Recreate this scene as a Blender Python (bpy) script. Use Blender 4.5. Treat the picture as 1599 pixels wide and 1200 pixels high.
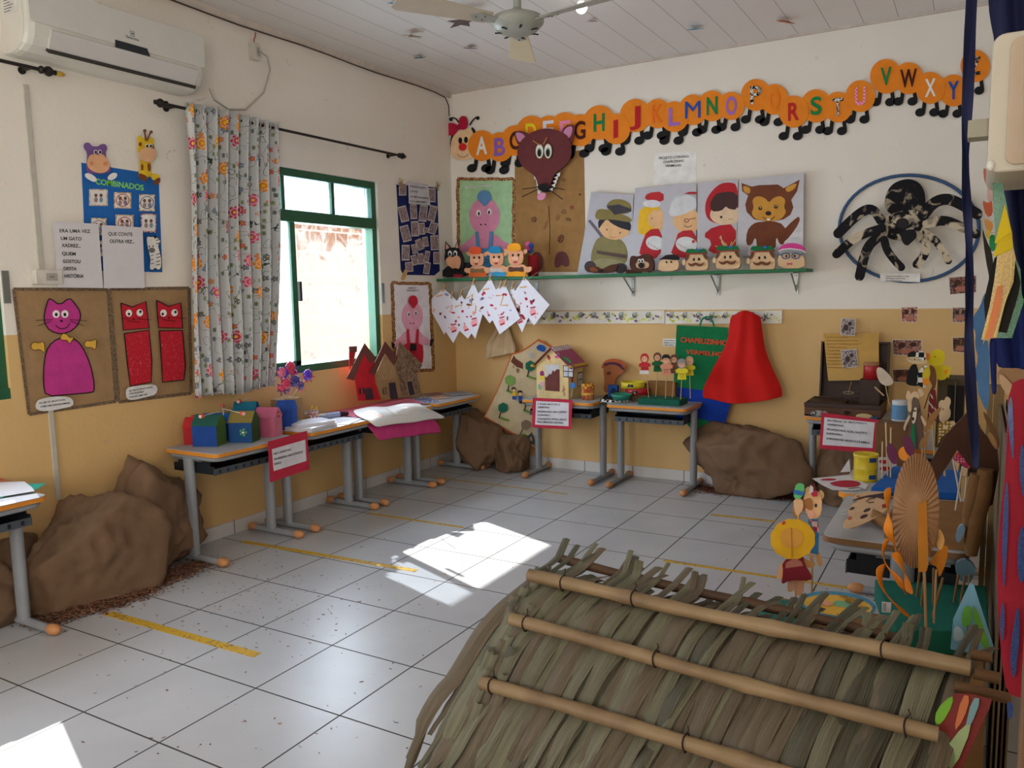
import bpy, bmesh, math, random
from mathutils import Vector, Matrix
random.seed(7)
S = bpy.context.scene
COL = S.collection
PI = math.pi
for _o in list(bpy.data.objects):
    bpy.data.objects.remove(_o)

# ---------------------------------------------------------------- camera
FPX = 1254.4                         # focal length in pixels of the 1599 px frame
CAM = Vector((3.904, -5.779, 1.448))
_yaw, _pit, _rol = .525, -.1153, -.0188
_w = Vector((-math.sin(_yaw)*math.cos(_pit), math.cos(_yaw)*math.cos(_pit), math.sin(_pit)))
_r = Vector((math.cos(_yaw), math.sin(_yaw), 0))
_u = _r.cross(_w)
CR = math.cos(_rol)*_r + math.sin(_rol)*_u
CU = -math.sin(_rol)*_r + math.cos(_rol)*_u
CW = _w
cam_data = bpy.data.cameras.new('camera')
cam_data.sensor_width = 36
cam_data.sensor_fit = 'HORIZONTAL'
cam_data.lens = FPX/1599*36
cam_data.clip_start = .02
cam = bpy.data.objects.new('camera', cam_data)
_m = Matrix((CR, CU, -CW)).transposed().to_4x4()
_m.translation = CAM
cam.matrix_world = _m
COL.objects.link(cam)
S.camera = cam

# ---------------------------------------------------------------- light and exposure
S.view_settings.view_transform = 'Standard'
S.view_settings.look = 'None'
S.view_settings.gamma = 1
S.view_settings.use_curve_mapping = False
S.view_settings.exposure = EXPOSURE = -0.08
world = bpy.data.worlds.new('world')
S.world = world
world.use_nodes = True
wn = world.node_tree.nodes
wl = world.node_tree.links
wbg = wn['Background']
sky = wn.new('ShaderNodeTexSky')
sky.sky_type = 'NISHITA'
sky.sun_disc = False
sky.sun_elevation = math.radians(39)
sky.sun_rotation = math.radians(60)
sky.air_density = 1.0
sky.dust_density = 2.0
wl.new(sky.outputs[0], wbg.inputs[0])
wbg.inputs[1].default_value = .55
SUN_DIR = Vector((1.13, -.46, -1.0)).normalized()
sun_data = bpy.data.lights.new('sun', 'SUN')
sun_data.energy = 17
sun_data.color = (1, .95, .87)
sun_data.angle = math.radians(.6)
sun = bpy.data.objects.new('sun', sun_data)
sun.rotation_euler = SUN_DIR.to_track_quat('-Z', 'Y').to_euler()
sun.location = (-6, 2, 8)
COL.objects.link(sun)
def area(name, loc, direction, sx, sy, power, col=(1, 1, 1)):
    d = bpy.data.lights.new(name, 'AREA')
    d.shape = 'RECTANGLE'
    d.size, d.size_y = sx, sy
    d.energy = power
    d.color = col
    o = bpy.data.objects.new(name, d)
    o.location = loc
    o.rotation_euler = Vector(direction).to_track_quat('-Z', 'Y').to_euler()
    COL.objects.link(o)
    return o
# daylight entering at the two side windows
area('daylight_window_near', (-.30, -4.4, 1.6), (1, 0, -.15), 1.3, 1.2, 58, (.80, .89, 1))
area('daylight_window_far', (-.30, -1.65, 1.6), (1, 0, -.15), 1.25, 1.2, 58, (.80, .89, 1))
area('fill_from_rear', (1.5, -8.3, 1.5), (-.35, 1, .45), 1.0, 2.0, 70, (1, .96, .9))  # added fill lamp to brighten the room; the doorway behind is unseen

area('fill_from_right', (4.2, -6.9, 1.7), (-1, .55, .42), 1.4, 1.3, 76, (1, .97, .92))  # added fill lamp for left wall and ceiling; no opening exists here
# ---------------------------------------------------------------- colour and materials
def lin(c):
    return c/12.92 if c <= .04045 else ((c+.055)/1.055)**2.4
def C(h):
    if isinstance(h, str):
        h = h.lstrip('#')
        return tuple(lin(int(h[i:i+2], 16)/255) for i in (0, 2, 4))
    return h
_mats = {}
def mat(col, rough=.75, name=None, metal=0, var=.10, scale=14, bump=0, bscale=60, spec=.3, emit=0, sheen=0):
    key = (col, rough, metal, var, scale, bump, bscale, spec, emit, sheen)
    if key in _mats:
        return _mats[key]
    m = bpy.data.materials.new(name or 'paint_'+str(col).strip('#'))
    m.use_nodes = True
    nt = m.node_tree
    b = nt.nodes['Principled BSDF']
    c = C(col)
    b.inputs['Roughness'].default_value = rough
    b.inputs['Metallic'].default_value = metal
    b.inputs['Specular IOR Level'].default_value = spec
    tc = nt.nodes.new('ShaderNodeTexCoord')
    if var > 0:
        n = nt.nodes.new('ShaderNodeTexNoise')
        n.inputs['Scale'].default_value = scale
        n.inputs['Detail'].default_value = 4
        nt.links.new(tc.outputs['Object'], n.inputs['Vector'])
        r = nt.nodes.new('ShaderNodeValToRGB')
        r.color_ramp.elements[0].position = .3
        r.color_ramp.elements[1].position = .7
        r.color_ramp.elements[0].color = tuple(v*(1-var) for v in c)+(1,)
        r.color_ramp.elements[1].color = tuple(min(1, v*(1+var)) for v in c)+(1,)
        nt.links.new(n.outputs['Fac'], r.inputs[0])
        nt.links.new(r.outputs[0], b.inputs['Base Color'])
    else:
        b.inputs['Base Color'].default_value = c+(1,)
    if bump:
        n2 = nt.nodes.new('ShaderNodeTexNoise')
        n2.inputs['Scale'].default_value = bscale
        n2.inputs['Detail'].default_value = 5
        nt.links.new(tc.outputs['Object'], n2.inputs['Vector'])
        bp = nt.nodes.new('ShaderNodeBump')
        bp.inputs['Strength'].default_value = bump
        bp.inputs['Distance'].default_value = .01
        nt.links.new(n2.outputs['Fac'], bp.inputs['Height'])
        nt.links.new(bp.outputs[0], b.inputs['Normal'])
    if emit:
        b.inputs['Emission Color'].default_value = c+(1,)
        b.inputs['Emission Strength'].default_value = emit
    _mats[key] = m
    return m
def pat(kind, c1, c2, scale=100, rough=.8, th=.5):
    """two-colour procedural prints: checker, dots, stripes, leopard, scribble"""
    key = (kind, c1, c2, scale, rough, th)
    if key in _mats:
        return _mats[key]
    m = bpy.data.materials.new(kind+'_print')
    m.use_nodes = True
    nt = m.node_tree
    N = nt.nodes.new
    L = nt.links.new
    b = nt.nodes['Principled BSDF']
    b.inputs['Roughness'].default_value = rough
    b.inputs['Specular IOR Level'].default_value = .25
    tc = N('ShaderNodeTexCoord')
    mix = N('ShaderNodeMix')
    mix.data_type = 'RGBA'
    mix.inputs[6].default_value = C(c1)+(1,)
    mix.inputs[7].default_value = C(c2)+(1,)
    if kind == 'checker':
        t = N('ShaderNodeTexChecker')
        t.inputs['Scale'].default_value = scale
        mp = N('ShaderNodeMapping')
        mp.inputs['Location'].default_value = (.0037, .0037, .0037)
        L(tc.outputs['Object'], mp.inputs[0])
        L(mp.outputs[0], t.inputs[0])
        L(t.outputs['Fac'], mix.inputs[0])
    elif kind == 'dots':
        t = N('ShaderNodeTexVoronoi')
        t.inputs['Scale'].default_value = scale
        t.inputs['Randomness'].default_value = .25
        L(tc.outputs['Object'], t.inputs['Vector'])
        g = N('ShaderNodeMath')
        g.operation = 'LESS_THAN'
        g.inputs[1].default_value = th
        L(t.outputs['Distance'], g.inputs[0])
        L(g.outputs[0], mix.inputs[0])
    elif kind == 'stripes':
        t = N('ShaderNodeTexWave')
        t.inputs['Scale'].default_value = scale
        t.bands_direction = 'DIAGONAL'
        t.inputs['Distortion'].default_value = 1.5
        L(tc.outputs['Object'], t.inputs['Vector'])
        g = N('ShaderNodeMath')
        g.operation = 'GREATER_THAN'
        g.inputs[1].default_value = th
        L(t.outputs['Fac'], g.inputs[0])
        L(g.outputs[0], mix.inputs[0])
    else:
        t = N('ShaderNodeTexNoise')
        t.inputs['Scale'].default_value = scale
        t.inputs['Detail'].default_value = 3 if kind == 'leopard' else 6
        t.inputs['Distortion'].default_value = 1.0 if kind == 'leopard' else 3.0
        L(tc.outputs['Object'], t.inputs['Vector'])
        r = N('ShaderNodeValToRGB')
        r.color_ramp.elements[0].position = th-.04
        r.color_ramp.elements[1].position = th+.04
        L(t.outputs['Fac'], r.inputs[0])
        L(r.outputs[0], mix.inputs[0])
    L(mix.outputs[2], b.inputs['Base Color'])
    _mats[key] = m
    return m
def MT(c):
    """material from a colour string or pass a material through"""
    return c if isinstance(c, bpy.types.Material) else mat(c, .8)

# ---------------------------------------------------------------- mesh collector
class MB:
    def __init__(s):
        s.v = []; s.f = []; s.m = []; s.mats = []; s.uv = None; s.sm = []
    def mi(s, m):
        m = MT(m)
        if m not in s.mats:
            s.mats.append(m)
        return s.mats.index(m)
    def add(s, vs, fs, m, smooth=False):
        o = len(s.v); k = s.mi(m)
        s.v += [Vector(v) for v in vs]
        for f in fs:
            s.f.append([o+i for i in f]); s.m.append(k); s.sm.append(smooth)
    def box(s, c, size, m, rot=None, top=None):
        x, y, z = (q/2 for q in size)
        tx, ty = (x, y) if top is None else (top[0]/2, top[1]/2)
        vs = [Vector(p) for p in ((-x,-y,-z),(x,-y,-z),(x,y,-z),(-x,y,-z),(-tx,-ty,z),(tx,-ty,z),(tx,ty,z),(-tx,ty,z))]
        if rot is not None:
            vs = [rot @ v for v in vs]
        c = Vector(c)
        s.add([v+c for v in vs], [(0,3,2,1),(4,5,6,7),(0,1,5,4),(1,2,6,5),(2,3,7,6),(3,0,4,7)], m)
    def cyl(s, p0, p1, r0, m, r1=None, n=14, cap=True, smooth=True, flat=1.0, fdir=None):
        p0, p1 = Vector(p0), Vector(p1)
        r1 = r0 if r1 is None else r1
        d = (p1-p0).normalized()
        a = d.orthogonal().normalized() if fdir is None else Vector(fdir).normalized()
        b = d.cross(a)
        vs = []
        for p, r in ((p0, r0), (p1, r1)):
            for i in range(n):
                t = 2*PI*i/n
                vs.append(p+a*math.cos(t)*r+b*math.sin(t)*r*flat)
        s.add(vs, [(i, (i+1) % n, n+(i+1) % n, n+i) for i in range(n)], m, smooth)
        if cap:
            s.add(vs, [tuple(range(n))[::-1], tuple(range(n, 2*n))], m)
    def tube(s, pts, r, m, n=8):
        pts = [Vector(p) for p in pts]
        rs = r if isinstance(r, (list, tuple)) else [r]*len(pts)
        vs = []
        a = None
        for i, p in enumerate(pts):
            d = (pts[min(i+1, len(pts)-1)]-pts[max(i-1, 0)]).normalized()
            if a is None:
                a = d.orthogonal().normalized()
            else:
                a = (a-d*a.dot(d)).normalized()
            b = d.cross(a)
            for k in range(n):
                t = 2*PI*k/n
                vs.append(p+(a*math.cos(t)+b*math.sin(t))*rs[i])
        fs = []
        for i in range(len(pts)-1):
            for k in range(n):
                fs.append((i*n+k, i*n+(k+1) % n, (i+1)*n+(k+1) % n, (i+1)*n+k))
        s.add(vs, fs, m, True)
        q = len(pts)-1
        s.add(vs, [tuple(range(n))[::-1], tuple(q*n+k for k in range(n))], m)
    def lathe(s, prof, o, m, axis=(0, 0, 1), n=24, sx=1, sy=1, smooth=True):
        o = Vector(o); ax = Vector(axis).normalized()
        a = Vector((1, 0, 0)) if abs(ax.z) > .9 else ax.orthogonal().normalized()
        b = ax.cross(a)
        vs = []
        for r, h in prof:
            for k in range(n):
                t = 2*PI*k/n
                vs.append(o+ax*h+a*math.cos(t)*r*sx+b*math.sin(t)*r*sy)
        fs = []
        for i in range(len(prof)-1):
            for k in range(n):
                fs.append((i*n+k, i*n+(k+1) % n, (i+1)*n+(k+1) % n, (i+1)*n+k))
        s.add(vs, fs, m, smooth)
    def ball(s, c, r, m, n=14, k=9, rot=None):
        r = r if isinstance(r, (tuple, list)) else (r, r, r)
        vs = []
        c = Vector(c)
        for i in range(k+1):
            ph = PI*i/k
            for j in range(n):
                t = 2*PI*j/n
                v = Vector((math.sin(ph)*math.cos(t)*r[0], math.sin(ph)*math.sin(t)*r[1], math.cos(ph)*r[2]))
                if rot is not None:
                    v = rot @ v
                vs.append(c+v)
        fs = []
        for i in range(k):
            for j in range(n):
                fs.append((i*n+j, (i+1)*n+j, (i+1)*n+(j+1) % n, i*n+(j+1) % n))
        s.add(vs, fs, m, True)
    def prism(s, F, pts, d0, d1, m):
        """polygon of frame coordinates pushed out from d0 to d1"""
        n = len(pts)
        a = sum(pts[i][0]*pts[(i+1) % n][1]-pts[(i+1) % n][0]*pts[i][1] for i in range(n))
        if a < 0:
            pts = pts[::-1]
        vs = [F.w(u, v, d0) for u, v in pts]+[F.w(u, v, d1) for u, v in pts]
        s.add(vs, [tuple(range(n))[::-1], tuple(range(n, 2*n))]+[(i, (i+1) % n, n+(i+1) % n, n+i) for i in range(n)], m)
    def sheet(s, g, m, smooth=True, t=0):
        """grid of points g[row][col]"""
        R, Cn = len(g), len(g[0])
        vs = [p for row in g for p in row]
        s.add(vs, [(i*Cn+j, i*Cn+j+1, (i+1)*Cn+j+1, (i+1)*Cn+j) for i in range(R-1) for j in range(Cn-1)], m, smooth)
    def build(s, name, parent=None, bevel=0, solid=0, origin=None, sub=0, merge=False):
        me = bpy.data.meshes.new(name)
        if parent is not None:
            org = Vector(parent['_w']) if '_w' in parent.keys() else Vector((0, 0, 0))
            off = org
        else:
            if origin is None:
                xs = [v.x for v in s.v]; ys = [v.y for v in s.v]; zs = [v.z for v in s.v]
                off = Vector(((min(xs)+max(xs))/2, (min(ys)+max(ys))/2, min(zs)))
            else:
                off = Vector(origin)
        me.from_pydata([v-off for v in s.v], [], s.f)
        for m in s.mats:
            me.materials.append(m)
        for p, k, sm in zip(me.polygons, s.m, s.sm):
            p.material_index = k
            p.use_smooth = sm
        if s.uv:
            uvl = me.uv_layers.new(name='UVMap')
            for p in me.polygons:
                for li, vi in zip(p.loop_indices, p.vertices):
                    uvl.data[li].uv = s.uv[vi]
        me.update()
        o = bpy.data.objects.new(name, me)
        COL.objects.link(o)
        if parent is not None:
            o.parent = parent
            o['_w'] = tuple(off)
        else:
            o.location = off
            o['_w'] = tuple(off)
        if merge:
            w = o.modifiers.new('weld', 'WELD')
            w.merge_threshold = .0005
        if solid:
            w = o.modifiers.new('solid', 'SOLIDIFY')
            w.thickness = solid
            w.offset = 0
        if sub:
            w = o.modifiers.new('sub', 'SUBSURF')
            w.levels = w.render_levels = sub
        if bevel:
            w = o.modifiers.new('bevel', 'BEVEL')
            w.width = bevel
            w.segments = 3
            w.limit_method = 'ANGLE'
        return o
def tag(o, label=None, cat=None, group=None, kind=None):
    if label: o['label'] = label
    if cat: o['category'] = cat
    if group: o['group'] = group
    if kind: o['kind'] = kind
    return o
def thing(name, label, cat, loc, group=None):
    o = bpy.data.objects.new(name, None)
    o.empty_display_size = .05
    o.location = loc
    o['_w'] = tuple(loc)
    COL.objects.link(o)
    return tag(o, label, cat, group)
def struct(mb, name, **k):
    return tag(mb.build(name, **k), kind='structure')

# ---------------------------------------------------------------- frames: flat surfaces in the room, and where a line of sight meets them
class Frame:
    def __init__(s, O, U, V):
        s.O, s.U, s.V = Vector(O), Vector(U).normalized(), Vector(V).normalized()
        s.N = s.U.cross(s.V).normalized()
    def w(s, u, v, d=0):
        return s.O+s.U*u+s.V*v+s.N*d
    def px(s, x, y):
        r = CR*((x-799.5)/FPX)-CU*((y-600)/FPX)+CW
        t = (s.O-CAM).dot(s.N)/r.dot(s.N)
        q = CAM+r*t-s.O
        return (q.dot(s.U), q.dot(s.V))
    def at(s, x, y, d=0):
        return s.w(*s.px(x, y), d)
def back(y=0):                       # upright plane parallel to the back wall
    return Frame((0, y, 0), (1, 0, 0), (0, 0, 1))
def left(x=0):                       # upright plane parallel to the window wall
    return Frame((x, 0, 0), (0, 1, 0), (0, 0, 1))
def flat(z=0):
    return Frame((0, 0, z), (1, 0, 0), (0, 1, 0))
def upright(p, az, tilt=0):          # upright sheet through p, facing azimuth az in degrees (-90 faces the camera side), leaning back by tilt
    a = math.radians(az)
    n = Vector((math.cos(a), math.sin(a), 0))
    U = Vector((0, 0, 1)).cross(n)
    t = math.radians(tilt)
    V = Vector((0, 0, 1))*math.cos(t)-n*math.sin(t)
    return Frame(p, U, V)

# ---------------------------------------------------------------- cut-outs, drawings and lettering
def ell(cx, cy, rx, ry, rot=0, n=28, a0=0, a1=360):
    c, s_ = math.cos(math.radians(rot)), math.sin(math.radians(rot))
    out = []
    full = abs(a1-a0) >= 360
    for i in range(n if full else n+1):
        t = math.radians(a0+(a1-a0)*i/n)
        x, y = rx*math.cos(t), ry*math.sin(t)
        out.append((cx+x*c-y*s_, cy+x*s_+y*c))
    return out
def smooth(pts, it=2, closed=True):
    for _ in range(it):
        o = []
        n = len(pts)
        for i in range(n if closed else n-1):
            p, q = pts[i], pts[(i+1) % n]
            o.append((p[0]*.75+q[0]*.25, p[1]*.75+q[1]*.25))
            o.append((p[0]*.25+q[0]*.75, p[1]*.25+q[1]*.75))
        if not closed:
            o = [pts[0]]+o+[pts[-1]]
        pts = o
    return pts
def band(pts, w):
    """outline of a stroke of width w"""
    L_, R_ = [], []
    n = len(pts)
    for i, p in enumerate(pts):
        a, b = pts[max(i-1, 0)], pts[min(i+1, n-1)]
        dx, dy = b[0]-a[0], b[1]-a[1]
        l = math.hypot(dx, dy) or 1
        nx, ny = -dy/l*w/2, dx/l*w/2
        L_.append((p[0]+nx, p[1]+ny)); R_.append((p[0]-nx, p[1]-ny))
    return L_+R_[::-1]
_txt = {}
def text_mesh(s):
    if s in _txt:
        return _txt[s]
    cu = bpy.data.curves.new('lettering', 'FONT')
    cu.body = s
    cu.size = 1
    cu.offset = 0 if s == 'M' else .022
    o = bpy.data.objects.new('lettering', cu)
    COL.objects.link(o)
    dg = bpy.context.evaluated_depsgraph_get()
    me = bpy.data.meshes.new_from_object(o.evaluated_get(dg))
    vs = [(v.co.x, v.co.y) for v in me.vertices]
    fs = [tuple(p.vertices) for p in me.polygons]
    bpy.data.objects.remove(o)
    bpy.data.curves.remove(cu)
    _txt[s] = (vs, fs)
    return _txt[s]
class Art:
    """collects flat shapes given in picture points lying on frame F, stacked outward from it"""
    def __init__(s, F, d=.001, t=.0012):
        s.F, s.d, s.t, s.mb = F, d, t, MB()
    def up(s):
        d = s.d
        s.d += s.t
        return d
    def p(s, col, pts, it=0, t=None):
        if it: pts = smooth(pts, it)
        d = s.up()
        s.mb.prism(s.F, [s.F.px(*q) for q in pts], d, d+(t or s.t), col)
        if t: s.d = d+t
        return s
    def e(s, col, cx, cy, rx, ry=None, rot=0, t=None):
        return s.p(col, ell(cx, cy, rx, ry or rx, rot), t=t)
    def l(s, col, w, pts, it=0, closed=False):
        if it: pts = smooth(pts, it, closed)
        if closed:
            pts = pts+[pts[0]]
        d = s.up()
        n = len(pts)
        b = band(pts, w)
        q = [s.F.px(*k) for k in b]
        for i in range(n-1):
            quad = [q[i], q[i+1], q[2*n-2-i], q[2*n-1-i]]
            s.mb.prism(s.F, quad, d, d+s.t, col)
        return s
    def text(s, col, x0, y0, x1, y1, h, body, vx=None):
        """lettering whose base line runs from (x0,y0) to (x1,y1), letters h points tall"""
        vs, fs = text_mesh(body)
        if not vs: return s
        mx = max(v[0] for v in vs); mn = min(v[0] for v in vs)
        d = s.up()
        ux, uy = (x1-x0)/(mx-mn), (y1-y0)/(mx-mn)
        k = h/.70
        lean = 0 if vx is None else vx
        out = []
        for a, b in vs:
            X = x0+(a-mn)*ux+b*k*lean
            Y = y0+(a-mn)*uy-b*k
            out.append(s.F.w(*s.F.px(X, Y), d+s.t*.5))
        s.mb.add(out, fs, col)
        return s
    def build(s, name, parent=None):
        return s.mb.build(name, parent)
def art(name, label, cat, F, parts, group=None, d=.001, t=.0012):
    """parts: list of (part name, function(Art), optional part label); a single part becomes the thing itself"""
    if len(parts) == 1:
        a = Art(F, d, t); parts[0][1](a)
        return tag(a.build(name), label, cat, group)
    arts = []
    for pt in parts:
        a = Art(F, d, t); pt[1](a); d = a.d; arts.append((pt, a))
    vs = arts[0][1].mb.v
    xs = [v.x for v in vs]; ys = [v.y for v in vs]; zs = [v.z for v in vs]
    r = thing(name, label, cat, Vector(((min(xs)+max(xs))/2, (min(ys)+max(ys))/2, min(zs))), group)
    for pt, a in arts:
        o = a.build(pt[0], r)
        if len(pt) > 2: o['label'] = pt[2]
    return r
def copy_tree(o, parent=None):
    c = o.copy()
    COL.objects.link(c)
    if parent is not None:
        c.parent = parent
    for ch in [k for k in bpy.data.objects if k.parent == o]:
        copy_tree(ch, c)
    return c
# ================================================================ the room
TILE = .41
RW, RD, RH = 4.28, 8.4, 3.104        # room width, depth, height
YB = 1.287                           # height of the yellow dado
def nodes(m):
    nt = m.node_tree
    return nt, nt.nodes.new, nt.links.new, nt.nodes['Principled BSDF']
def mth(N, L, op, a, b=None, c=None):
    n = N('ShaderNodeMath'); n.operation = op
    for i, q in enumerate((a, b, c)):
        if q is None: continue
        if isinstance(q, (int, float)): n.inputs[i].default_value = q
        else: L(q, n.inputs[i])
    return n.outputs[0]
def mixc(N, L, f, a, b):
    n = N('ShaderNodeMix'); n.data_type = 'RGBA'
    if isinstance(f, (int, float)): n.inputs[0].default_value = f
    else: L(f, n.inputs[0])
    for i, q in ((6, a), (7, b)):
        if isinstance(q, (tuple, str)): n.inputs[i].default_value = C(q)+(1,)
        else: L(q, n.inputs[i])
    return n.outputs[2]
def noise(N, L, vec, scale, detail=4, dist=0):
    n = N('ShaderNodeTexNoise'); n.inputs['Scale'].default_value = scale
    n.inputs['Detail'].default_value = detail; n.inputs['Distortion'].default_value = dist
    L(vec, n.inputs['Vector'])
    return n.outputs['Fac']
def ramp(N, L, f, p0, p1):
    n = N('ShaderNodeMapRange'); n.inputs[1].default_value = p0; n.inputs[2].default_value = p1
    L(f, n.inputs[0])
    return n.outputs[0]
def new_mat(name):
    m = bpy.data.materials.new(name); m.use_nodes = True
    return m
# floor tiles
m_floor = new_mat('white_floor_tiles')
nt, N, L, B = nodes(m_floor)
tc = N('ShaderNodeTexCoord'); sp = N('ShaderNodeSeparateXYZ'); L(tc.outputs['Object'], sp.inputs[0])
def gridline(coord, off, w):
    a = mth(N, L, 'DIVIDE', mth(N, L, 'SUBTRACT', coord, off), TILE)
    f = mth(N, L, 'FRACT', a)
    g = mth(N, L, 'MINIMUM', f, mth(N, L, 'SUBTRACT', 1.0, f))
    return mth(N, L, 'LESS_THAN', g, w/TILE/2)
gx = gridline(sp.outputs[0], .0017, .0065)
gy = gridline(sp.outputs[1], -.3005*TILE, .0065)
gr = mth(N, L, 'MAXIMUM', gx, gy)
cl = noise(N, L, tc.outputs['Object'], 2.2, 5, .4)
cell = N('ShaderNodeTexWhiteNoise'); cell.noise_dimensions = '2D'
sn = N('ShaderNodeVectorMath'); sn.operation = 'FLOOR'
sc = N('ShaderNodeVectorMath'); sc.operation = 'MULTIPLY_ADD'
sc.inputs[1].default_value = (1/TILE, 1/TILE, 1); sc.inputs[2].default_value = (-.0017/TILE, .3005, 0)
L(tc.outputs['Object'], sc.inputs[0]); L(sc.outputs[0], sn.inputs[0]); L(sn.outputs[0], cell.inputs[0])
base = mixc(N, L, ramp(N, L, cl, .35, .65), (.455, .465, .485), (.525, .535, .555))
base = mixc(N, L, mth(N, L, 'MULTIPLY', cell.outputs[0], .25), base, (.46, .46, .48))
dirt = mth(N, L, 'GREATER_THAN', noise(N, L, tc.outputs['Object'], 38, 3, .6), .73)
base = mixc(N, L, mth(N, L, 'MULTIPLY', dirt, .55), base, (.20, .16, .12))
base = mixc(N, L, gr, base, (.045, .04, .035))
L(base, B.inputs['Base Color'])
L(mth(N, L, 'MULTIPLY_ADD', gr, .5, .30), B.inputs['Roughness'])
B.inputs['Specular IOR Level'].default_value = .45
bp = N('ShaderNodeBump'); bp.inputs['Strength'].default_value = .35; bp.inputs['Distance'].default_value = .002; bp.invert = True
L(gr, bp.inputs['Height']); L(bp.outputs[0], B.inputs['Normal'])
mb = MB(); mb.box((RW/2, -RD/2, -.05), (RW+.3, RD+.3, .1), m_floor)
struct(mb, 'floor', origin=(0, 0, 0))
# plastic ceiling boards running front to back
m_ceil = new_mat('white_plastic_boards')
nt, N, L, B = nodes(m_ceil)
tc = N('ShaderNodeTexCoord'); sp = N('ShaderNodeSeparateXYZ'); L(tc.outputs['Object'], sp.inputs[0])
f = mth(N, L, 'FRACT', mth(N, L, 'DIVIDE', sp.outputs[0], .20))
ln = mth(N, L, 'LESS_THAN', f, .022)
base = mixc(N, L, ln, (.74, .70, .665), (.36, .31, .28))
L(base, B.inputs['Base Color']); B.inputs['Roughness'].default_value = .42
bp = N('ShaderNodeBump'); bp.inputs['Strength'].default_value = .6; bp.inputs['Distance'].default_value = .004; bp.invert = True
L(ln, bp.inputs['Height']); L(bp.outputs[0], B.inputs['Normal'])
mb = MB(); mb.box((RW/2, -RD/2, RH+.05), (RW+.3, RD+.3, .1), m_ceil)
struct(mb, 'ceiling', origin=(0, 0, 0))
# painted walls: cream above, ochre dado below
m_wall = new_mat('cream_and_ochre_wall_paint')
nt, N, L, B = nodes(m_wall)
tc = N('ShaderNodeTexCoord'); sp = N('ShaderNodeSeparateXYZ'); L(tc.outputs['Object'], sp.inputs[0])
nz = noise(N, L, tc.outputs['Object'], 3, 5, .3)
n2 = noise(N, L, tc.outputs['Object'], 40, 4)
edge = mth(N, L, 'MULTIPLY_ADD', mth(N, L, 'SUBTRACT', nz, .5), .012, YB)
isy = mth(N, L, 'LESS_THAN', sp.outputs[2], edge)
white = mixc(N, L, nz, (.80, .745, .66), (.86, .805, .72))
och = mixc(N, L, nz, (.66, .42, .17), (.72, .48, .21))
base = mixc(N, L, isy, white, och)
scr = mth(N, L, 'GREATER_THAN', noise(N, L, tc.outputs['Object'], 9, 6, 1.5), .715)
base = mixc(N, L, mth(N, L, 'MULTIPLY', scr, .35), base, (.40, .33, .27))
L(base, B.inputs['Base Color']); B.inputs['Roughness'].default_value = .62; B.inputs['Specular IOR Level'].default_value = .3
bp = N('ShaderNodeBump'); bp.inputs['Strength'].default_value = .35; bp.inputs['Distance'].default_value = .004
L(n2, bp.inputs['Height']); L(bp.outputs[0], B.inputs['Normal'])
WT = .16
WIN = [(-5.25, -3.72, .99, 2.255), (-2.40, -.985, .93, 2.27)]
mb = MB(); mb.box((RW/2, WT/2, RH/2), (RW+.3, WT, RH), m_wall); struct(mb, 'wall_back', origin=(0, 0, 0))
mb = MB(); mb.box((RW+WT/2, -RD/2, RH/2), (WT, RD, RH), m_wall); struct(mb, 'wall_right', origin=(0, 0, 0))
mb = MB()
DX0, DX1, DH = 1.0, 2.0, 2.1
mb.box((DX0/2-.08, -RD-WT/2, RH/2), (DX0+.16, WT, RH), m_wall)
mb.box(((DX1+RW)/2+.08, -RD-WT/2, RH/2), (RW-DX1+.16, WT, RH), m_wall)
mb.box(((DX0+DX1)/2, -RD-WT/2, (DH+RH)/2), (DX1-DX0, WT, RH-DH), m_wall)
struct(mb, 'wall_front', origin=(0, 0, 0))
mb = MB()
ys = [-RD]
for y0, y1, z0, z1 in WIN:
    mb.box((-WT/2, (ys[-1]+y0)/2, RH/2), (WT, y0-ys[-1], RH), m_wall)
    mb.box((-WT/2, (y0+y1)/2, z0/2), (WT, y1-y0, z0), m_wall)
    mb.box((-WT/2, (y0+y1)/2, (z1+RH)/2), (WT, y1-y0, RH-z1), m_wall)
    ys.append(y1)
mb.box((-WT/2, ys[-1]/2, RH/2), (WT, -ys[-1], RH), m_wall)
struct(mb, 'wall_left', origin=(0, 0, 0))
# skirting tiles
m_skirt = new_mat('skirting_tiles')
nt, N, L, B = nodes(m_skirt)
tc = N('ShaderNodeTexCoord'); sp = N('ShaderNodeSeparateXYZ'); L(tc.outputs['Object'], sp.inputs[0])
sxy = mth(N, L, 'ADD', sp.outputs[0], sp.outputs[1])
f = mth(N, L, 'FRACT', mth(N, L, 'DIVIDE', mth(N, L, 'ADD', sxy, .02), TILE))
ln = mth(N, L, 'LESS_THAN', f, .014)
L(mixc(N, L, ln, (.66, .64, .62), (.15, .12, .10)), B.inputs['Base Color']); B.inputs['Roughness'].default_value = .25
mb = MB(); mb.box((RW/2, -.005, .04), (RW, .01, .08), m_skirt); struct(mb, 'baseboard_back', origin=(0, 0, 0))
mb = MB(); mb.box((.005, -RD/2, .04), (.01, RD, .08), m_skirt); struct(mb, 'baseboard_left', origin=(0, 0, 0))
# ceiling edge mouldings and a cable run along the window wall
mb = MB(); mb.box((.012, -RD/2, RH-.02), (.024, RD, .04), '#cfc4ba'); struct(mb, 'trim_1', origin=(0, 0, 0))
mb = MB(); mb.box((RW/2, -.008, RH-.008), (RW, .016, .016), '#c9bdb2'); struct(mb, 'trim_2', origin=(0, 0, 0))
mb = MB()
mb.tube([(.03, -8+.25*i, RH-.048+.006*math.sin(i*1.3)) for i in range(32)]+[(.03, -.10, RH-.06), (.035, -.06, RH-.12), (.03, -.05, RH-.2)], .0045, '#4a3b34')
tag(mb.build('ceiling_cable'), 'thin dark cable running along the top of the window wall', 'cable')

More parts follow.
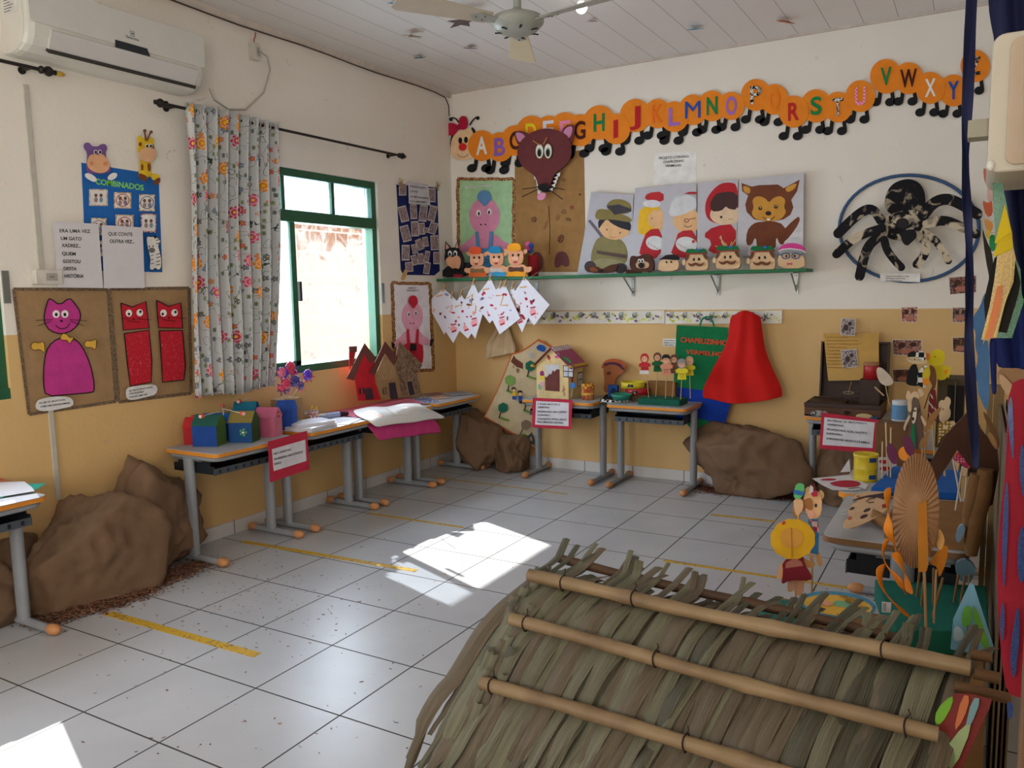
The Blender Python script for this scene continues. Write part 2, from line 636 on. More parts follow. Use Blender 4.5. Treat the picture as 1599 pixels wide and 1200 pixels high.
# windows
GREEN = mat('#1f5a3c', .45, 'green_gloss_paint', var=.12, scale=6, spec=.5)
def fluted():
    m = new_mat('fluted_glass')
    nt = m.node_tree; N = nt.nodes.new; L = nt.links.new
    out = nt.nodes['Material Output']
    tr = N('ShaderNodeBsdfTransparent'); tr.inputs[0].default_value = (.80, .86, .92, 1)
    tl = N('ShaderNodeBsdfTranslucent'); tl.inputs[0].default_value = (.82, .88, .95, 1)
    gl = N('ShaderNodeBsdfGlossy'); gl.inputs['Roughness'].default_value = .15
    tc = N('ShaderNodeTexCoord'); wv = N('ShaderNodeTexWave'); wv.bands_direction = 'Y'
    wv.inputs['Scale'].default_value = 14; L(tc.outputs['Object'], wv.inputs['Vector'])
    bp = N('ShaderNodeBump'); bp.inputs['Strength'].default_value = .7; bp.inputs['Distance'].default_value = .004
    L(wv.outputs['Fac'], bp.inputs['Height']); L(bp.outputs[0], tl.inputs['Normal']); L(bp.outputs[0], gl.inputs['Normal'])
    m1 = N('ShaderNodeMixShader'); L(mth(N, L, 'MULTIPLY_ADD', wv.outputs['Fac'], .42, .05), m1.inputs[0])
    L(tr.outputs[0], m1.inputs[1]); L(tl.outputs[0], m1.inputs[2])
    m2 = N('ShaderNodeMixShader'); m2.inputs[0].default_value = .07
    L(m1.outputs[0], m2.inputs[1]); L(gl.outputs[0], m2.inputs[2]); L(m2.outputs[0], out.inputs[0])
    return m
def clear(tint=(.95, .97, .98), g=.05):
    m = new_mat('clear_glass')
    nt = m.node_tree; N = nt.nodes.new; L = nt.links.new
    out = nt.nodes['Material Output']
    tr = N('ShaderNodeBsdfTransparent'); tr.inputs[0].default_value = tint+(1,)
    gl = N('ShaderNodeBsdfGlossy'); gl.inputs['Roughness'].default_value = .05
    m2 = N('ShaderNodeMixShader'); m2.inputs[0].default_value = g
    L(tr.outputs[0], m2.inputs[1]); L(gl.outputs[0], m2.inputs[2]); L(m2.outputs[0], out.inputs[0])
    return m
FLUTE, CLEAR = fluted(), clear()
STEEL = mat('#8f938f', .35, 'brushed_steel', metal=.8, var=.05)
def window(name, y0, y1, z0, z1, open_to):
    zt = z0+(z1-z0)*.77             # transom bar
    r = thing(name, None, None, Vector((-.05, (y0+y1)/2, z0)))
    r['kind'] = 'structure'
    fw, x, dp = .05, -.055, .07
    mb = MB()
    mb.box((x, (y0+y1)/2, z0+fw/2), (dp+.03, y1-y0, fw), GREEN)
    mb.box((x, (y0+y1)/2, z1-fw/2), (dp, y1-y0, fw), GREEN)
    mb.box((x, y0+fw/2, (z0+z1)/2), (dp, fw, z1-z0-2*fw), GREEN)
    mb.box((x, y1-fw/2, (z0+z1)/2), (dp, fw, z1-z0-2*fw), GREEN)
    mb.box((x+.015, (y0+y1)/2, zt), (dp+.03, y1-y0-2*fw, .075), GREEN)
    mb.build('window_frame', r)
    n = 3
    for k in range(1, n):
        mb = MB(); mb.box((x, y0+(y1-y0)*k/n+.03, (zt+z1)/2), (.035, .03, z1-zt-fw-.04), GREEN); mb.build('mullion', r)
    mb = MB(); mb.box((x, (y0+y1)/2, (zt+z1)/2-.005), (.004, y1-y0-2*fw, z1-zt-fw-.035), FLUTE); mb.build('transom_pane', r)
    # lower half: fluted fixed leaf and a clear sliding leaf
    ys_ = open_to
    mb = MB()
    a, b = y0+fw, ys_
    zz0, zz1 = z0+fw, zt-.0375
    for yy in (b-.02,):
        mb.box((x+.022, yy, (zz0+zz1)/2), (.03, .045, zz1-zz0), GREEN)
    mb.box((x+.022, (a+b)/2, zz0+.015), (.03, b-a, .03), GREEN)
    mb.build('leaf_frame', r)
    mb = MB(); mb.box((x+.022, (a+b-.045)/2, (zz0+zz1)/2+.015), (.004, b-a-.05, zz1-zz0-.03), FLUTE); mb.build('fluted_pane', r)
    mb = MB(); mb.box((x-.01, (b+y1-fw)/2, (zz0+zz1)/2), (.004, y1-fw-b, zz1-zz0), CLEAR); mb.build('clear_pane', r)
    mb = MB(); mb.box((x+.0, b+.06, (zz0+zz1)/2+.02), (.02, .02, .13), '#2c2c2c'); mb.build('pull_handle', r)
    mb = MB(); mb.box((.004, y1+.018, z0+.52), (.008, .03, .15), STEEL); mb.build('hinge_plate', r)
    return r
window('window_1', *WIN[0], -4.55)
window('window_2', *WIN[1], -1.83)
# outside: eave of the roof, the brick boundary wall and the passage between
mb = MB(); mb.box((-.50, -3.5, 2.42), (.68, 9.5, .10), mat('#5f7d9c', .6, 'blue_painted_fascia'))
struct(mb, 'trim_3', origin=(0, 0, 0))
m_brick = new_mat('plaster_smeared_bricks')
nt, N, L, B = nodes(m_brick)
tc = N('ShaderNodeTexCoord'); mp = N('ShaderNodeMapping'); mp.inputs['Rotation'].default_value = (PI/2, 0, PI/2)
sp = N('ShaderNodeSeparateXYZ'); L(tc.outputs['Object'], sp.inputs[0])
cb = N('ShaderNodeCombineXYZ'); L(sp.outputs[1], cb.inputs[0]); L(sp.outputs[2], cb.inputs[1])
bk = N('ShaderNodeTexBrick'); bk.inputs['Scale'].default_value = 1; bk.inputs['Brick Width'].default_value = .21; bk.inputs['Row Height'].default_value = .24
bk.inputs['Mortar Size'].default_value = .012; bk.inputs['Color1'].default_value = (.38, .20, .12, 1); bk.inputs['Color2'].default_value = (.32, .16, .095, 1); bk.inputs['Mortar'].default_value = (.5, .46, .42, 1)
L(cb.outputs[0], bk.inputs['Vector'])
sm = noise(N, L, tc.outputs['Object'], 5, 6, 1.4)
h = ramp(N, L, sp.outputs[2], 2.35, 1.75)  # paler lower down: overexposed daylight painted in along with the plaster
cov = ramp(N, L, mth(N, L, 'ADD', sm, mth(N, L, 'MULTIPLY', h, .34)), .54, .72)
L(mixc(N, L, mth(N, L, 'MULTIPLY', cov, .85), bk.outputs['Color'], (.62, .60, .56)), B.inputs['Base Color']); B.inputs['Roughness'].default_value = .9
mb = MB(); mb.box((-2.65, -3, 1.4), (.2, 14, 2.8), m_brick); struct(mb, 'wall_outside', origin=(0, 0, 0))
mb = MB(); mb.box((-1.4, -3, -.06), (2.5, 14, .1), mat('#b5afa4', .9, 'outdoor_concrete', bump=.3)); struct(mb, 'floor_outside', origin=(0, 0, 0))
# ================================================================ things on the back wall
BK = back(0)
OR, BLK, WHT = '#f08a24', '#1b1a1c', '#eeebe6'
FOAM = lambda c: mat(c, .85, 'foam_sheet', var=.05, scale=20)
# --- alphabet caterpillar: one decoration made of a head and lettered discs
LET = [('A', 769, 232, 24, WHT), ('B', 782, 230, 23, '#8d62b8'), ('C', 806, 220, 24, '#4a1d14'), ('D', 831, 207, 26, '#f0d41c'),
       ('E', 858, 203, 22, '#e8e6ee'), ('F', 884, 203, 27, '#f0609a'), ('G', 907, 204, 25, '#4a1d14'), ('H', 937, 192, 27, '#12844a'),
       ('I', 963, 202, 24, '#c2242c'), ('J', 993, 181, 26, '#c2242c'), ('K', 1028, 178, 23, '#f2731c'), ('L', 1054, 183, 24, '#a271cc'),
       ('M', 1083, 172, 24, '#1d52b4'), ('N', 1113, 166, 24, '#12844a'), ('O', 1143, 166, 22, '#a271cc'), ('P', 1181, 149, 25, 'leo'),
       ('Q', 1210, 156, 24, '#f2831c'), ('R', 1240, 175, 25, '#c2242c'), ('S', 1275, 166, 26, '#12844a'), ('T', 1309, 168, 24, 'leo'),
       ('U', 1344, 151, 25, '#f0609a'), ('V', 1384, 120, 27, '#12844a'), ('W', 1419, 123, 25, '#4a1d14'), ('X', 1453, 138, 25, WHT),
       ('Y', 1489, 142, 25, '#1d52b4'), ('Z', 1523, 104, 25, 'leo')]
LET[0] = ('A', 754, 228, 24, WHT)
LEO = pat('leopard', '#1b1a1c', '#e6ddcf', 60, th=.52)
GING = pat('checker', '#f0609a', '#f7b6cc', 90)
cr = thing('alphabet_caterpillar', 'orange foam caterpillar of lettered discs climbing along the top of the back wall', 'wall decoration', BK.at(722, 250))
def cat_head(a):
    a.p('#211d1e', [(704, 218), (708, 205), (716, 210), (713, 232), (704, 234)], 2)
    a.p('#211d1e', [(736, 196), (744, 204), (747, 218), (745, 230), (738, 228)], 2)
    a.p('#ecc79c', [(704, 232), (708, 212), (722, 202), (737, 200), (742, 214), (746, 234), (738, 249), (720, 252), (706, 246)], 2)
    a.e(BLK, 720, 220, 3, 5); a.e(BLK, 729, 219, 3, 5)
    a.e('#d92b26', 724, 230, 6.2)
    a.l('#8a5a3c', .8, ell(724, 238, 9, 8, 0, 12, 20, 160))
    a.l(BLK, 2.2, [(718, 192), (714, 186), (708, 184), (706, 187)], 2); a.l(BLK, 2.2, [(735, 196), (741, 187), (747, 183), (748, 186)], 2)
    a.e(BLK, 706, 187, 3); a.e(BLK, 748, 185, 3)
a = Art(BK, .009, .001); cat_head(a); o = a.build('head', cr)
a = Art(BK, .019, .003)
a.p('#b3173c', [(697, 200), (703, 192), (712, 193), (718, 198), (719, 184), (727, 181), (733, 188), (732, 200), (726, 204), (718, 202), (712, 212), (702, 213), (697, 208)], 2)
a.e('#9c1234', 719, 199, 4)
a.build('bow', cr)
for i, (ch, x, y, r, c) in enumerate(LET):
    a = Art(BK, .011+.0015*(i % 3), .002)
    a.e(FOAM(OR), x, y, r*.93, r)
    disc = a.build('body_disc', cr)
    a2 = Art(BK, .0185, .002)
    m = LEO if c == 'leo' else (GING if ch in 'FU' else FOAM(c))
    w = {'I': 7, 'M': 24, 'W': 26}.get(ch, 17)
    h = 27
    a2.text(m, x-w/2, y+h/2+.6, x+w/2, y+h/2-1.2, h, ch)
    lt = a2.build('letter', disc)
    # bold the letter with a slight thickness
    s_ = lt.modifiers.new('solid', 'SOLIDIFY'); s_.thickness = .002
    for k in (-1, 1):
        if ch == 'Z' and k == -1: continue
        a3 = Art(BK, .008, .0014)
        fx, fy = x+k*8+(3 if k > 0 else -3), y+r+9+(2 if i % 2 else 0)
        a3.l(BLK, 6, [(x+k*9, y+r-4), (fx, fy)])
        a3.e(BLK, fx+(-5), fy+2, 8, 6.5, -15)
        a3.build('foot', cr)
# --- pig posters
BRN_BORDER = pat('leopard', '#6b3f22', '#b8895a', 70, th=.5)
def straw_border(a, q, w):
    for i in range(4):
        p0, p1 = q[i], q[(i+1) % 4]
        n = max(6, int(math.hypot(p1[0]-p0[0], p1[1]-p0[1])/5))
        pts = [(p0[0]+(p1[0]-p0[0])*k/n+random.uniform(-.8, .8), p0[1]+(p1[1]-p0[1])*k/n+random.uniform(-.8, .8)) for k in range(n+1)]
        a.l(BRN_BORDER, w, pts)
def pig_poster(F, ox, oy, sx, sy, bg, body, cloth, hatc, q, hat_print):
    X = lambda x, y: (ox+x*sx, oy+y*sy)
    P = lambda l: [X(*k) for k in l]
    def sheet(a):
        a.p(mat(bg, .8, 'poster_paper'), q)
        straw_border(a, q, 5)
    def pig(a):
        a.p(body, P([(-15, 34), (15, 34), (28, 46), (44, 54), (40, 64), (22, 60), (22, 96), (-22, 96), (-22, 60), (-40, 68), (-44, 58), (-28, 48)]), 1)
        a.e(body, ox, oy+8*sy, 24*sx, 29*sy)
        a.p(BLK, P([(-48, 56), (-40, 60), (-42, 70), (-47, 66)])); a.p(BLK, P([(41, 52), (49, 50), (46, 62), (40, 66)]))
        a.e(WHT, ox-9*sx, oy+3*sy, 3.6*sx, 5*sy); a.e(WHT, ox+8*sx, oy+1*sy, 3.6*sx, 5*sy)
        a.e(BLK, ox-8.5*sx, oy+4*sy, 1.5*sx, 3*sy); a.e(BLK, ox+7.5*sx, oy+2*sy, 1.5*sx, 3*sy)
        a.e(BLK, ox-5*sx, oy+21*sy, 1.2*sx, 1.4*sy); a.e(BLK, ox+2*sx, oy+21*sy, 1.2*sx, 1.4*sy)
    def ov(a):
        a.p(cloth, P([(-23, 58), (23, 58), (25, 80), (22, 100), (4, 98), (0, 92), (-4, 98), (-20, 100), (-25, 80)]), 1)
        a.p(hat_print, P([(-14, 32), (-9, 32), (-6, 60), (-13, 60)])); a.p(hat_print, P([(9, 32), (14, 32), (13, 60), (6, 60)]))
        a.l('#1e3a5a' if hatc != '#c42338' else '#8a1526', .8, P([(-7, 76), (7, 76)])); a.l('#1e3a5a' if hatc != '#c42338' else '#8a1526', .8, P([(-7, 80), (7, 80)]))
    def hat(a):
        a.p(hat_print, P([(-12, -20), (-8, -30), (0, -33), (9, -30), (12, -18), (6, -12), (1, -6), (-5, -13)]), 2)
    return sheet, pig, ov, hat
STRB = pat('stripes', '#2c5f93', '#7fb2dc', 60, th=.5)
q = [(715, 280), (803, 280), (801, 428), (717, 428)]
s1, s2, s3, s4 = pig_poster(BK, 757, 330, 1, 1, '#a9cfa0', '#dd8fae', '#4f9fd6', '#2c5f93', q, STRB)
art('pig_poster', 'green poster of a pink pig in blue dungarees, on the back wall', 'poster', BK,
    [('paper', s1), ('pig_figure', s2), ('dungarees', s3), ('cap', s4), ('title_strip', lambda a: (a.p(WHT, [(728, 291), (744, 291), (744, 294), (728, 294)]), a.p(WHT, [(748, 289), (768, 288), (768, 291), (748, 291)]), a.text(BLK, 729, 293, 743, 293, 1.4, 'PORQUINHO'), a.text(BLK, 749, 290.4, 767, 290, 1.4, 'HEITOR PRATICO')))], 'pig posters', t=.0006)
LF = left(0)
q = [(612, 442), (671, 443), (677, 578), (617, 580)]
STRR = mat('#c42338', .8)
s1, s2, s3, s4 = pig_poster(LF, 643, 488, .68, .82, '#ece6ea', '#eaa7bd', '#c42338', '#c42338', q, STRR)
art('pig_poster', 'white poster of a pink pig in red dungarees, on the window wall beside the corner', 'poster', LF,
    [('paper', s1), ('pig_figure', s2), ('dungarees', s3), ('cap', s4), ('title_strip', lambda a: (a.text(BLK, 633, 455, 652, 455, 2, 'CICERO'), a.text(BLK, 636, 451, 648, 451, 2, 'PORCO'))), ('pocket', lambda a: a.p(BLK, [(638, 537), (648, 537), (648, 548), (638, 548)]))], 'pig posters', t=.0006)
# --- kraft sheet and big wolf head
def kraft(a):
    a.p(mat('#a07848', .85, 'kraft_paper', bump=.2), [(804, 249), (912, 234), (914, 355), (904, 425), (804, 425)])
    a.l('#3c2a1c', 1.2, [(857, 322), (859, 360), (858, 398)])
    for x, y, rx, ry, c in ((834, 343, 5, 5, '#5c3a28'), (876, 373, 5, 7, '#5a3226'), (881, 331, 4, 4, '#6d4a2e'), (888, 343, 5, 3, '#6d4a2e'), (906, 304, 2, 2, '#5c3a28'), (880, 281, 4, 3, '#7a5434'), (852, 352, 2, 8, '#86603a'), (871, 340, 3, 5, '#86603a'), (893, 324, 3, 3, '#8a4438'), (838, 285, 3, 3, '#8b6238')):
        a.p(pat('leopard', c, '#a07848', 120, th=.55), ell(x, y, rx, ry, 20, 10))
    a.p('#6c3c40', [(866, 416), (868, 398), (876, 392), (886, 396), (890, 414), (884, 418), (878, 413), (872, 419)], 1)
    a.p('#6a3434', [(830, 424), (831, 400), (838, 392), (847, 398), (849, 418), (843, 424)], 1)
art('kraft_paper_sheet', 'tall brown kraft paper sheet with handprints below the wolf head', 'paper', BK, [('paper', kraft)], t=.0006)
wc = '#6d3436'
WF = mat('#6d3436', .85, 'foam_sheet')
def wolf_face(a):
    a.p(WF, [(812, 245), (815, 226), (828, 212), (846, 204), (862, 202), (878, 206), (893, 215), (898, 235), (896, 250), (884, 264), (871, 272), (865, 288), (862, 296), (846, 296), (842, 276), (822, 264)], 2, t=.006)
def wolf_ears(k):
    def f(a):
        if k: a.p(WF, [(879, 214), (886, 197), (903, 196), (901, 212), (897, 228), (890, 228)], 1, t=.004); a.p('#d08db0', [(883, 219), (885, 203), (899, 197), (897, 213), (888, 222)], 2)
        else: a.p(WF, [(805, 206), (822, 206), (834, 213), (830, 226), (814, 232)], 1, t=.004); a.p('#d08db0', [(808, 208), (820, 209), (827, 218), (826, 227), (814, 224)], 2)
    return f
def wolf_eye(x):
    def f(a):
        a.e(BLK, x, 238, 6.6, 12); a.e('#d9d3a0', x, 238, 6, 11.4); a.e(WHT, x, 238, 5, 10); a.e('#7d8f86', x, 240, 3.6, 7); a.e(BLK, x, 241, 2.6, 5.5)
    return f
def wolf_mouth(a):
    a.p('#1e1414', [(838, 276), (846, 272), (868, 272), (876, 272), (866, 300), (846, 301)], 1)
    for (x, y) in ((839, 277), (842, 282), (843, 288), (844, 295), (845, 300), (875, 273), (872, 278), (870, 284), (868, 290), (864, 297)):
        k = 1 if x < 857 else -1
        a.p(WHT, [(x-3*k, y-3), (x+4*k, y), (x-2*k, y+4)])
art('wolf_head_cutout', 'big brown foam wolf head with pink ears over the kraft sheet', 'cutout', BK,
    [('mouth', wolf_mouth), ('ear', wolf_ears(0)), ('ear', wolf_ears(1)), ('face', wolf_face), ('eye', wolf_eye(848)), ('eye', wolf_eye(862)),
     ('eyebrow', lambda a: (a.l('#b07a3c', 1.6, [(839, 222), (850, 229)]), a.l('#b07a3c', 1.6, [(855, 228), (861, 217)]))),
     ('tongue', lambda a: a.p('#e092b4', [(848, 303), (860, 302), (858, 312), (850, 315), (845, 311)], 2)),
     ('nose', lambda a: a.e(BLK, 855, 294, 8, 5.5)),
     ('whisker', lambda a: [a.l(BLK, 1.3, p) for p in ([(848, 294), (823, 297)], [(848, 297), (823, 309)], [(863, 293), (889, 298)], [(863, 296), (886, 313)])])], t=.0015, d=.024)
# --- project title sheet
art('title_sheet', 'white sheet titled with the project name above the character cutouts', 'paper', BK,
    [('paper', lambda a: (a.p(WHT, [(1021, 240), (1087, 236), (1088, 288), (1021, 290)]),
      a.text(BLK, 1029, 249, 1076, 246, 3.6, 'PROJETO LITERÁRIO:'), a.text(BLK, 1036, 255, 1068, 253, 3.6, 'CHAPEUZINHO'), a.text(BLK, 1039, 261, 1065, 260, 3.6, 'VERMELHO.')))], t=.0006)
# --- five laminated character prints standing along the shelf
LAM = mat('#bcbac2', .22, 'plastic_wrapped_paper', var=.04, bump=.25, bscale=18, spec=.6)
SK = '#e8b988'
CY = -.035
CF = back(CY)
def g(x, y): return (900+x*370/1599, 220+y*250/1080)
def G(l): return [g(*k) for k in l]
def print_hunter(a):
    a.p(LAM, G([(100, 345), (385, 365), (368, 895), (5, 905), (60, 600)]))
def fig_hunter(a):
    a.p('#6e6672', G([(78, 540), (95, 532), (270, 745), (250, 760)]))
    a.p('#8e8458', G([(130, 660), (200, 640), (300, 660), (345, 720), (350, 820), (280, 850), (120, 850), (90, 800)]), 2)
    a.p('#a09a72', G([(120, 790), (300, 800), (345, 860), (200, 895), (80, 880)]), 2)
    a.e(SK, *g(262, 590), 24, 18)
    a.p('#34323c', G([(150, 600), (148, 530), (200, 505), (330, 520), (372, 560), (365, 610), (340, 600), (300, 590), (240, 560), (205, 525), (170, 570)]), 1)
    a.p('#8a7c48', G([(125, 500), (150, 455), (240, 470), (375, 520), (372, 555), (250, 530), (135, 535)]), 2)
    a.p('#8a7c48', G([(195, 450), (230, 400), (300, 390), (372, 425), (372, 490), (260, 500)]), 2)
    a.p('#46414a', G([(205, 440), (290, 430), (372, 460), (372, 478), (260, 500)]))
    a.p('#63504a', G([(140, 740), (340, 770), (338, 795), (140, 762)]))
    a.e('#4c4146', *g(95, 850), 9, 9); a.e('#4c4146', *g(300, 860), 10, 8)
    a.e(BLK, *g(208, 600), .9, 1.3); a.e(BLK, *g(298, 622), .9, 1.3); a.l('#a5583e', .6, G([(225, 648), (250, 655), (275, 648)]))
def print_girl(a): a.p(LAM, G([(398, 320), (600, 305), (575, 870), (355, 880)]))
def fig_girl(a):
    a.p('#edbb30', G([(430, 440), (590, 440), (575, 640), (420, 640), (415, 560)]), 1)
    a.p('#c33438', G([(455, 400), (480, 350), (590, 342), (590, 420)]), 1)
    a.e('#dedbe0', *g(510, 425), 14, 6)
    a.e(SK, *g(545, 530), 14, 15)
    a.p('#bd3038', G([(480, 600), (580, 590), (575, 800), (420, 780), (440, 700)]), 1)
    a.p('#dddfe0', ell(*g(535, 690), 15, 11, 10)); a.e(BLK, *g(510, 524), .8, 1.2)
    for k in range(6): a.e('#b8303a', *g(490+k*14, 690+k*9), .8)
def print_gran(a): a.p(LAM, G([(600, 298), (810, 288), (808, 860), (565, 862)]))
def fig_gran(a):
    a.p('#d7d8da', G([(620, 470), (640, 390), (720, 350), (810, 380), (810, 470), (720, 510), (630, 510)]), 1)
    a.l('#8e9096', .7, G([(625, 500), (635, 400), (720, 358), (805, 372)]), 2)
    a.p('#b8303a', G([(725, 358), (760, 345), (812, 345), (812, 362), (760, 360)]))
    a.e(SK, *g(748, 540), 22, 19)
    a.p('#d7d8da', G([(618, 505), (700, 508), (812, 455), (812, 420), (640, 440)]), 1)
    a.p('#bd3038', G([(690, 610), (810, 600), (812, 800), (630, 780), (670, 680)]), 1)
    a.p('#dddfe0', ell(*g(745, 700), 17, 12, 8)); a.l('#9c3a2c', 1, ell(*g(745, 538), 3.4, 2.6), closed=True); a.l('#9c3a2c', 1, G([(762, 530), (808, 522)]))
    a.l('#7c3a2c', 1, G([(730, 570), (745, 582), (770, 580), (780, 568)])); a.e('#b84848', *g(792, 680), 2.5)
    for k in range(6): a.e('#b8303a', *g(690+k*16, 700+k*8), .8)
def print_hood(a): a.p(LAM, G([(820, 285), (1090, 262), (1082, 780), (815, 790)]))
def fig_hood(a):
    a.p('#b82830', G([(865, 470), (880, 380), (960, 290), (1040, 278), (1092, 300), (1092, 560), (990, 572), (890, 540)]), 2)
    a.e('#e4c6a4', *g(1010, 500), 25, 16)
    a.p('#4a3230', G([(905, 478), (905, 400), (960, 345), (1092, 345), (1090, 465), (1030, 462), (1010, 440), (980, 475)]), 1)
    a.p('#b82830', G([(930, 575), (1080, 560), (1075, 760), (880, 760), (920, 680), (850, 640)]), 1)
    a.e(BLK, *g(978, 515), 1.8, 1.8); a.l('#8b3a34', .7, G([(1025, 530), (1055, 527)]))
    a.l('#d9c9b8', 1.6, G([(975, 640), (985, 690), (1010, 720)]))
def print_wolf(a): a.p(LAM, G([(1100, 262), (1535, 220), (1530, 770), (1082, 780)]))
WB, WO = '#744028', '#cf963e'
def fig_wolf(a):
    a.p(WB, G([(1360, 640), (1400, 600), (1460, 540), (1505, 505), (1508, 550), (1440, 650), (1380, 700)]), 1)
    a.p(WB, G([(1190, 560), (1240, 545), (1370, 545), (1420, 600), (1405, 700), (1370, 700), (1350, 640), (1345, 740), (1220, 740), (1212, 640), (1180, 710), (1145, 700), (1150, 610)]), 1)
    a.p(WB, G([(1115, 285), (1185, 310), (1230, 300), (1360, 295), (1400, 320), (1508, 262), (1490, 340), (1450, 400), (1465, 450), (1445, 500), (1400, 530), (1300, 548), (1200, 530), (1150, 480), (1140, 430), (1160, 370), (1120, 340)]))
    a.p(WO, G([(1125, 300), (1178, 318), (1170, 362), (1130, 345)]), 1); a.p(WO, G([(1405, 318), (1495, 280), (1470, 330), (1425, 350)]), 1)
    a.p(WO, G([(1185, 400), (1220, 370), (1275, 385), (1300, 420), (1330, 385), (1380, 370), (1415, 400), (1400, 450), (1420, 480), (1380, 535), (1290, 545), (1210, 530), (1180, 490), (1200, 450)]), 2)
    a.e('#3a2620', *g(1297, 490), 4.6, 3.6); a.e('#4a3020', *g(1242, 456), 3, 3); a.e('#4a3020', *g(1348, 445), 3, 3)
    a.e(WHT, *g(1243, 452), .9); a.e(WHT, *g(1349, 441), .9)
    a.l('#4a2818', 1, G([(1258, 515), (1280, 530), (1300, 533), (1330, 525), (1340, 508)]), 1); a.p(WHT, G([(1285, 527), (1312, 527), (1305, 538), (1290, 538)]))
grp = 'laminated character prints on the shelf'
for k, (nm, lab, p_, f_) in enumerate((('hunter_print', 'laminated print of a hunter in a hat holding a rifle, on the green shelf', print_hunter, fig_hunter),
        ('girl_print', 'laminated print of a blonde figure with a red cap, right of the hunter print', print_girl, fig_girl),
        ('grandmother_print', 'laminated print of a white-haired grandmother with round glasses on the shelf', print_gran, fig_gran),
        ('hooded_girl_print', 'laminated print of a girl in a red hood, left of the wolf print', print_hood, fig_hood),
        ('wolf_print', 'large laminated print of a brown standing wolf, rightmost on the shelf', print_wolf, fig_wolf))):
    art(nm, lab, 'picture', back(CY-.006*k), [('laminated_sheet', p_), ('figure', f_)], grp, t=.0005)
# --- spider in hoop
hoop = MB()
pts = []
for i in range(49):
    u, v = BK.px(1420+109*math.cos(2*PI*i/48), 357+83*math.sin(2*PI*i/48))
    pts.append(BK.w(u, v, .012))
hoop.tube(pts, .011, mat('#39577f', .4, 'blue_hoop_plastic'))
hp = hoop.build('hoop_ring')
tag(hp, 'large blue plastic hoop behind the spider on the back wall', 'hoop')
SPW = pat('leopard', '#17151a', '#cbbca2', 9, th=.57)
SPL = pat('leopard', '#17151a', '#cbbca2', 16, th=.50)
SPD = pat('leopard', '#17151a', '#a3947e', 14, th=.61)
def h3(x, y): return (1280+x/5, 240+y/5)
def H3(l): return [h3(*k) for k in l]
sp_body = lambda a: (a.p(SPD, H3([(520, 440), (510, 370), (540, 280), (600, 225), (700, 200), (780, 230), (820, 290), (830, 380), (825, 470), (700, 500), (560, 480)]), 2, t=.03),
                     a.p(SPL, H3([(490, 520), (560, 480), (700, 440), (820, 470), (860, 540), (830, 620), (780, 660), (640, 690), (520, 660), (480, 590)]), 2, t=.03))
legs = [([(490, 530), (440, 450), (380, 440), (290, 500), (160, 630)], 75, SPD), ([(500, 590), (400, 620), (280, 670), (150, 790)], 66, SPW),
        ([(470, 660), (400, 720), (360, 820), (330, 960)], 74, SPD), ([(520, 680), (540, 760), (600, 840), (650, 890)], 62, SPD),
        ([(800, 660), (850, 720), (830, 800), (770, 870)], 66, SPL), ([(830, 630), (920, 690), (960, 760), (1010, 840)], 60, SPL),
        ([(850, 560), (980, 530), (1100, 580), (1220, 640)], 74, SPW), ([(820, 500), (900, 400), (1000, 370), (1100, 410), (1230, 490)], 84, SPD)]
def leg_f(pts_, w, m):
    def f(a):
        pp = H3(smooth(pts_, 2, False))
        a.p(m, band(pp, w/5), t=.012)
        a.e(m, *pp[-1], w/10.2)
        a.e(m, *pp[0], w/10.2)
    return f
art('spider_cutout', 'huge black and cream paper spider mounted across the blue hoop', 'spider', BK,
    [('body', sp_body)]+[('leg', leg_f(*l)) for l in legs]+[('head', lambda a: (a.p(BLK, H3([(650, 620), (760, 600), (780, 660), (740, 700), (700, 735), (660, 700)]), 1, t=.004), a.e('#2a2226', *h3(668, 560), 10, 8)))], d=.024, t=.0012)
art('caption_strip', 'white caption strip at the foot of the spider hoop', 'paper', BK,
    [('paper', lambda a: (a.p(WHT, [(1375, 427), (1437, 427), (1437, 441), (1375, 439)]), a.text(BLK, 1384, 432.5, 1420, 432.5, 1.5, 'ARANHA CARANGUEJEIRA DA TURMA'), a.text(BLK, 1384, 436, 1414, 436, 1.5, 'MATERNAL II MATUTINO'), a.text(BLK, 1384, 439.5, 1410, 439.5, 1.3, 'PROFESSORA')))], d=.026, t=.0006)
# --- photographs pinned on the back wall
def photo(q, c1, c2, lab):
    def f(a):
        a.p('#d8d0c8', q)
        cx = sum(p[0] for p in q)/4; cy = sum(p[1] for p in q)/4
        a.p(pat('scribble', c1, c2, 28, th=.5), [(cx+(x-cx)*.94, cy+(y-cy)*.92) for x, y in q])
        w = q[1][0]-q[0][0]; h = q[2][1]-q[1][1]
        a.e('#4a3228', cx-w*.18, cy-h*.15, w*.12, h*.16); a.e('#4a3228', cx+w*.2, cy-h*.2, w*.11, h*.15)
        a.p('#b57564', ell(cx, cy+h*.22, w*.3, h*.16))
    art('photograph', lab, 'photo', BK, [('print', f)], 'photographs stuck on the back wall', t=.0005)
photo([(1481, 433), (1525, 430), (1525, 457), (1483, 461)], '#3a2a30', '#a07060', 'photograph of a landscape just below the right side of the spider hoop')
photo([(1407, 480), (1433, 479), (1433, 504), (1408, 503)], '#7a3a32', '#c9a090', 'small square photograph above the wider one, right of the suitcase')
photo([(1487, 480), (1512, 480), (1511, 504), (1487, 504)], '#5a4248', '#b79484', 'small photograph partly behind the navy ribbon, on the colour line of the wall')
photo([(1393, 530), (1440, 531), (1440, 556), (1394, 555)], '#5a3a3c', '#b88a7c', 'wide photograph behind the checkered cat puppet')
photo([(1393, 577), (1430, 576), (1430, 598), (1395, 597)], '#4c3228', '#8a6048', 'dark photograph low on the wall behind the white spoon puppet')
